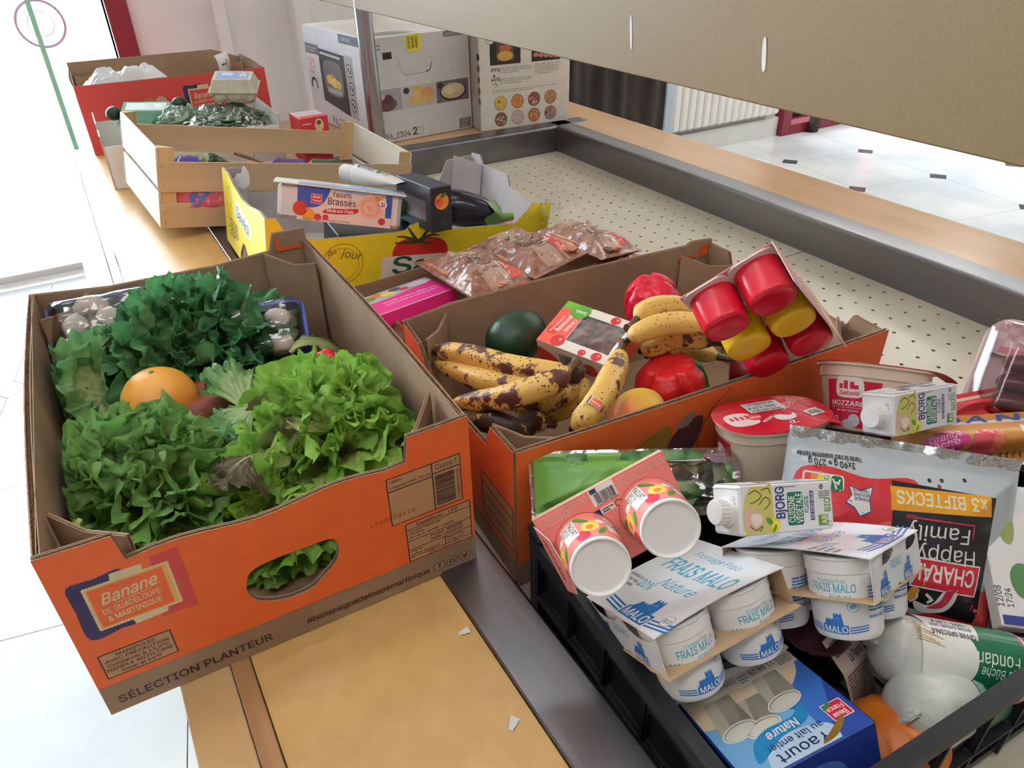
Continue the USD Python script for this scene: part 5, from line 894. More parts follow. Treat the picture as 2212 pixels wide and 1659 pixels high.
def egg_box(label, pos, R, c, lidc, w=0.155, d=0.105):
    T = Thing("egg_box", label, "egg box", pos, R)
    hull = lambda z0, z1, a, b: trimesh.convex.convex_hull(np.vstack([np.array(sbox(a - 0.006 + 0.006, a, w - a, d - a).buffer(0.004, quad_segs=2).exterior.coords[:-1])[:, :2].tolist() and np.c_[np.array(sbox(a, a, w - a, d - a).buffer(0.004, quad_segs=2).exterior.coords)[:-1], np.full(12, z0)], np.c_[np.array(sbox(b, b, w - b, d - b).buffer(0.004, quad_segs=2).exterior.coords)[:-1], np.full(12, z1)]]))
    T.part("base", hull(0, 0.034, 0.014, 0.004), c); T.part("rim", hull(0.034, 0.037, 0.0, 0.0), c); l = T.part("lid", hull(0.037, 0.070, 0.003, 0.016), c)
    for i in range(3): T.part("egg_dimple", moved(blob((0.021, 0.006, 0.016), 0, 9, 1, 2), None, (w * (0.2 + 0.3 * i), 0.007, 0.019)), c, True)
    I = Ink(); I.rect(0.022, 0.022, w - 0.022, d - 0.022, lidc, lv=0).rect(0.035, d * 0.5, w * 0.5, d * 0.72, srgb(214, 222, 236), 0.004).text("6", w * 0.62, d * 0.42, 0.03, srgb(240, 240, 240)); T.part("print", I.mesh(fmap((0, 0, 0.070), (1, 0, 0), (0, 1, 0))), "ink_card", under=l)
    I = Ink(); I.rect(0.02, 0.003, w - 0.02, 0.028, lidc, lv=0); T.part("print", I.mesh(fmap((0, 0.003, 0.038), (1, 0, 0), (0, 0.366, 0.93))), "ink_card", under=l)
basic("pulp_green", srgb(120, 166, 140), 0.9, srgb(100, 146, 120), 30); basic("pulp_cream", srgb(212, 206, 186), 0.9, srgb(196, 188, 166), 30)
egg_box("green moulded egg box with a pale label at the left in the white box", wb(0.06, 0.13, 0.115), rot(-14, 8, 4), "pulp_green", srgb(212, 212, 204))
egg_box("cream egg box with a blue lid print, topmost at the right of the white box", wb(0.34, 0.19, 0.165), rot(-22, 10, 3), "pulp_cream", srgb(150, 172, 214), 0.14, 0.10)
T = Thing("salad_bag", "clear crinkled film bag of green salad under the cream egg box", "bag", wb(0.20, 0.09, 0.10), rot(-10, 6, 2)); v, f = blob((0.13, 0.07, 0.022), 0.8, 60, 5, 4); T.part("salad_leaves", (v + [0.14, 0.09, 0.02], f), "skin", True, mixc(srgb(96, 130, 96), srgb(60, 90, 66), (meshkit.fbm(v * 70, 3, 3) - 0.35) * 3)); bag(T, 0.28, 0.18, 0.05, "film", 81, 0.7)
T = Thing("clear_bag", "clear crinkled film bag beside the green egg box", "bag", wb(0.16, 0.03, 0.12), rot(14, 12, -8)); v, f = blob((0.055, 0.035, 0.016), 0.6, 40, 6, 3); T.part("contents", (v + [0.07, 0.05, 0.018], f), "skin", True, srgb(120, 150, 120)); bag(T, 0.14, 0.10, 0.04, "film", 82, 0.8)
for i, (u, vv) in enumerate(((372, 266), (423, 264))):
    T = Thing("white_jar", ("round white lidded pot in the white box, left one of the pair", "round white lidded pot in the white box, right one of the pair")[i], "pot", atz(u, vv, 0.10) - Z0 + np.array([0, 0, -0.06]), rot(0)); T.part("jar_body", lathe([(0, 0), (0.032, 0), (0.036, 0.004), (0.040, 0.052), (0, 0.052)], 30), "plastic_white", 40); T.part("lid", lathe([(0.0, 0.052), (0.042, 0.052), (0.043, 0.054), (0.043, 0.059), (0.041, 0.061), (0, 0.061)], 30), "cream_lid", 40)
basic("cream_lid", srgb(226, 216, 194), 0.45)
T, F, ink = card_box("blue_carton", "small dark blue carton beside the white pots in the white box", "carton", wb(0.25, 0.06, 0.03), rot(8, 0, 6), 0.09, 0.06, 0.09, "navy_plastic"); I = Ink(); I.rect(0.01, 0.01, 0.08, 0.05, srgb(70, 96, 150)); ink("top", I)
for i, (u, vv, y, r) in enumerate(((388, 224, 2.66, 0.021), (246, 245, 2.55, 0.020))):
    p = aty(u, vv, y); T = Thing("dark_avocado", ("small dark avocado just left of the stamp print on the far red box", "small dark avocado at the left end of the white box beside the green egg box")[i], "avocado", p - Z0, rot(30 * i)); T.part("skin", blob((r * 1.15, r, r), 0.05, 8, 4 + i, 3), "avocado_skin", True); T.part("stem_scar", tube([(r * 1.1, 0, 0), (r * 1.2, 0, 0)], [0.004, 0.003], 7), "skin", 40, srgb(70, 56, 36))
# in the farthest red box
def b3(x, y, z): return np.array([0.040, 2.83, 0.001]) + rot(-1.2) @ np.array([x, y, z])
T = Thing("white_bag", "crumpled white plastic bag showing above the front of the farthest red box", "bag", b3(0.02, 0.03, 0.155), rot(2, 6)); basic("bag_white", srgb(234, 234, 236), 0.4); bag(T, 0.30, 0.16, 0.07, "bag_white", 91, 0.5)
T = Thing("white_paper", "white printed paper sheet standing in the right end of the farthest red box", "paper", b3(0.50, 0.20, 0.06), rot(60, 80)); T.part("sheet", grid(lambda u, v: (u * 0.16, v * 0.18, 0.012 * np.sin(u * 5) + 0.006 * np.sin(v * 9)), 16, 14), "white_card", True); I = Ink(); I.text("K", 0.05, 0.13, 0.025, srgb(60, 56, 56)).rect(0.02, 0.14, 0.04, 0.146, srgb(60, 56, 56)); T.part("print", I.mesh(lambda q: np.column_stack([q[:, 0], q[:, 1], 0.012 * np.sin(q[:, 0] / 0.16 * 5) + 0.006 * np.sin(q[:, 1] / 0.18 * 9) + q[:, 2]]), 0.01), "ink_card")

# ------------------------------------------------------------------ the two appliance boxes
OV_R = rot(5.5); ow, od, oh = 0.382, 0.524, 0.329
T, F, ink = card_box("oven_box", "white oven carton with an oven picture on its side, behind the steel pole", "carton", (0.876, 2.405, 0.0008), OV_R, ow, od, oh, "white_card", 0.002)
G1, G2, DK_ = srgb(226, 222, 220), srgb(150, 150, 152), srgb(52, 48, 50)
I = Ink(); I.rect(0.002, 0.002, od - 0.002, oh - 0.002, srgb(226, 228, 232), lv=0)
I.rect(0.31, 0.297, 0.465, 0.325, srgb(96, 104, 110), lv=1).text("AIRFRYER", 0.33, 0.305, 0.01, srgb(176, 184, 190), lv=3); I.rect(0.004, 0.236, 0.125, 0.27, srgb(110, 108, 114), lv=1).lines(0.012, 0.242, 0.11, 0.262, 2, srgb(176, 174, 178), 4)
I.geo(Polygon([(0.12, 0.262), (0.335, 0.258), (0.335, 0.06), (0.118, 0.085)]), DK_, 1).geo(Polygon([(0.337, 0.262), (0.40, 0.26), (0.40, 0.055), (0.337, 0.062)]), srgb(180, 178, 178), 1)
I.geo(Polygon([(0.132, 0.252), (0.30, 0.249), (0.30, 0.241), (0.132, 0.244)]), srgb(214, 212, 208), 3); I.geo(curvy([(0.15, 0.215), (0.20, 0.23), (0.27, 0.228), (0.30, 0.205), (0.30, 0.13), (0.25, 0.112), (0.17, 0.118), (0.148, 0.15)], 5), srgb(120, 116, 118), 2)
for (x, y, r, c) in ((0.19, 0.165, 0.026, srgb(226, 196, 104)), (0.225, 0.16, 0.03, srgb(232, 206, 120)), (0.26, 0.155, 0.026, srgb(220, 186, 96)), (0.215, 0.178, 0.015, srgb(206, 150, 70))): I.disc(x, y, r, c, r * 0.6)
I.rect(0.165, 0.12, 0.285, 0.138, srgb(170, 172, 178), 0.004, lv=6)
for y in (0.215, 0.158, 0.102): I.disc(0.368, y, 0.022, srgb(60, 56, 58), lv=3).disc(0.368, y, 0.0175, srgb(226, 224, 222), lv=4).disc(0.368, y, 0.012, srgb(60, 56, 58), lv=5).rect(0.3655, y - 0.012, 0.3705, y + 0.012, srgb(226, 224, 222), ang=-30, lv=6)
I.text("93", 0.02, 0.188, 0.03, srgb(222, 130, 110), lv=2).lines(0.02, 0.168, 0.07, 0.183, 2, srgb(206, 140, 130), 6); I.geo(Point(0.045, 0.125).buffer(0.03).difference(Point(0.045, 0.125).buffer(0.02)).intersection(sbox(0, 0.118, 0.2, 0.2)), DK_, 1); I.text("96_2304", 0.165, 0.012, 0.026, DK_, bold=False, lv=2).rect(0.47, 0.2, 0.475, 0.225, DK_, lv=2)
ink("left", I, "ink_card")
I = Ink(); I.rect(0.002, 0.002, ow - 0.002, oh - 0.002, G1, lv=0)
I.line(catmull([(0.108, 0.25), (0.116, 0.22), (0.13, 0.208), (0.20, 0.209), (0.222, 0.215), (0.23, 0.24)], 6, False), 0.0014, srgb(120, 116, 114), 1).line([(0.205, 0.2095), (0.222, 0.215), (0.229, 0.235)], 0.003, srgb(70, 66, 66), 2)
I.rect(0.05, 0.262, 0.083, 0.283, DK_, lv=1).rect(0.282, 0.309, 0.36, 0.326, srgb(120, 118, 120), lv=1).text("AIRFRYER", 0.286, 0.312, 0.009, srgb(190, 188, 188), lv=3)
for x0, x1, bgc in ((0.0025, 0.106, srgb(176, 170, 170)), (0.108, 0.239, srgb(206, 200, 194)), (0.241, 0.372, srgb(120, 108, 112))): I.rect(x0, 0.102, x1, 0.172, bgc, lv=1)
for (x, y, r, ry, c) in ((0.05, 0.125, 0.035, 0.022, srgb(110, 70, 76)), (0.055, 0.14, 0.018, 0.015, srgb(90, 48, 60)), (0.03, 0.15, 0.014, 0.01, srgb(206, 196, 190)), (0.125, 0.158, 0.012, 0.01, srgb(80, 70, 70)), (0.165, 0.16, 0.018, 0.01, srgb(222, 180, 90)), (0.165, 0.125, 0.036, 0.014, srgb(226, 186, 116)), (0.18, 0.14, 0.034, 0.014, srgb(230, 196, 130)), (0.205, 0.14, 0.026, 0.024, srgb(226, 150, 110)), (0.20, 0.128, 0.03, 0.014, srgb(222, 178, 100)), (0.308, 0.135, 0.054, 0.03, srgb(52, 44, 48)), (0.308, 0.137, 0.048, 0.026, srgb(216, 196, 156)), (0.296, 0.14, 0.022, 0.014, srgb(236, 222, 190)), (0.325, 0.143, 0.02, 0.012, srgb(232, 214, 176)), (0.257, 0.158, 0.012, 0.01, srgb(60, 52, 58))): I.disc(x, y, r, c, ry)
I.text("96_2304", 0.030, 0.012, 0.019, DK_, bold=False, w=0.095, lv=4).text("2", 0.134, 0.013, 0.024, DK_, lv=4).rect(0.13, 0.008, 0.182, 0.04, srgb(214, 210, 206), 0.004, lv=2).disc(0.165, 0.024, 0.0125, srgb(150, 160, 150), lv=3).disc(0.165, 0.024, 0.0115, srgb(222, 222, 216), lv=4)
I.bars(0.328, 0.006, 0.376, 0.04, DK_, 16, 9); I.lines(0.012, 0.29, 0.045, 0.31, 2, G2, 8); ink("front", I, "ink_card")
I = Ink(); I.rect(0.03, 0.06, 0.14, 0.46, srgb(236, 234, 226)).rect(0.10, 0.2, 0.30, 0.26, srgb(226, 206, 120)); ink("top", I, "ink_card")
T.part("yellow_tag", apply(F["front"], extr(curvy([(0.142, 0.28), (0.168, 0.277), (0.192, 0.281), (0.194, 0.325), (0.168, 0.328), (0.144, 0.324)], 4), 0.0008)), "tag_yellow"); basic("tag_yellow", srgb(232, 222, 60), 0.5)
I = Ink()
for k, t in enumerate(("POUR LE", "MAGASIN", "VENDU")): I.text(t, 0.154 + 0.014 * k, 0.286, 0.009, srgb(60, 56, 40), ang=90, w=0.035)
T.part("lettering", I.mesh(F["front"], lift=0.0012), "ink_card")
T.part("torn_flap", moved(grid(lambda u, v: (u * 0.18, v * 0.10, 0.012 + 0.02 * np.sin(u * 3) * v + 0.02 * v), 14, 8), None, (0.02, 0.02, oh)), "white_card", True)
bw, bd, bh = 0.35, 0.22, 0.34; T, F, ink = card_box("fryer_box", "white carton printed with eight round food pictures, at the right of the oven carton", "carton", (1.252, 2.365, 0.0008), rot(-6.3), bw, bd, bh, "white_card", 0.002)
I = Ink(); I.rect(0.002, 0.002, bw - 0.002, bh - 0.002, srgb(242, 236, 228), lv=0); I.rect(0.041, 0.215, 0.156, 0.29, srgb(50, 44, 46), lv=1).rect(0.066, 0.225, 0.132, 0.285, srgb(96, 78, 66), 0.006, lv=2).disc(0.098, 0.242, 0.03, srgb(214, 170, 80), 0.016, lv=3).rect(0.078, 0.258, 0.12, 0.276, srgb(190, 100, 80), 0.003, lv=3)
I.rect(0.198, 0.215, 0.31, 0.29, srgb(60, 40, 42), lv=1)
for k in range(5): I.disc(0.215 + 0.02 * k, 0.236 - 0.002 * k, 0.010, srgb(206, 130, 116), 0.007)
I.disc(0.042, 0.30, 0.02, srgb(120, 112, 108), lv=1).disc(0.042, 0.30, 0.0185, srgb(232, 224, 216), lv=2).text("9L", 0.031, 0.293, 0.014, DK_, bold=False, lv=3)
I.text("99%", 0.042, 0.193, 0.012, DK_, lv=3).disc(0.055, 0.181, 0.004, DK_).text("40%", 0.042, 0.163, 0.012, DK_, lv=3).line(catmull([(0.048, 0.152), (0.06, 0.156), (0.066, 0.148), (0.056, 0.145)], 4, False), 0.002, DK_); I.lines(0.076, 0.186, 0.20, 0.208, 3, srgb(186, 178, 170), 3).lines(0.076, 0.152, 0.20, 0.172, 3, srgb(186, 178, 170), 4).lines(0.21, 0.172, 0.305, 0.21, 5, srgb(196, 188, 180), 5).lines(0.045, 0.124, 0.30, 0.136, 2, srgb(190, 182, 174), 6)
FOOD = ((srgb(222, 190, 66), srgb(110, 90, 50)), (srgb(222, 130, 60), srgb(120, 130, 70)), (srgb(150, 90, 70), srgb(226, 190, 160)), (srgb(190, 130, 80), srgb(110, 60, 40)), (srgb(150, 96, 80), srgb(214, 170, 150)), (srgb(222, 200, 190), srgb(206, 130, 120)), (srgb(206, 110, 50), srgb(110, 120, 60)), (srgb(176, 130, 110), srgb(90, 60, 56)))
rg = np.random.default_rng(12)
for k in range(8):
    x, y = 0.0765 + 0.0655 * (k % 4), 0.034 + 0.0545 * (1 - k // 4) + 0.0012 * (k % 4); I.disc(x, y, 0.0245, srgb(120, 100, 90), lv=1).disc(x, y, 0.0228, FOOD[k][0], lv=2)
    for q in range(12): a, r = rg.uniform(0, 6.28), 0.017 * math.sqrt(rg.uniform()); I.disc(x + r * math.cos(a), y + r * math.sin(a), rg.uniform(0.002, 0.005), mixc(FOOD[k][q % 2], srgb(236, 224, 200), rg.uniform(0, 0.6)), lv=3 + q % 3)
ink("front", I, "ink_card")
I = Ink(); I.rect(0.002, 0.002, bd - 0.002, bh - 0.002, srgb(206, 198, 192), lv=0)
for k in range(5): I.disc(bd - 0.006, 0.10 + 0.036 * k, 0.012, srgb(150, 96, 90) if k < 4 else DK_, lv=2)
ink("left", I, "ink_card")
# ------------------------------------------------------------------ black crate
BC_R = rot(-3.0); BC_P = np.array([0.299, 0.140, -0.0835]); KW, KD, KH = 0.60, 0.385, 0.137
T = Thing("plastic_crate", "black plastic crate full of dairy packs at the front right of the tray", "crate", BC_P, BC_R)
def lattice(L):
    g = sbox(0, 0.004, L, KH - 0.004); n = int(L / 0.066); cuts = []
    for i in range(n):
        x0 = 0.022 + i * (L - 0.044) / n
        for z0, z1 in ((0.016, 0.048), (0.058, 0.104)): cuts.append(sbox(x0 + 0.005, z0, x0 + (L - 0.044) / n - 0.005, z1).buffer(-0.003).buffer(0.003, quad_segs=2))
    return g.difference(unary_union(cuts))
for L, fn in ((KW, fmap((0, 0, 0), (1, 0, 0), (0, 0, 1))), (KW, fmap((KW, KD, 0), (-1, 0, 0), (0, 0, 1))), (KD, fmap((0, KD, 0), (0, -1, 0), (0, 0, 1))), (KD, fmap((KW, 0, 0), (0, 1, 0), (0, 0, 1)))):
    T.part("wall_panel", apply(fn, extr(lattice(L), 0.0045, -0.0048)), "plastic_black"); T.part("wall_backing", apply(fn, bx(0.010, L - 0.010, 0.004, KH - 0.03, -0.0075, -0.0055)), "plastic_black")
    n = int(L / 0.066)
    for i in range(n + 1): x = 0.022 + i * (L - 0.044) / n; T.part("rib", apply(fn, bx(x - 0.002, x + 0.002, 0.004, KH - 0.012, -0.0068, 0.003)), "plastic_black")
    T.part("shelf_rib", apply(fn, bx(0.012, L - 0.012, 0.050, 0.054, -0.0068, 0.004)), "plastic_black")
rimg = sbox(-0.004, -0.004, KW + 0.004, KD + 0.004).buffer(-0.012).buffer(0.012, quad_segs=4)
T.part("rim", [extr(rimg.difference(sbox(0.011, 0.011, KW - 0.011, KD - 0.011).buffer(-0.008).buffer(0.008, quad_segs=4)), 0.007, KH - 0.007), extr(rimg.difference(rimg.buffer(-0.0025)), 0.013, KH - 0.018)], "plastic_black", 40)
for x in (0.012, KW - 0.012):
    for y in (0.012, KD - 0.012): T.part("corner_post", moved(lathe([(0, 0.001), (0.013, 0.001), (0.013, KH - 0.002), (0, KH - 0.002)], 16), None, (x, y, 0)), "plastic_black", 40)
bot = sbox(0.004, 0.004, KW - 0.004, KD - 0.004).difference(unary_union([sbox(0.02 + i * 0.0405, 0.02 + j * 0.0405, 0.052 + i * 0.0405, 0.052 + j * 0.0405) for i in range(14) for j in range(9) if 0.052 + j * 0.0405 < KD - 0.01]))
T.part("bottom_grid", extr(bot, 0.003, 0.0022), "plastic_black"); T.part("bottom_plate", bx(0.004, KW - 0.004, 0.004, KD - 0.004, 0.0004, 0.002), "plastic_black")
for x, y in ((0, 0), (0, KD), (KW, 0), (KW, KD)): T.part("stacking_corner", rbx(x - 0.003, x + 0.026, y - 0.003, y + 0.026, KH, KH + 0.012, 0.003) if (x, y) == (0, 0) else rbx(min(x, KW - 0.023) - 0.003, min(x, KW - 0.023) + 0.026, min(y, KD - 0.023) - 0.003, min(y, KD - 0.023) + 0.026, KH, KH + 0.012, 0.003), "plastic_black")
def bc(x, y, z): return BC_P + BC_R @ np.array([x, y, z])

# ------------------------------------------------------------------ fresh cheese packs
CYN, MB, WT = srgb(104, 178, 206), srgb(44, 110, 186), srgb(238, 240, 242)
def castle(I, x, y, s, c=MB, lv=3):
    P = lambda pts: I.poly([(x + a * s, y + b * s) for a, b in pts], c, lv)
    P([(-0.1, 0), (1.0, 0), (1.0, 0.16), (0.9, 0.72), (0.83, 0.72), (0.83, 0.64), (0.75, 0.64), (0.75, 0.72), (0.66, 0.72), (0.66, 0.64), (0.58, 0.64), (0.58, 0.72), (0.50, 0.72), (0.47, 0.40), (0.40, 0.40), (0.40, 0.34), (0.33, 0.34), (0.33, 0.40), (0.26, 0.40), (0.26, 0.34), (0.19, 0.34), (0.19, 0.40), (0.08, 0.40), (0.0, 0.16)])
    for k in range(3): I.line([(x + (0.52 + 0.1 * k) * s, y + (0.42 + 0.05 * k) * s), (x + (0.56 + 0.1 * k) * s, y + 0.40 * s)], 0.02 * s, WT, lv + 1)
def malo_logo(I, x, y, w, stripes=True):
    I.poly([(x, y + 0.02 * w), (x + w, y), (x + w * 1.02, y + 0.36 * w), (x + 0.02 * w, y + 0.34 * w)], MB, 3); castle(I, x + 0.12 * w, y + 0.30 * w, 0.72 * w)
    I.text("MALO", x + 0.06 * w, y + 0.055 * w, 0.24 * w, WT, w=0.9 * w, lv=5)
    if stripes:
        for k in range(3):
            for a, b in ((-0.75, -0.04), (1.06, 1.8)): I.poly([(x + a * w, y + (0.03 + 0.1 * k) * w + (0.1 * w if a < 0 else 0)), (x + b * w, y + (0.03 + 0.1 * k) * w + (0 if a < 0 else 0.1 * w)), (x + b * w, y + (0.075 + 0.1 * k) * w + (0 if a < 0 else 0.1 * w)), (x + a * w, y + (0.075 + 0.1 * k) * w + (0.1 * w if a < 0 else 0))], MB, 2)
MPROF = [(0, -0.012), (0.022, -0.012), (0.0275, -0.010), (0.0298, -0.005), (0.0315, 0.022), (0.0322, 0.040), (0.0324, 0.0495), (0.0335, 0.0505), (0.0338, 0.0625), (0.0350, 0.0632), (0.0350, 0.0645), (0, 0.0645)]
basic("foil_white", srgb(226, 228, 232), 0.3, srgb(206, 208, 214), 60, bump=0.2, bscale=40); basic("pot_white", srgb(244, 243, 242), 0.3)
def malo_pot_ink():
    I = Ink(); malo_logo(I, -0.012, -0.004, 0.023); I.text("FRAIS MALO", 0.0, 0.034, 0.0075, CYN, al="c", w=0.040).text("Fromage Frais", 0.0, 0.0425, 0.0036, CYN, al="c", sh=0.25, w=0.024, bold=False).text("Nature", 0.006, 0.0268, 0.0055, CYN, al="c", sh=0.3, w=0.018, bold=False).text("20%", -0.030, 0.022, 0.008, CYN, w=0.013)
    I.disc(0.0165, 0.0215, 0.0052, CYN, lv=3).disc(0.0165, 0.0215, 0.0046, WT, lv=4).disc(0.0165, 0.0215, 0.0032, CYN, 0.002, 30, lv=5); I.lines(0.030, 0.016, 0.054, 0.04, 8, MB, 5).text("www.malo.fr", 0.030, 0.010, 0.0034, MB, w=0.024)
    return I
def malo_pack(label, pos, R, face):
    T = Thing("cheese_pack", label, "yogurt pack", pos, R); D_ = 0.14
    for x in (0.0355, 0.1045):
        for y in (0.0355, 0.1045):
            p = T.part("pot", moved(lathe(MPROF, 44), None, (x, y, 0.0)), "pot_white", 35); T.part("foil_lid", moved(lathe([(0, 0.0646), (0.0348, 0.0646), (0.0352, 0.065), (0.034, 0.0654), (0.02, 0.0652), (0, 0.0653)], 36), None, (x, y, 0)), "foil_white", True, under=p)
            a = -90 if face > 0 else 90
            T.part("print", malo_pot_ink().mesh(cylmap(np.eye(3), 0.0299, 0.0324, -0.005, 0.049, math.radians(a), (x, y, 0)), 0.004), "ink_gloss", under=p)
    dsk = unary_union([Point(x, y).buffer(0.0326) for x in (0.0355, 0.1045) for y in (0.0355, 0.1045)])
    T.part("sleeve_band", extr(sbox(-0.004, -0.004, D_ + 0.004, D_ + 0.004).difference(dsk), 0.0007, 0.0285), "kraft_sleeve")
    c = T.part("card_top", grid(lambda u, v: (-0.002 + u * (D_ + 0.004), v * D_, 0.0668 + 0.004 * np.sin(u * np.pi) * np.abs(2 * v - 1) ** 2), 14, 10), "white_card", True)
    I = Ink(); I.rect(0.001, 0.001, 0.139, 0.143, srgb(240, 241, 245), lv=0)
    I.text("Fromage Frais", 0.03, 0.116, 0.009, CYN, sh=0.3, w=0.075, bold=False).text("FRAIS MALO", 0.018, 0.083, 0.021, CYN, sh=0.1, w=0.108).text("Nature", 0.048, 0.058, 0.015, CYN, sh=0.35, w=0.056, bold=False).text("20%", 0.03, 0.045, 0.012, CYN, w=0.022)
    malo_logo(I, 0.062, 0.004, 0.046); I.disc(0.128, 0.022, 0.008, srgb(120, 126, 136), lv=4).disc(0.128, 0.022, 0.0074, WT, lv=5).text("BIO", 0.128, 0.0195, 0.0048, srgb(120, 126, 136), al="c", lv=6); I.lines(0.006, 0.03, 0.028, 0.06, 4, srgb(170, 176, 184), 6)
    T.part("print", I.mesh(lambda q: np.column_stack([-0.002 + q[:, 1], D_ - q[:, 0], 0.0668 + 0.004 * np.sin(np.clip(q[:, 1] / 0.144, 0, 1) * np.pi) * np.abs(2 * (1 - q[:, 0] / D_) - 1) ** 2 + q[:, 2] + 0.0002]), 0.012), "ink_gloss", under=c)
    fl = Polygon([(0.002, 0.066), (D_ - 0.002, 0.066), (D_ - 0.002, 0.028), (0.105, 0.022), (0.07, 0.030), (0.035, 0.022), (0.002, 0.028)]).difference(unary_union([curvy([(y - 0.026, 0.064), (y + 0.026, 0.064), (y + 0.02, 0.056), (y, 0.0535), (y - 0.02, 0.056)], 5) for y in (0.0355, 0.1045)]))
    for side in (0, 1):
        fn = fmap((-0.0022, D_, 0.001), (0, -1, 0), (0.02, 0, 1)) if side == 0 else fmap((D_ + 0.0022, 0, 0.001), (0, 1, 0), (-0.02, 0, 1))
        if side == 1: fl = sbox(0.004, 0.027, D_ - 0.004, 0.066)
        e = T.part("end_flap", apply(fn, extr(fl, 0.0006, -0.0006)), "white_card" if side == 0 else "kraft_sleeve")
        if side == 0:
            I = Ink(); I.geo(fl.buffer(-0.0008), srgb(230, 232, 236), 0); malo_logo(I, 0.018, 0.028, 0.026, False); malo_logo(I, 0.084, 0.028, 0.026, False); I.text("FRAIS MALO", 0.05, 0.046, 0.008, CYN, w=0.03); T.part("print", I.mesh(fn), "ink_gloss", under=e)
    return T
basic("kraft_sleeve", srgb(190, 160, 124), 0.7, srgb(180, 148, 112), 20)
malo_pack("white four-pot fresh cheese pack in a card sleeve, under the pink yogurts", (0.308, 0.258, 0.071), rot(-7.8, -31.4, -7.5), 1)
_R = rot(-78.4, -21.35, -27.8); malo_pack("tilted white four-pot fresh cheese pack under the white carton with a screw cap", np.array([0.424, 0.318, 0.057]) + _R @ np.array([0.14, 0.14, 0]), _R @ rot(180), -1)

# pink pack of peach yogurts, bottoms of two cups towards the viewer
_fw = ray(1375, 1185) / np.linalg.norm(ray(1375, 1185)); a_ = 0.40 * (0.62 * MC[0] + 0.78 * MC[1]) - 0.92 * _fw; x_ = 0.885 * MC[0] - 0.465 * MC[1]; PR = axes(x_, a_)
PP = EYE + _fw * 0.655 - Z0; L_ = 0.068; T = Thing("peach_yogurts", "pink pack of peach yogurts lying with two white cup bottoms facing up", "yogurt pack", PP - PR @ np.array([0, 0, L_]), PR)
PK = srgb(232, 130, 120); basic("cup_white", srgb(246, 242, 240), 0.45)
CUPP = [(0, L_ - 0.003), (0.0235, L_ - 0.003), (0.0255, L_), (0.0268, L_ - 0.0005), (0.0272, L_ - 0.003), (0.0305, 0.006), (0.0335, 0.005), (0.0335, 0.002), (0, 0.002)]
for s_ in (-1, 1):
    x = s_ * 0.0345; p = T.part("cup", moved(lathe(CUPP[::-1], 48), None, (x, 0, 0)), "cup_white", 35)
    I = Ink(); Rm = 0.029
    I.rect(-0.085, 0.008, 0.085, L_ - 0.004, PK, lv=0)
    for k in range(4):
        o_ = -0.066 + k * 0.0445
        I.disc(o_ + 0.012, 0.040, 0.0085, srgb(246, 200, 84), 0.011, -20, lv=1).disc(o_ + 0.013, 0.042, 0.0035, srgb(222, 120, 66), 0.005, -20, lv=2).disc(o_ + 0.003, 0.052, 0.009, srgb(70, 140, 60), 0.003, 60, lv=2).disc(o_ + 0.018, 0.024, 0.010, srgb(60, 130, 56), 0.003, -50, lv=2).disc(o_ + 0.022, 0.054, 0.007, srgb(206, 46, 76), 0.009, lv=1)
        I.rect(o_ - 0.020, 0.016, o_ - 0.004, 0.050, WHT, lv=3).text("YAOURT", o_ - 0.0135, 0.0175, 0.0055, srgb(40, 36, 36), ang=90, w=0.027, lv=4).text("pêche", o_ - 0.0085, 0.020, 0.005, srgb(60, 56, 56), ang=90, bold=False, w=0.016, lv=4).text("jaune", o_ - 0.0045, 0.020, 0.004, srgb(60, 56, 56), ang=90, bold=False, w=0.014, lv=4)
        I.disc(o_ + 0.001, 0.03, 0.0045, WHT, lv=3)
    T.part("print", I.mesh(lambda q, x=x: (lambda r, t: np.column_stack([x + r * np.cos(t), r * np.sin(t), q[:, 1]]))(0.0305 - (q[:, 1] - 0.006) * (0.0033 / (L_ - 0.009)) + q[:, 2], math.pi / 2 + q[:, 0] / Rm), 0.004), "ink_gloss", under=p)
hl = unary_union([Point(s_ * 0.0345, -0.0).buffer(0.031) for s_ in (-1, 1)])
cp = Polygon([(-0.070, -0.034), (0.066, -0.034), (0.069, 0.046), (-0.069, 0.046)]).difference(hl); cc = T.part("carton_panel", extr(cp, 0.0007, 0.0075), "white_card"); I = Ink(); I.geo(cp, PK, 0)
I.rect(-0.012, 0.028, 0.014, 0.0455, WHT, lv=1).bars(-0.008, 0.030, 0.012, 0.040, srgb(50, 50, 80), 20, 6).text("3 177630 361034", -0.009, 0.0278, 0.0022, srgb(50, 50, 80), w=0.022).rect(-0.0105, 0.0405, -0.004, 0.045, srgb(50, 60, 110), lv=3)
I.lines(-0.066, 0.033, -0.015, 0.044, 5, srgb(240, 176, 168), 11).lines(0.017, 0.033, 0.066, 0.044, 5, srgb(240, 176, 168), 12).rect(-0.011, 0.0185, 0.006, 0.0245, WHT, lv=1).rect(-0.0145, 0.0175, -0.0085, 0.0245, srgb(50, 56, 110), 0.0005, lv=2).lines(-0.007, 0.0192, 0.005, 0.024, 2, srgb(60, 60, 70), 4).disc(0.010, 0.0215, 0.0034, srgb(90, 50, 50), lv=1).disc(0.010, 0.0215, 0.0026, PK, lv=2)
T.part("print", I.mesh(fmap((0, 0, 0.0082), (1, 0, 0), (0, 1, 0))), "ink_gloss", under=cc)
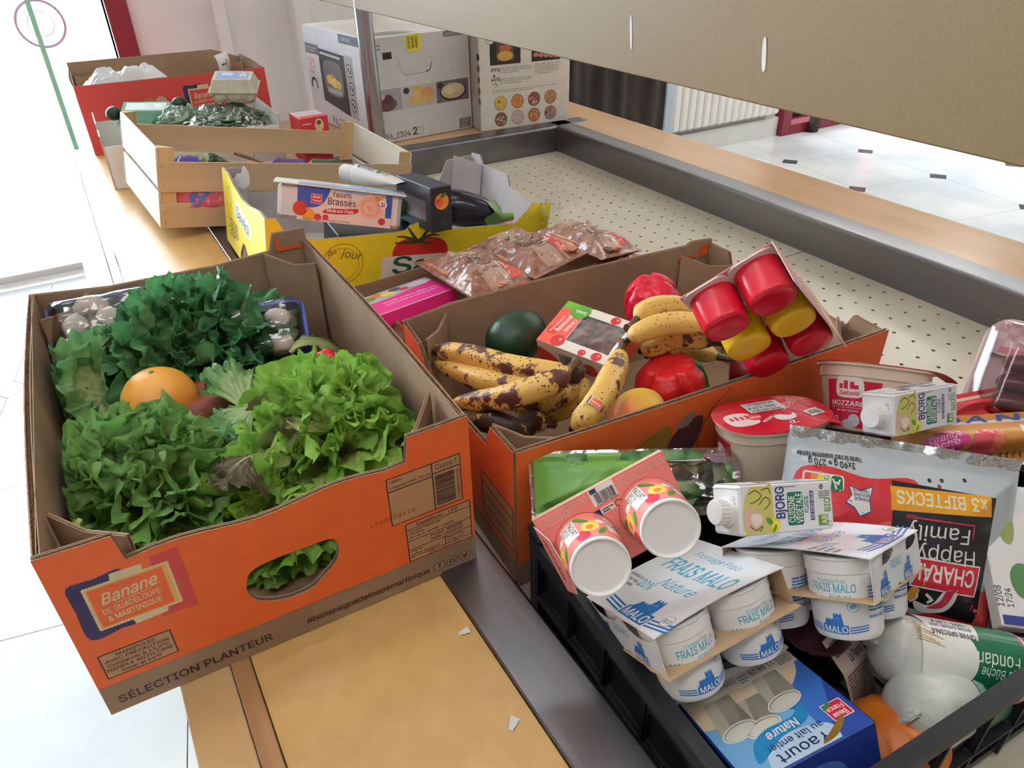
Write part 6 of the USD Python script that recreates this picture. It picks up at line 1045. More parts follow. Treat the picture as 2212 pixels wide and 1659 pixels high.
fn = fmap((-0.0705, 0.040, 0.008), (0, -1, 0), (0.30, 0, 0.95), (-0.95, 0, 0.30)); cf = T.part("carton_flap", apply(fn, extr(Polygon([(0, 0), (0.072, 0), (0.07, 0.022), (0.045, 0.03), (0.01, 0.024)]), 0.0007)), "white_card"); I = Ink(); I.poly([(0.0005, 0.0005), (0.0715, 0.0005), (0.0695, 0.0215), (0.045, 0.0295), (0.0105, 0.0235)], PK).text("yaourt pêche", 0.012, 0.008, 0.007, srgb(60, 36, 36), w=0.045); T.part("print", I.mesh(fn, lift=0.0009), "ink_gloss", under=cf)
T.part("carton_back", extr(Polygon([(-0.069, -0.034), (0.066, -0.034), (0.068, 0.045), (-0.068, 0.045)]), 0.0007, -0.0006), "kraft_sleeve"); T.part("carton_edge", [bx(-0.069, 0.068, 0.0445, 0.0452, 0.0, 0.0075), bx(-0.0695, -0.0688, -0.034, 0.0445, 0.0, 0.0075)], "kraft_sleeve")

# white drink cartons with screw caps
def bjorg(label, pos, R, k):
    pos = np.array([0, 0, 0.65]) + k * (np.array(pos) - [0, 0, 0.65]); R = R * k
    w, d, h = 0.136, 0.049, 0.057; T = Thing("cream_carton", label, "carton", pos, R); b = T.part("carton_body", rbx(0, w, 0, d, 0, h, 0.003), "carton_white")
    c0, c1 = d * 0.46, h * 0.47; RX = np.array([[0, 0, -1], [0, 1, 0], [1, 0, 0]], float)
    cap = T.part("screw_cap", moved(lathe([(0.0175, 0.0), (0.0175, 0.003), (0.0145, 0.0035), (0.0145, 0.017), (0.0135, 0.0182), (0.0, 0.0182)], 40), RX, (0, c0, c1)), "plastic_white", 40)
    for k in range(20): a = k * math.pi / 10; T.part("cap_rib", moved(bx(0.0144, 0.0150, -0.0005, 0.0005, 0.006, 0.0165), RX @ rot(math.degrees(a)), (0, c0, c1)), "plastic_white", under=cap)
    T.part("end_fold", bx(-0.001, 0.0, 0.003, d - 0.003, h - 0.004, h - 0.003), "carton_white")
    NV, GR, OL = srgb(50, 58, 120), srgb(30, 112, 92), srgb(104, 140, 60); I = Ink(); I.rect(0.002, 0.002, w - 0.002, h - 0.002, srgb(234, 232, 236), lv=0)
    I.geo(curvy([(0.006, 0.003), (0.004, 0.03), (0.014, 0.053), (0.036, 0.054), (0.045, 0.054), (0.045, 0.004), (0.025, 0.003)], 6), srgb(206, 196, 110), 1).geo(curvy([(0.004, 0.02), (0.012, 0.032), (0.026, 0.026), (0.034, 0.016), (0.026, 0.010), (0.012, 0.004)], 6), srgb(222, 180, 160), 2).geo(curvy([(0.014, 0.022), (0.026, 0.024), (0.03, 0.016), (0.02, 0.010)], 5), srgb(240, 226, 210), 3)
    for p_ in ([(0.012, 0.046), (0.022, 0.050), (0.03, 0.044), (0.022, 0.038), (0.014, 0.036)], [(0.026, 0.034), (0.036, 0.042), (0.042, 0.036), (0.034, 0.028)], [(0.012, 0.012), (0.02, 0.006), (0.03, 0.010), (0.026, 0.004)], [(0.03, 0.05), (0.04, 0.052), (0.043, 0.046)]): I.line(catmull(p_, 6, False), 0.0012, srgb(96, 86, 44), 4)
    I.disc(0.0475, 0.010, 0.0075, srgb(236, 206, 60), 0.0085, lv=5).disc(0.0475, 0.010, 0.005, srgb(244, 226, 110), lv=6).disc(0.040, 0.015, 0.006, srgb(86, 150, 50), 0.003, -40, lv=6).disc(0.047, 0.0065, 0.005, srgb(86, 150, 50), 0.002, 60, lv=7)
    I.text("BjORG", 0.0625, 0.016, 0.0125, NV, ang=90, w=0.036, lv=8); I.rect(0.067, 0.008, 0.090, 0.046, GR, 0.003, lv=2).text("CUISINE", 0.0775, 0.011, 0.0088, WHT, ang=90, w=0.030, lv=3).text("VÉGÉTALE", 0.0885, 0.010, 0.0088, WHT, ang=90, w=0.034, lv=3).text("FLUIDE", 0.0978, 0.021, 0.006, GR, ang=90, w=0.019, lv=3)
    I.rect(0.1005, 0.012, 0.1065, 0.046, NV, 0.001, lv=2).text("RIZ COCO SOJA", 0.1055, 0.0135, 0.004, WHT, ang=90, w=0.031, lv=3).text("BIO", 0.131, 0.020, 0.009, OL, ang=90, w=0.016, lv=3).rect(0.112, 0.005, 0.1265, 0.0175, OL, lv=2).text("AB", 0.125, 0.0065, 0.008, WHT, ang=90, w=0.010, lv=3)
    I.disc(0.119, 0.050, 0.0028, DKT, lv=2).text("A", 0.119, 0.0485, 0.003, WHT, al="c", lv=3).lines(0.114, 0.036, 0.131, 0.046, 4, srgb(120, 126, 130), 3).lines(0.060, 0.0515, 0.095, 0.0535, 1, srgb(110, 106, 106), 4); I.frame(0.1265, 0.004, 0.132, 0.0095, 0.0004, DKT)
    T.part("print", I.mesh(fmap((0, 0, 0), (1, 0, 0), (0, 0, 1))), "ink_gloss", under=b)
    I = Ink(); I.rect(0.002, 0.002, w - 0.002, d - 0.002, srgb(232, 230, 234), lv=0).disc(0.022, 0.028, 0.010, NV, 0.006).disc(0.022, 0.028, 0.0092, srgb(232, 230, 234), 0.0052).rect(0.036, 0.012, 0.056, 0.024, NV, 0.002).rect(0.05, 0.026, 0.076, 0.044, srgb(170, 120, 84), 0.004).rect(0.08, 0.012, 0.11, 0.02, GR, 0.001).lines(0.064, 0.024, 0.13, 0.044, 5, srgb(110, 116, 126), 5); T.part("print", I.mesh(fmap((0, 0, h), (1, 0, 0), (0, 1, 0))), "ink_gloss", under=b)
    I = Ink(); I.text("27 02 26 47", 0.042, 0.022, 0.005, srgb(90, 90, 96), ang=90, bold=False, w=0.022); T.part("print", I.mesh(fmap((0, d, 0), (0, -1, 0), (0, 0, 1))), "ink_gloss", under=b)
    return T
basic("carton_white", srgb(234, 230, 230), 0.35)
bjorg("white cream carton with a screw cap lying in front of the steak pouch", (0.51, 0.385, 0.063), rot(-2.5, -35.0, 15.8), 0.84)
bjorg("white cream carton with a screw cap lying in front of the upright red-labelled tub", (0.811, 0.412, 0.064), rot(0.8, -24.8, 11.1), 0.84)

# mozzarella tubs
def tub(label, pos, R, rx, ry, hh, tilt_print, seed):
    T = Thing("mozzarella_tub", label, "tub", pos, R); n = 48
    def ring(k, z, p=2.6): th = np.arange(n) / n * 2 * np.pi; c, s_ = np.cos(th), np.sin(th); r = 1 / (np.abs(c) ** p + np.abs(s_) ** p) ** (1 / p); return np.stack([rx * k * r * c, ry * k * r * s_, np.full(n, z)], 1)
    def loft(rs):
        V = np.vstack(rs); F = []
        for i in range(len(rs) - 1): q = i * n + np.arange(n); b = i * n + (np.arange(n) + 1) % n; F += [np.stack([q, b, b + n], 1), np.stack([q, b + n, q + n], 1)]
        return V, np.vstack(F)
    b = T.part("tub_body", loft([ring(0.02, 0), ring(0.70, 0), ring(0.74, 0.003), ring(0.90, hh - 0.018), ring(0.93, hh - 0.017), ring(0.93, hh - 0.004), ring(1.0, hh - 0.003), ring(1.0, hh)]), "tub_plastic", 40)
    lid = T.part("foil_lid", loft([ring(1.0, hh + 0.0002), ring(1.025, hh + 0.0005), ring(1.02, hh + 0.0012), ring(0.9, hh + 0.0014), ring(0.02, hh + 0.0014)]), "foil_red", 40)
    T.part("pull_tab", apply(lambda q: q + np.array([rx * 0.72, -ry * 0.62, hh + 0.0006]), grid(lambda u, v: (u * 0.026 + 0.004 * v, -0.012 + v * 0.03 - 0.012 * u, -0.012 * u ** 2), 8, 6)), "foil_red", True)
    def wrap(q): a = -math.pi / 2 + q[:, 0] / ((rx + ry) / 2 * 0.85); zz = q[:, 1]; k = 0.74 + 0.16 * zz / (hh - 0.018); c, s_ = np.cos(a), np.sin(a); r = 1 / (np.abs(c) ** 2.6 + np.abs(s_) ** 2.6) ** (1 / 2.6); return np.column_stack([(rx * k + q[:, 2]) * r * c, (ry * k + q[:, 2]) * r * s_, zz])
    RDM = srgb(196, 30, 62); I = Ink(); x0, x1 = tilt_print; I.rect(x0, 0.004, x1, hh - 0.022, RDM, lv=0); m = x0 + 0.028
    I.geo(curvy([(m - 0.013, 0.044), (m - 0.013, 0.062), (m - 0.006, 0.069), (m + 0.006, 0.069), (m + 0.013, 0.062), (m + 0.013, 0.044), (m, 0.041)], 6), WHT, 1)
    for a, b2 in ((-0.008, 0.058), (-0.003, 0.062), (0.003, 0.061), (0.007, 0.057)): I.rect(m + a - 0.002, 0.052, m + a + 0.002, b2, RDM, lv=2)
    I.text("Sabelli", m, 0.0445, 0.005, RDM, al="c", sh=0.25, w=0.02, lv=2).text("MOZZARELLA", x0 + 0.007, 0.031, 0.0058, WHT, w=0.05, lv=2).line([(x0 + 0.006, 0.0285), (x0 + 0.055, 0.0285)], 0.0004, WHT).lines(x0 + 0.015, 0.023, x0 + 0.05, 0.027, 1, srgb(226, 150, 160), 3).text("a.", x0 + 0.008, 0.010, 0.010, WHT, sh=0.3, bold=False).disc(x0 + 0.034, 0.013, 0.006, srgb(206, 206, 214), 0.008).disc(x0 + 0.028, 0.008, 0.007, srgb(190, 190, 206), 0.006)
    T.part("print", I.mesh(wrap, 0.006), "ink_gloss", under=b)
    I = Ink(); I.geo(curvy([(-0.062, -0.016), (-0.064, 0.006), (-0.05, 0.014), (-0.03, 0.010), (-0.024, -0.012), (-0.04, -0.02)], 5), srgb(236, 214, 206), 0)
    for k in range(4): I.rect(-0.058 + k * 0.007, -0.004, -0.054 + k * 0.007, 0.004 + 0.002 * (k % 2), srgb(206, 60, 70))
    I.disc(-0.026, -0.002, 0.009, srgb(226, 80, 80), 0.008).text("Sabelli", -0.033, -0.004, 0.0042, WHT, sh=0.25, w=0.014).text("MOZZARELLA", -0.022, -0.019, 0.0045, WHT, w=0.028, ang=28).geo(curvy([(-0.004, -0.012), (0.004, -0.004), (0.018, -0.010), (0.026, -0.006), (0.022, -0.018), (0.004, -0.02)], 5), srgb(240, 224, 220), 0).text("a.", 0.004, -0.031, 0.012, WHT, sh=0.3, bold=False).text("Sabelli", 0.018, 0.002, 0.014, srgb(244, 206, 206), sh=0.3, bold=False, w=0.036, ang=30)
    I.rect(-0.024, 0.008, 0.026, 0.034, srgb(222, 218, 218), lv=3).text("OFFRE SPECIALE", 0.022, 0.014, 0.0042, DKT, ang=180, w=0.042, lv=5).text("-50%: 3,53 €", 0.022, 0.0225, 0.0058, DKT, ang=180, w=0.042, lv=5).text("MOZZARELLA", 0.020, 0.031, 0.0042, DKT, ang=180, w=0.036, lv=5)
    I.rect(0.040, -0.020, 0.062, -0.004, srgb(226, 224, 220), ang=12, lv=3).lines(0.043, -0.017, 0.059, -0.007, 3, DKT, 6); T.part("print", I.mesh(fmap((0, 0, hh + 0.0016), (1, 0, 0), (0, 1, 0))), "ink_gloss", under=lid)
    return T
basic("tub_plastic", srgb(226, 206, 184), 0.35, srgb(222, 198, 172), 6); basic("foil_red", srgb(206, 36, 52), 0.3, srgb(190, 26, 44), 20, bump=0.15, bscale=50)
tub("round tub with a red foil lid and a white sticker, behind the steak pouch", atz(1662, 897, 0.125) - Z0 - rot(-14, -9) @ np.array([0, 0, 0.10]), rot(-14, -9, 2), 0.074, 0.046, 0.10, (-0.115, -0.062), 1)
_n = np.array([0.40, 0.40, 0.83]); _R = axes(MC[0] * np.array([1, 1, 0.0]) + np.array([0, 0, 0.03]), _n); tub("upright red-labelled tub with its lid seen edge on, behind the rear white cream carton", atz(1892, 795, 0.145) - Z0 - _R @ np.array([0, 0, 0.085]), _R, 0.072, 0.045, 0.085, (-0.064, -0.006), 2)

# steak pouch
CHR = rot(-40.7, 54.8, 6.6) @ rot(-4); cw, cd = 0.256, 0.200; T = Thing("steak_pouch", "large silver and red steak pouch standing tilted in the right of the black crate", "pouch", np.array([0.527, 0.327, -0.008]) - CHR @ np.array([0.018, 0.004, 0.006]), CHR)
basic("film_silver", srgb(206, 212, 216), 0.22, srgb(190, 198, 204), 8, bump=0.15, bscale=40); fn = bag(T, cw, cd, 0.024, "film_silver", 101, 0.10, name="pouch", nu=70, nv=56, seal=0.014)
o = lambda pts: [(x + 0.012, y + 0.004) for x, y in pts]; I = Ink(); SR = srgb(206, 50, 60); CHB = srgb(34, 32, 36)
I.geo(curvy(o([(0.0, 0.155), (0.03, 0.166), (0.075, 0.160), (0.125, 0.166), (0.13, 0.14), (0.12, 0.11), (0.08, 0.085), (0.04, 0.09), (0.005, 0.10)]), 5), SR, 0).geo(curvy(o([(0.02, 0.085), (0.06, 0.082), (0.105, 0.095), (0.11, 0.12), (0.06, 0.1)]), 5), srgb(222, 92, 84), 1)
I.geo(curvy(o([(0.125, 0.032), (0.15, 0.02), (0.21, 0.055), (0.226, 0.058), (0.222, 0.003), (0.17, 0.003), (0.13, 0.018)]), 4), SR, 0).geo(curvy(o([(0.205, 0.05), (0.224, 0.056), (0.222, 0.008), (0.208, 0.012)]), 3), srgb(222, 86, 80), 1)
I.poly(o([(0.100, 0.162), (0.214, 0.160), (0.209, 0.020), (0.107, 0.030)]), CHB, 2).poly(o([(0.098, 0.156), (0.207, 0.161), (0.211, 0.139), (0.100, 0.130)]), srgb(226, 154, 40), 4)
I.text("x3 BIFTECKS", *o([(0.203, 0.157)])[0], 0.0135, srgb(246, 232, 206), ang=183, w=0.098, lv=6); I.text("Family", *o([(0.188, 0.122)])[0], 0.0165, WHT, ang=183, w=0.068, bold=False, lv=6); I.text("Happy", *o([(0.198, 0.099)])[0], 0.0165, WHT, ang=183, w=0.064, bold=False, lv=6)
I.line(o([(0.128, 0.126), (0.19, 0.127), (0.191, 0.112)]), 0.0016, srgb(206, 50, 80), 6)
for k in range(3): I.line(o([(0.116, 0.1245 + 0.0016 * k), (0.128, 0.1245 + 0.0016 * k)]), 0.0008, srgb(206, 50, 80), 6)
I.poly(o([(0.126, 0.085), (0.205, 0.084), (0.203, 0.050), (0.130, 0.052)]), srgb(240, 236, 232), 5).poly(o([(0.128, 0.083), (0.2035, 0.0825), (0.2015, 0.0515), (0.132, 0.0535)]), srgb(206, 36, 52), 6).text("CHARAL", *o([(0.1995, 0.078)])[0], 0.0175, WHT, ang=180, w=0.066, lv=8)
I.geo(curvy(o([(0.182, 0.052), (0.176, 0.030), (0.150, 0.024), (0.140, 0.036), (0.158, 0.034), (0.168, 0.052)]), 6), srgb(240, 236, 232), 6).geo(curvy(o([(0.178, 0.052), (0.172, 0.034), (0.156, 0.030), (0.166, 0.040), (0.170, 0.052)]), 6), srgb(206, 36, 66), 7).geo(curvy(o([(0.148, 0.046), (0.162, 0.048), (0.158, 0.036), (0.150, 0.038)]), 5), CHB, 8).line(o([(0.150, 0.046), (0.158, 0.040), (0.154, 0.036)]), 0.003, WHT, 9).geo(curvy(o([(0.132, 0.05), (0.142, 0.05), (0.140, 0.038), (0.132, 0.036)]), 5), srgb(226, 150, 60), 6).line(catmull(o([(0.136, 0.034), (0.142, 0.040), (0.140, 0.046)]), 5, False), 0.002, WHT, 8)
I.rect(*o([(0.006, 0.142)])[0], *o([(0.048, 0.158)])[0], srgb(236, 234, 230), 0.003, lv=2)
for k, c in enumerate((srgb(206, 60, 50), srgb(222, 120, 50), srgb(226, 196, 60), srgb(120, 170, 70))): I.rect(0.020 + k * 0.0062, 0.148, 0.026 + k * 0.0062, 0.160, c, lv=3)
I.rect(0.046, 0.144, 0.0585, 0.161, srgb(30, 110, 70), 0.004, lv=4).text("A", 0.0565, 0.157, 0.010, WHT, ang=180, lv=6)
I.poly(o([(0.053, 0.150), (0.066, 0.146), (0.080, 0.152), (0.077, 0.136), (0.080, 0.124), (0.068, 0.117), (0.060, 0.126), (0.050, 0.130), (0.056, 0.140)]), srgb(60, 70, 130), 3).poly(o([(0.0542, 0.1485), (0.066, 0.1448), (0.0785, 0.1502), (0.0758, 0.136), (0.0785, 0.125), (0.068, 0.1185), (0.0605, 0.1272), (0.052, 0.131), (0.0572, 0.140)]), WHT, 4)
for k, t in enumerate(("VIANDE", "BOVINE", "FRANÇAISE")): I.text(t, *o([(0.0775 - 0.001 * k, 0.138 + 0.0045 * k)])[0], 0.0034, srgb(50, 60, 120), ang=180, w=0.018, lv=6)
I.text("Viande de bœuf assaisonnée marinée", *o([(0.070, 0.181)])[0], 0.0055, DKT, ang=182, w=0.072, lv=5).text("3x90 g = 270 g", *o([(0.062, 0.174)])[0], 0.0065, DKT, ang=182, w=0.052, lv=5)
for x, y, c in ((0.142, 0.168, DKT), (0.156, 0.170, DKT), (0.152, 0.163, srgb(170, 40, 60)), (0.182, 0.174, DKT)): I.disc(*o([(x, y)])[0], 0.0022, c)
T.part("print", I.mesh(fn, 0.006, lift=0.0005), "ink_film"); basic("foil_bright", srgb(226, 228, 230), 0.12, metal=1.0, bump=0.5, bscale=60)
T.part("foil_seal", grid(lambda u, v: (u * cw, cd - 0.004 + 0.014 * v, 0.001 + 0.003 * np.sin(u * 40) * v + 0.004 * np.sin(u * 9) * v), 60, 4), "foil_bright", True); T.part("foil_seal", grid(lambda u, v: (0.12 + u * (cw - 0.12), 0.004 - 0.010 * v, 0.001 + 0.003 * np.sin(u * 30) * v), 40, 4), "foil_bright", True)

# juice pouch
def pouch_at(name, label, cat, a, b, c, t, mat, seed, wr=0.15, **k):
    A, B, C = (atz(*q) - Z0 for q in (a, b, c)); X = B - A; Yv = C - A; N = np.cross(X, Yv); R = axes(X, N); T = Thing(name, label, cat, A, R); w = np.linalg.norm(X); d = abs((Yv) @ R[:, 1]); return T, w, d, bag(T, w, d, t, mat, seed, wr, **k)
basic("juice_orange", srgb(206, 142, 70), 0.35, srgb(190, 120, 52), 8, bump=0.1)
T, w, d, fn = pouch_at("juice_pouch", "orange brown juice pouch with a pink flag and white top band behind the steak pouch", "pouch", (1935, 1015, 0.075), (2420, 985, 0.085), (1960, 905, 0.120), 0.03, "juice_orange", 111, nu=50)
NV2 = srgb(62, 84, 160); I = Ink(); I.geo(Polygon([(0.02, d * 0.80), (w - 0.01, d * 0.80), (w - 0.008, d - 0.008), (0.05, d - 0.008)]), srgb(226, 228, 232), 1)
for k, ch in enumerate("DANAO"): I.text(ch, 0.055 + k * 0.036, d * 0.84, d * 0.13, NV2, w=0.028, lv=3)
I.poly([(0.006, 0.012), (0.04, d * 0.64), (0.072, d * 0.66), (0.078, d * 0.45), (0.062, 0.012)], srgb(206, 60, 130), 2)
for k, t in enumerate(("Orange", "Pêche", "Fraise")): I.text(t, 0.052 - 0.004 * k, d * (0.50 - 0.16 * k), d * 0.13, srgb(244, 214, 228), ang=14, sh=0.25, bold=False, al="c", w=0.036, lv=4)
I.disc(0.098, d * 0.34, d * 0.34, srgb(206, 76, 84), d * 0.33, lv=2).disc(0.112, d * 0.40, d * 0.12, srgb(226, 120, 90), d * 0.2, lv=3).disc(0.185, d * 0.36, d * 0.26, srgb(222, 196, 90), lv=2).disc(0.145, d * 0.62, d * 0.06, srgb(240, 230, 222), d * 0.13, -35, lv=3).disc(0.148, d * 0.48, d * 0.055, srgb(240, 230, 222), d * 0.11, 30, lv=3)
for k in range(5): I.rect(0.125 + 0.008 * k, d * 0.10, 0.128 + 0.008 * k, d * (0.22 - 0.015 * (k % 2)), srgb(110, 70, 36), lv=3)
T.part("print", I.mesh(fn, 0.006, lift=0.0005), "ink_film")
# sausage tray
A, B, C = (atz(*q) - Z0 for q in ((2058, 905, 0.06), (2400, 1010, 0.05), (2105, 725, 0.155))); R = axes(B - A, np.cross(B - A, C - A)); T = Thing("sausage_tray", "white rounded tray of dark pink sausages under film, at the right edge behind the pouches", "tray", A, R); w, d = 0.19, 0.15
g = sbox(0, 0, w, d).buffer(-0.03).buffer(0.03, quad_segs=6); T.part("tray", [extr(g, 0.002, -0.004), extr(g.difference(g.buffer(-0.008)), 0.012, -0.004)], "tray_pink", 40); basic("tray_pink", srgb(232, 206, 206), 0.35, srgb(226, 196, 196), 10)
for k in range(4): T.part("sausage", tube(catmull([(0.03, 0.012 + 0.026 * k, 0.012), (0.09, 0.018 + 0.026 * k, 0.016), (0.175, 0.012 + 0.026 * k, 0.012)], 8, False), 0.0125 * np.sqrt(np.clip(1 - np.abs(np.linspace(-1, 1, 17)) ** 8, 0.08, 1)), 14), "sausage", True)
basic("sausage", srgb(128, 66, 78), 0.3, srgb(108, 52, 66), 14)
I = Ink(); gl = g.buffer(-0.002).intersection(sbox(0, d * 0.66, w, d)); I.geo(gl, srgb(232, 212, 214), 0)
for i in range(14):
    for j in range(4):
        if (i + j) % 2 == 0: I.geo(sbox(0.012 + i * 0.0125, d * 0.74 + j * 0.0095, 0.0245 + i * 0.0125, d * 0.74 + (j + 1) * 0.0095).intersection(gl.buffer(-0.004)), srgb(216, 180, 190), 1)
I.rect(0.02, d * 0.68, w - 0.02, d * 0.74, srgb(206, 120, 134), lv=2).rect(0.07, d * 0.68, w - 0.02, d * 0.80, srgb(170, 190, 206), 0.006, lv=3); T.part("paper_label", I.mesh(fmap((0, 0, 0.0085), (1, 0, 0), (0, 1, 0))), "ink_film")
T.part("film_wrap", grid(lambda u, v: (0.004 + u * (w - 0.008), 0.004 + v * (d - 0.008), 0.010 + 0.022 * np.clip(np.minimum(np.minimum(u, 1 - u), np.minimum(v, (1 - v) * 0.8)) * 6, 0, 1) ** 0.7 * (v < 2)), 26, 22), "film_pink", True)
T, w, d, fn = pouch_at("red_packet", "small red packet with a cream edge wedged between the sausage tray and the juice pouch", "packet", (2062, 915, 0.085), (2240, 880, 0.085), (2110, 845, 0.105), 0.012, "red_card", 121, nu=30, nv=24); I = Ink(); I.rect(0.006, d * 0.72, w - 0.006, d - 0.006, srgb(226, 206, 186), lv=0).disc(w * 0.55, d * 0.35, d * 0.2, srgb(232, 214, 196), d * 0.13); T.part("print", I.mesh(fn, 0.006), "ink_film")
T, w, d, fn = pouch_at("yogurt_film_pack", "greyish pink translucent film pack under the rear white cream carton", "pack", (1765, 965, 0.06), (1930, 975, 0.06), (1790, 895, 0.075), 0.010, "lilac_film", 122, nu=30, nv=24); basic("lilac_film", srgb(176, 150, 152), 0.4, srgb(150, 122, 128), 30); I = Ink(); I.text("YAOURT", w * 0.42, d * 0.16, d * 0.13, srgb(120, 60, 70), w=w * 0.4, bold=False); I.line(catmull([(w * 0.2, d * 0.5), (w * 0.3, d * 0.7), (w * 0.4, d * 0.55), (w * 0.5, d * 0.72)], 5, False), 0.0012, srgb(130, 90, 96)); T.part("print", I.mesh(fn, 0.006), "ink_film")

# salad bag
A, B, C = (atz(*q) - Z0 for q in ((1150, 1125, 0.075), (1615, 1110, 0.055), (1275, 990, 0.11))); R = axes(B - A, np.cross(B - A, C - A)); w, d = np.linalg.norm(B - A), abs((C - A) @ R[:, 1]) + 0.01; T = Thing("salad_bag", "half green, half clear film bag of lamb's lettuce behind the pink yogurts", "bag", A, R)
rg = np.random.default_rng(31)
for k in range(26):
    v, F, C_ = leaf(rg.uniform(0.035, 0.05), 38, 0.3, rg.uniform(-0.8, 0.8), 0.002, DK if k % 3 else PALE, 900 + k, 12, 13); c0 = np.array([rg.uniform(0.03, w - 0.03), rg.uniform(0.02, d - 0.03), rg.uniform(0.004, 0.016)]); q = v @ rot(rg.uniform(0, 360), rg.uniform(-20, 20)).T * 0.9 + c0; q = np.clip(q, [0.008, 0.010, 0.001], [w - 0.008, d - 0.010, 0.026]); T.part("salad_leaf", (q, F), "leaf", True, C_)
fn = bag(T, w, d, 0.034, "film", 131, 0.25); q = grid(lambda u, v: (0.004 + u * (w * 0.60 - 0.02 * v), 0.004 + v * (d - 0.008), 0 * u + 0.0006), 34, 24); T.part("green_print", (fn(q[0]), q[1]), "film_green_print", True)
basic("film_green_print", srgb(112, 160, 72), 0.3, srgb(92, 142, 58), 14, bump=0.1); I = Ink(); I.poly([(w * 0.62, d * 0.70), (w * 0.80, d * 0.70), (w * 0.80, d * 0.93), (w * 0.60, d * 0.93)], srgb(190, 190, 186)).lines(w * 0.63, d * 0.73, w * 0.79, d * 0.90, 5, srgb(110, 106, 110), 8).poly([(w * 0.82, d * 0.68), (w * 0.94, d * 0.68), (w * 0.94, d * 0.90), (w * 0.82, d * 0.90)], srgb(140, 110, 120)); T.part("print", I.mesh(fn, 0.008, lift=0.0005), "ink_film")

# blue box of plain yogurts
R = rot(-11.6, -20.2, -8.2); w, d, h = 0.138, 0.126, 0.065; T, F, ink = card_box("yogurt_box", "blue and cream yogurt box with glass pots pictured, nearest the camera in the black crate", "carton", np.array([0, 0, 0.65]) + 0.93 * (np.array([0.357, 0.181, -0.716]) - R @ np.array([0.003, 0.004, 0])), R * 0.93, w, d, h, "blue_card", 0.002); basic("blue_card", srgb(44, 70, 150), 0.35)
I = Ink(); full = sbox(0.0015, 0.0015, w - 0.0015, d - 0.0015); B1, B2, B3 = srgb(58, 110, 190), srgb(120, 176, 222), srgb(46, 74, 156)
I.geo(full, B1, 0).geo(curvy([(0, 0), (0.075, 0.0), (0.095, 0.03), (0.085, 0.055), (0.04, 0.075), (-0.01, 0.085), (-0.01, 0.02)], 6).intersection(full), B2, 1).geo(curvy([(0.10, 0.0), (0.14, 0.0), (0.14, 0.07), (0.125, 0.05)], 4).intersection(full), B3, 1).geo(curvy([(0.03, -0.01), (0.09, -0.01), (0.105, 0.018), (0.08, 0.03), (0.04, 0.028)], 6).intersection(full), srgb(196, 218, 240), 2)
I.geo(curvy([(-0.005, 0.082), (0.04, 0.070), (0.09, 0.072), (0.116, 0.086), (0.130, 0.104), (0.134, 0.13), (0.05, 0.14), (-0.01, 0.13)], 6).intersection(full), srgb(228, 204, 170), 2).geo(Polygon([(0.0015, 0.108), (0.136, 0.106), (0.136, 0.125), (0.0015, 0.125)]), srgb(230, 218, 200), 4)
for (x0, y0, x1, y1, r) in ((0.088, 0.066, 0.094, 0.108, 0.019), (0.030, 0.058, 0.034, 0.106, 0.019), (0.052, 0.050, 0.06, 0.09, 0.019)):
    I.geo(Polygon([(x0 - r, y0), (x0 + r, y0), (x1 + r * 0.78, y1), (x1 - r * 0.78, y1)]), srgb(188, 182, 160), 5).poly([(x0 - r * 0.3, y0), (x0 + r, y0), (x1 + r * 0.78, y1), (x1 - r * 0.1, y1)], srgb(212, 208, 190), 5).disc(x0, y0, r + 0.001, srgb(236, 234, 226), 0.0105, 8, lv=6).disc(x0, y0, r - 0.001, srgb(150, 140, 128), 0.0088, 8, lv=7).disc(x0, y0 - 0.0006, r - 0.0018, srgb(224, 220, 206), 0.0078, 8, lv=8)
I.geo(curvy([(0.022, 0.016), (0.03, 0.036), (0.05, 0.046), (0.08, 0.046), (0.096, 0.056), (0.098, 0.044), (0.086, 0.034), (0.056, 0.030), (0.036, 0.020)], 7), srgb(32, 134, 190), 9).text("Nature", 0.083, 0.0435, 0.0095, WHT, ang=184, w=0.036, sh=0.2, lv=11)
I.text("au lait entier", 0.099, 0.0275, 0.0078, srgb(40, 60, 120), ang=180, w=0.062, bold=False, lv=10).text("Yaourt", 0.096, 0.0155, 0.0115, srgb(30, 40, 90), ang=180, w=0.056, bold=False, lv=10)
I.rect(0.1085, 0.018, 0.1315, 0.041, WHT, 0.0015, lv=10).rect(0.1096, 0.0191, 0.1304, 0.0399, srgb(206, 36, 70), 0.001, lv=11).text("France", 0.1290, 0.0345, 0.0060, WHT, ang=180, w=0.0175, lv=12).text("Belle", 0.1275, 0.0265, 0.0062, WHT, ang=180, w=0.015, lv=12).disc(0.114, 0.0375, 0.006, srgb(50, 140, 60), 0.0022, 30, lv=13)
I.text("500 g (4x125 g)", 0.066, 0.121, 0.0062, srgb(110, 110, 100), ang=180, w=0.056, bold=False, lv=10).text("11.08.25", 0.114, 0.121, 0.0068, DKT, ang=180, w=0.030, bold=False, lv=10).lines(0.068, 0.109, 0.082, 0.122, 3, srgb(120, 150, 180), 5).lines(0.116, 0.109, 0.134, 0.122, 5, srgb(150, 130, 110), 6)
ink("top", I); I = Ink(); I.rect(0.0015, 0.0015, w - 0.0015, h - 0.0015, srgb(40, 60, 140)).disc(0.07, 0.03, 0.03, srgb(80, 120, 190), 0.02); ink("front", I); I = Ink(); I.rect(0.0015, 0.0015, d - 0.0015, h - 0.0015, srgb(46, 66, 146)); ink("right", I)
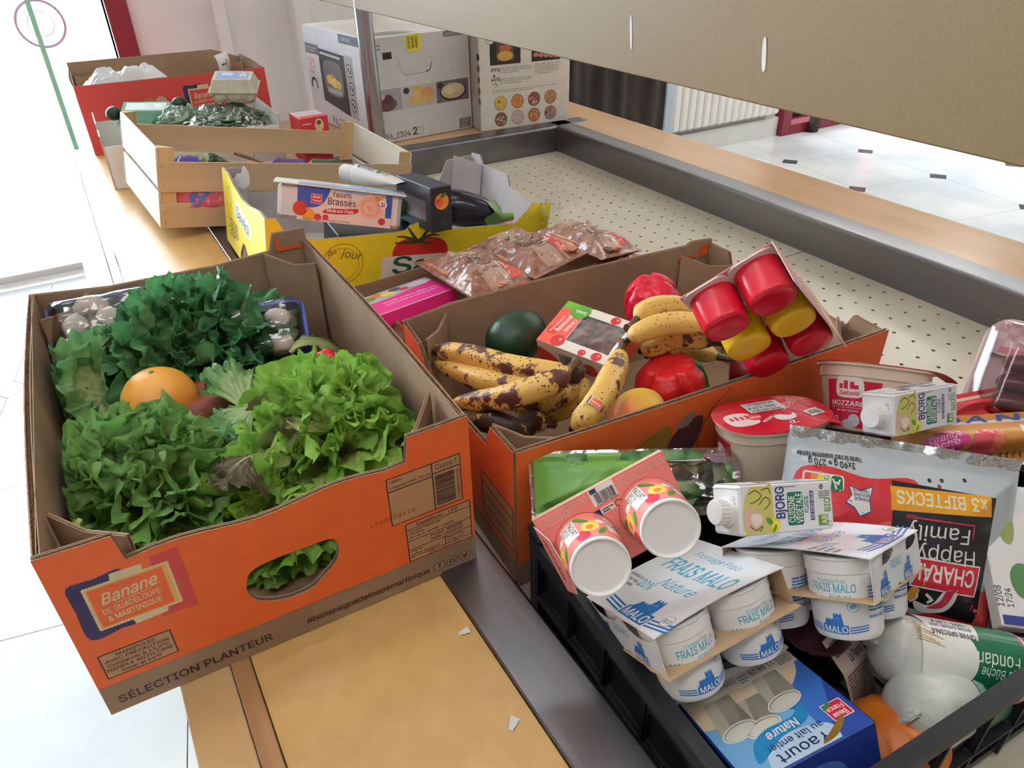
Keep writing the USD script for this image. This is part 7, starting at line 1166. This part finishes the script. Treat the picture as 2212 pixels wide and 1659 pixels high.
T.part("gold_spoon", apply(fmap((0.083, 0.0035, h + 0.0006), (0.98, 0.18, 0), (-0.18, 0.98, 0)), extr(curvy([(0, 0), (0.016, -0.0015), (0.032, 0.004), (0.040, 0.012), (0.034, 0.011), (0.016, 0.0055)], 6), 0.0006)), "gold_print"); basic("gold_print", srgb(206, 160, 70), 0.3, metal=0.8)
T.part("torn_flap", apply(fmap((0.0015, d - 0.001, h - 0.001), (1, 0, 0), (0, 0.75, 0.66)), extr(curvy([(0, 0), (0.13, 0), (0.126, 0.012), (0.09, 0.007), (0.05, 0.011), (0.01, 0.006)], 4), 0.0006)), "white_card")

# goat cheese logs
def log(name, label, a, b, r, inkfn, seed):
    A, B = atz(*a) - Z0, atz(*b) - Z0; L = np.linalg.norm(B - A); up = EYE - ZC * np.array([0, 0, 1]) - A; R = axes(up, B - A); T = Thing(name, label, "cheese", A, R)
    n, k = 44, 34; th = np.arange(n) / n * 2 * np.pi; V = []; zs = np.linspace(-0.010, L, k)
    for z in zs: e = np.clip((z + 0.0102) / 0.016, 0, 1) ** 0.45 * np.clip((L + 0.0002 - z) / 0.012, 0, 1) ** 0.4; p = np.stack([np.cos(th) * 2.2, np.sin(th) * 2.2, np.full(n, z * 60)], 1); q = 1 + 0.07 * (meshkit.fbm(p + seed, 3, seed) - 0.5); V.append(np.stack([r * e * q * np.cos(th), r * e * q * np.sin(th), np.full(n, z)], 1))
    V = np.vstack(V + [np.array([[0, 0, -0.011], [0, 0, L + 0.001]])]); F = []
    for i in range(k - 1): q = i * n + np.arange(n); b2 = i * n + (np.arange(n) + 1) % n; F += [np.stack([q, b2, b2 + n], 1), np.stack([q, b2 + n, q + n], 1)]
    F += [np.stack([np.full(n, k * n), (np.arange(n) + 1) % n, np.arange(n)], 1), np.stack([np.full(n, k * n + 1), (k - 1) * n + np.arange(n), (k - 1) * n + (np.arange(n) + 1) % n], 1)]
    b3 = T.part("wrapper", (V, np.vstack(F)), "wrap_white", True); fn = lambda q: np.column_stack([(r * 1.035 + q[:, 2]) * np.cos(q[:, 0] / r), (r * 1.035 + q[:, 2]) * np.sin(q[:, 0] / r), q[:, 1]]); I = Ink(); inkfn(I, L, r); T.part("print", I.mesh(fn, 0.005), "ink_gloss", under=b3)
    T.part("end_knot", moved(blob((r * 0.42, r * 0.12, 0.004), 0.7, 40, seed, 3), None, (0, 0, -0.0105)), "wrap_white", True)
    return T
basic("wrap_white", srgb(226, 226, 218), 0.35, srgb(210, 210, 200), 30, bump=0.25, bscale=50); GRN = srgb(24, 104, 66)
def ink_log1(I, L, r):
    I.rect(-0.075, L * 0.47, 0.075, L * 0.86, GRN, lv=0).rect(-0.075, L * 0.86, 0.075, L * 0.872, srgb(190, 40, 60), lv=1).geo(curvy([(-0.03, L * 0.2), (0.0, L * 0.17), (0.028, L * 0.22), (0.03, L * 0.42), (0.01, L * 0.53), (-0.016, L * 0.52), (-0.032, L * 0.4)], 6), srgb(240, 240, 234), 1)
    for k in range(9): I.line([(-0.035 + k * 0.0028, L * 0.14), (-0.026 + k * 0.0022, L * 0.26 + 0.004 * (k % 3))], 0.0009, srgb(176, 140, 80), 2)
    I.text("la Bûche", 0.003, L * 0.78, 0.0085, WHT, ang=-90, w=0.030, sh=0.1, bold=False, lv=4).text("Fondante", -0.010, L * 0.82, 0.0125, WHT, ang=-90, w=0.050, sh=0.1, bold=False, lv=4)
    for k in range(7): I.disc(0.027 + 0.002 * math.sin(k), L * (0.52 + 0.035 * k), 0.005, srgb(206, 170, 96), 0.003, 20 * k - 60, lv=3)
    I.disc(0.031, L * 0.63, 0.006, srgb(226, 220, 206), 0.014, lv=4).rect(0.033, L * 0.48, 0.042, L * 0.80, srgb(190, 40, 60), 0.002, lv=5).text("PRÉSIDENT", 0.0355, L * 0.785, 0.0055, WHT, ang=-90, w=0.042, lv=6)
    I.poly([(-0.048, L * 0.16), (-0.024, L * 0.24), (-0.020, L * 0.56), (-0.05, L * 0.60)], srgb(226, 226, 226), 3).text("OFFRE SPECIALE", -0.0255, L * 0.55, 0.0052, DKT, ang=-90, w=0.042, lv=5).text("BUCHE CHEVRE 180G", -0.033, L * 0.54, 0.0042, DKT, ang=-90, w=0.04, lv=5).text("-30%  1,59 €", -0.040, L * 0.53, 0.0048, DKT, ang=-90, w=0.034, lv=5)
log("goat_cheese_log", "wrapped goat cheese log with a green label, under the steak pouch", (1902, 1392, 0.03), (2215, 1450, 0.012), 0.033, ink_log1, 3)
def ink_log2(I, L, r):
    I.rect(-0.075, L * 0.42, 0.075, L * 0.80, GRN, lv=0).rect(-0.075, L * 0.36, 0.075, L * 0.42, srgb(150, 190, 176), lv=0).rect(0.006, L * 0.46, 0.018, L * 0.74, srgb(190, 40, 60), 0.002, lv=2).text("PRÉSIDENT", 0.0085, L * 0.73, 0.006, WHT, ang=-90, w=0.034, lv=3).disc(-0.002, L * 0.6, 0.009, srgb(226, 214, 190), 0.012, lv=1)
log("goat_cheese_log", "wrapped goat cheese log showing its white end, against the crate's front wall", (1975, 1545, 0.012), (2150, 1455, -0.028), 0.036, ink_log2, 5)
T = Thing("orange_squash", "round orange squash at the bottom of the black crate beside the blue yogurt box", "squash", atz(1925, 1608, -0.035) - Z0, rot(20, 150, 0)); v, f = blob((0.052, 0.052, 0.042), 0.05, 6, 9); v = v * (1 - 0.03 * np.cos(8 * np.arctan2(v[:, 1], v[:, 0])) ** 2)[:, None]; basic("squash_skin", srgb(216, 120, 30), 0.4, srgb(196, 98, 22), 16, bump=0.1, bscale=60); T.part("skin", (v, f), "squash_skin", True); T.part("stem", tube([(0, 0, 0.036), (0.002, 0, 0.046), (0.008, 0, 0.054)], [0.008, 0.006, 0.007], 9), "skin", 40, srgb(120, 110, 66))

# panna cotta cups
def panna(label, pos, R, sleeve):
    T = Thing("dessert_cup", label, "dessert cup", pos, R); T.part("cup", lathe([(0, 0), (0.026, 0), (0.029, 0.003), (0.0355, 0.058), (0.038, 0.059), (0.038, 0.061), (0.0345, 0.061), (0.0275, 0.004), (0, 0.003)], 40), "clear_cup", 40)
    T.part("cream", lathe([(0, 0.0035), (0.0268, 0.0045), (0.0305, 0.034), (0, 0.034)], 36), "cream_lid", 40); T.part("coulis", lathe([(0, 0.0342), (0.0306, 0.0342), (0.0325, 0.050), (0, 0.050)], 36), "coulis", 40); l = T.part("lid", lathe([(0, 0.0615), (0.039, 0.0615), (0.039, 0.063), (0.036, 0.064), (0, 0.0638)], 40), "lid_dark", 40)
    if sleeve:
        s_ = T.part("paper_sleeve", grid(lambda u, v: (-0.018 + u * 0.052 + 0.03 * v ** 2, -0.020 - 0.020 * np.clip(v * 4, 0, 1) - 0.035 * v - 0.006 * np.sin(v * 3), 0.068 - 0.080 * v), 8, 18), "paper_beige", True); I = Ink(); I.text("La Panna Cotta", 0.002, 0.020, 0.0055, DKT, ang=0, w=0.036).lines(-0.014, -0.052, 0.024, 0.016, 15, srgb(110, 96, 92), 12).rect(-0.012, 0.027, 0.016, 0.037, srgb(120, 120, 118), lv=1)
        T.part("print", I.mesh(lambda q: (lambda v: np.column_stack([q[:, 0] * 1.15 + 0.0015 + 0.03 * v ** 2, -0.020 - 0.020 * np.clip(v * 4, 0, 1) - 0.035 * v - 0.006 * np.sin(v * 3) - q[:, 2], 0.068 - 0.080 * v]))((0.040 - q[:, 1]) / 0.095), 0.006, lift=0.0006), "ink_card", under=s_)
    return T
basic("coulis", srgb(50, 16, 28), 0.3); basic("lid_dark", srgb(64, 32, 38), 0.25); basic("paper_beige", srgb(214, 190, 180), 0.7, srgb(206, 180, 170), 20)
panna("glass dessert cup with a dark lid and a beige paper sleeve", atz(1742, 1380, 0.01) - Z0 + np.array([0, 0.01, -0.05]), rot(10, 6, 8), True)
panna("glass dessert cup half hidden behind the paper sleeve beside the goat cheese log", atz(1835, 1420, -0.02) - Z0 + np.array([0, 0.03, -0.05]), rot(40, 4, 6), False)
# white cartons at the right edge
A, B, C = (atz(*q) - Z0 for q in ((2166, 1352, 0.02), (2330, 1372, 0.015), (2198, 1050, 0.09))); R = axes(B - A, np.cross(B - A, C - A)); T, F, ink = card_box("white_packet", "white printed packet standing right of the steak pouch at the picture edge", "packet", A - R @ np.array([0, 0, 0.02]), R, 0.075, abs((C - A) @ R[:, 1]), 0.02, "white_card"); I = Ink(); I.text("12/08", 0.006, 0.02, 0.007, DKT, ang=90, w=0.022, bold=False).text("17:24", 0.016, 0.02, 0.007, DKT, ang=90, w=0.02, bold=False).disc(0.032, 0.05, 0.014, srgb(90, 130, 80), 0.02).disc(0.024, 0.12, 0.010, srgb(150, 160, 90), 0.03).rect(0.002, 0.002, 0.07, 0.012, srgb(60, 66, 140)); ink("top", I)
A, B, C = (atz(*q) - Z0 for q in ((2140, 1462, -0.01), (2330, 1500, -0.02), (2170, 1388, 0.01))); R = axes(B - A, np.cross(B - A, C - A)); T, F, ink = card_box("lilac_packet", "lilac grey packet with a small red square at the right edge above the goat cheese", "packet", A - R @ np.array([0, 0, 0.03]), R, 0.08, 0.045, 0.03, "lilac_film"); I = Ink(); I.rect(0.004, 0.004, 0.076, 0.041, srgb(190, 176, 186)).rect(0.014, 0.022, 0.024, 0.032, srgb(206, 50, 76)).rect(0.022, 0.014, 0.045, 0.020, srgb(130, 110, 160)).disc(0.05, 0.03, 0.008, srgb(150, 170, 90)); ink("top", I)
# crumbs of paper on the wooden counter
for i, (u, v, s_) in enumerate(((1003, 1366, 0.006), (1108, 1565, 0.007))):
    T = Thing("paper_scrap", ("tiny white paper scrap on the wooden counter, nearer the orange box", "tiny white paper scrap on the wooden counter, nearest the camera")[i], "scrap", atz(u, v, 0.0006) - Z0, rot(40 * i)); T.part("scrap", grid(lambda a, b: ((a - 0.5) * 2 * s_, (b - 0.5) * s_ * (0.6 + 0.8 * a), 0.0004 + 0.0012 * np.sin(a * 7) ** 2 + 0.001 * b), 8, 6), "torn_paper", True)
# ------------------------------------------------------------------ groups of repeats, and the materials
GROUPS = {"banana_box": "banana boxes on the counter", "lettuce": "lettuces in the front banana box", "lettuce_leaf": "loose lettuce leaves in the front box", "sweet_potato": "sweet potatoes beside the grapefruit", "mushroom_punnet": "mushroom punnets in the front box",
          "banana_bunch": "bunches of bananas in the fruit box", "bell_pepper": "red peppers in the boxes", "meat_sachet": "meat sachets in the low tray", "pink_carton": "pink cartons in the low tray", "peach_box": "dark peach cartons in the yellow box", "printed_bag": "printed bags in the wooden crate",
          "egg_box": "egg boxes in the white box", "white_jar": "white pots in the white box", "dark_avocado": "small dark avocados by the white box", "cheese_pack": "fresh cheese packs in the black crate", "cream_carton": "white cream cartons in the black crate", "mozzarella_tub": "mozzarella tubs in the black crate",
          "goat_cheese_log": "goat cheese logs in the black crate", "dessert_cup": "dessert cups in the black crate", "paper_scrap": "paper scraps on the counter", "salad_bag": "bags of salad"}
for p in stage.GetPrimAtPath("/World").GetChildren():
    g = GROUPS.get(p.GetName().rstrip("0123456789").rstrip("_"))
    if g: p.SetCustomDataByKey("group", g)
for g, name in PENDING:
    UsdShade.MaterialBindingAPI.Apply(g.GetPrim()).Bind(LOOK(name))
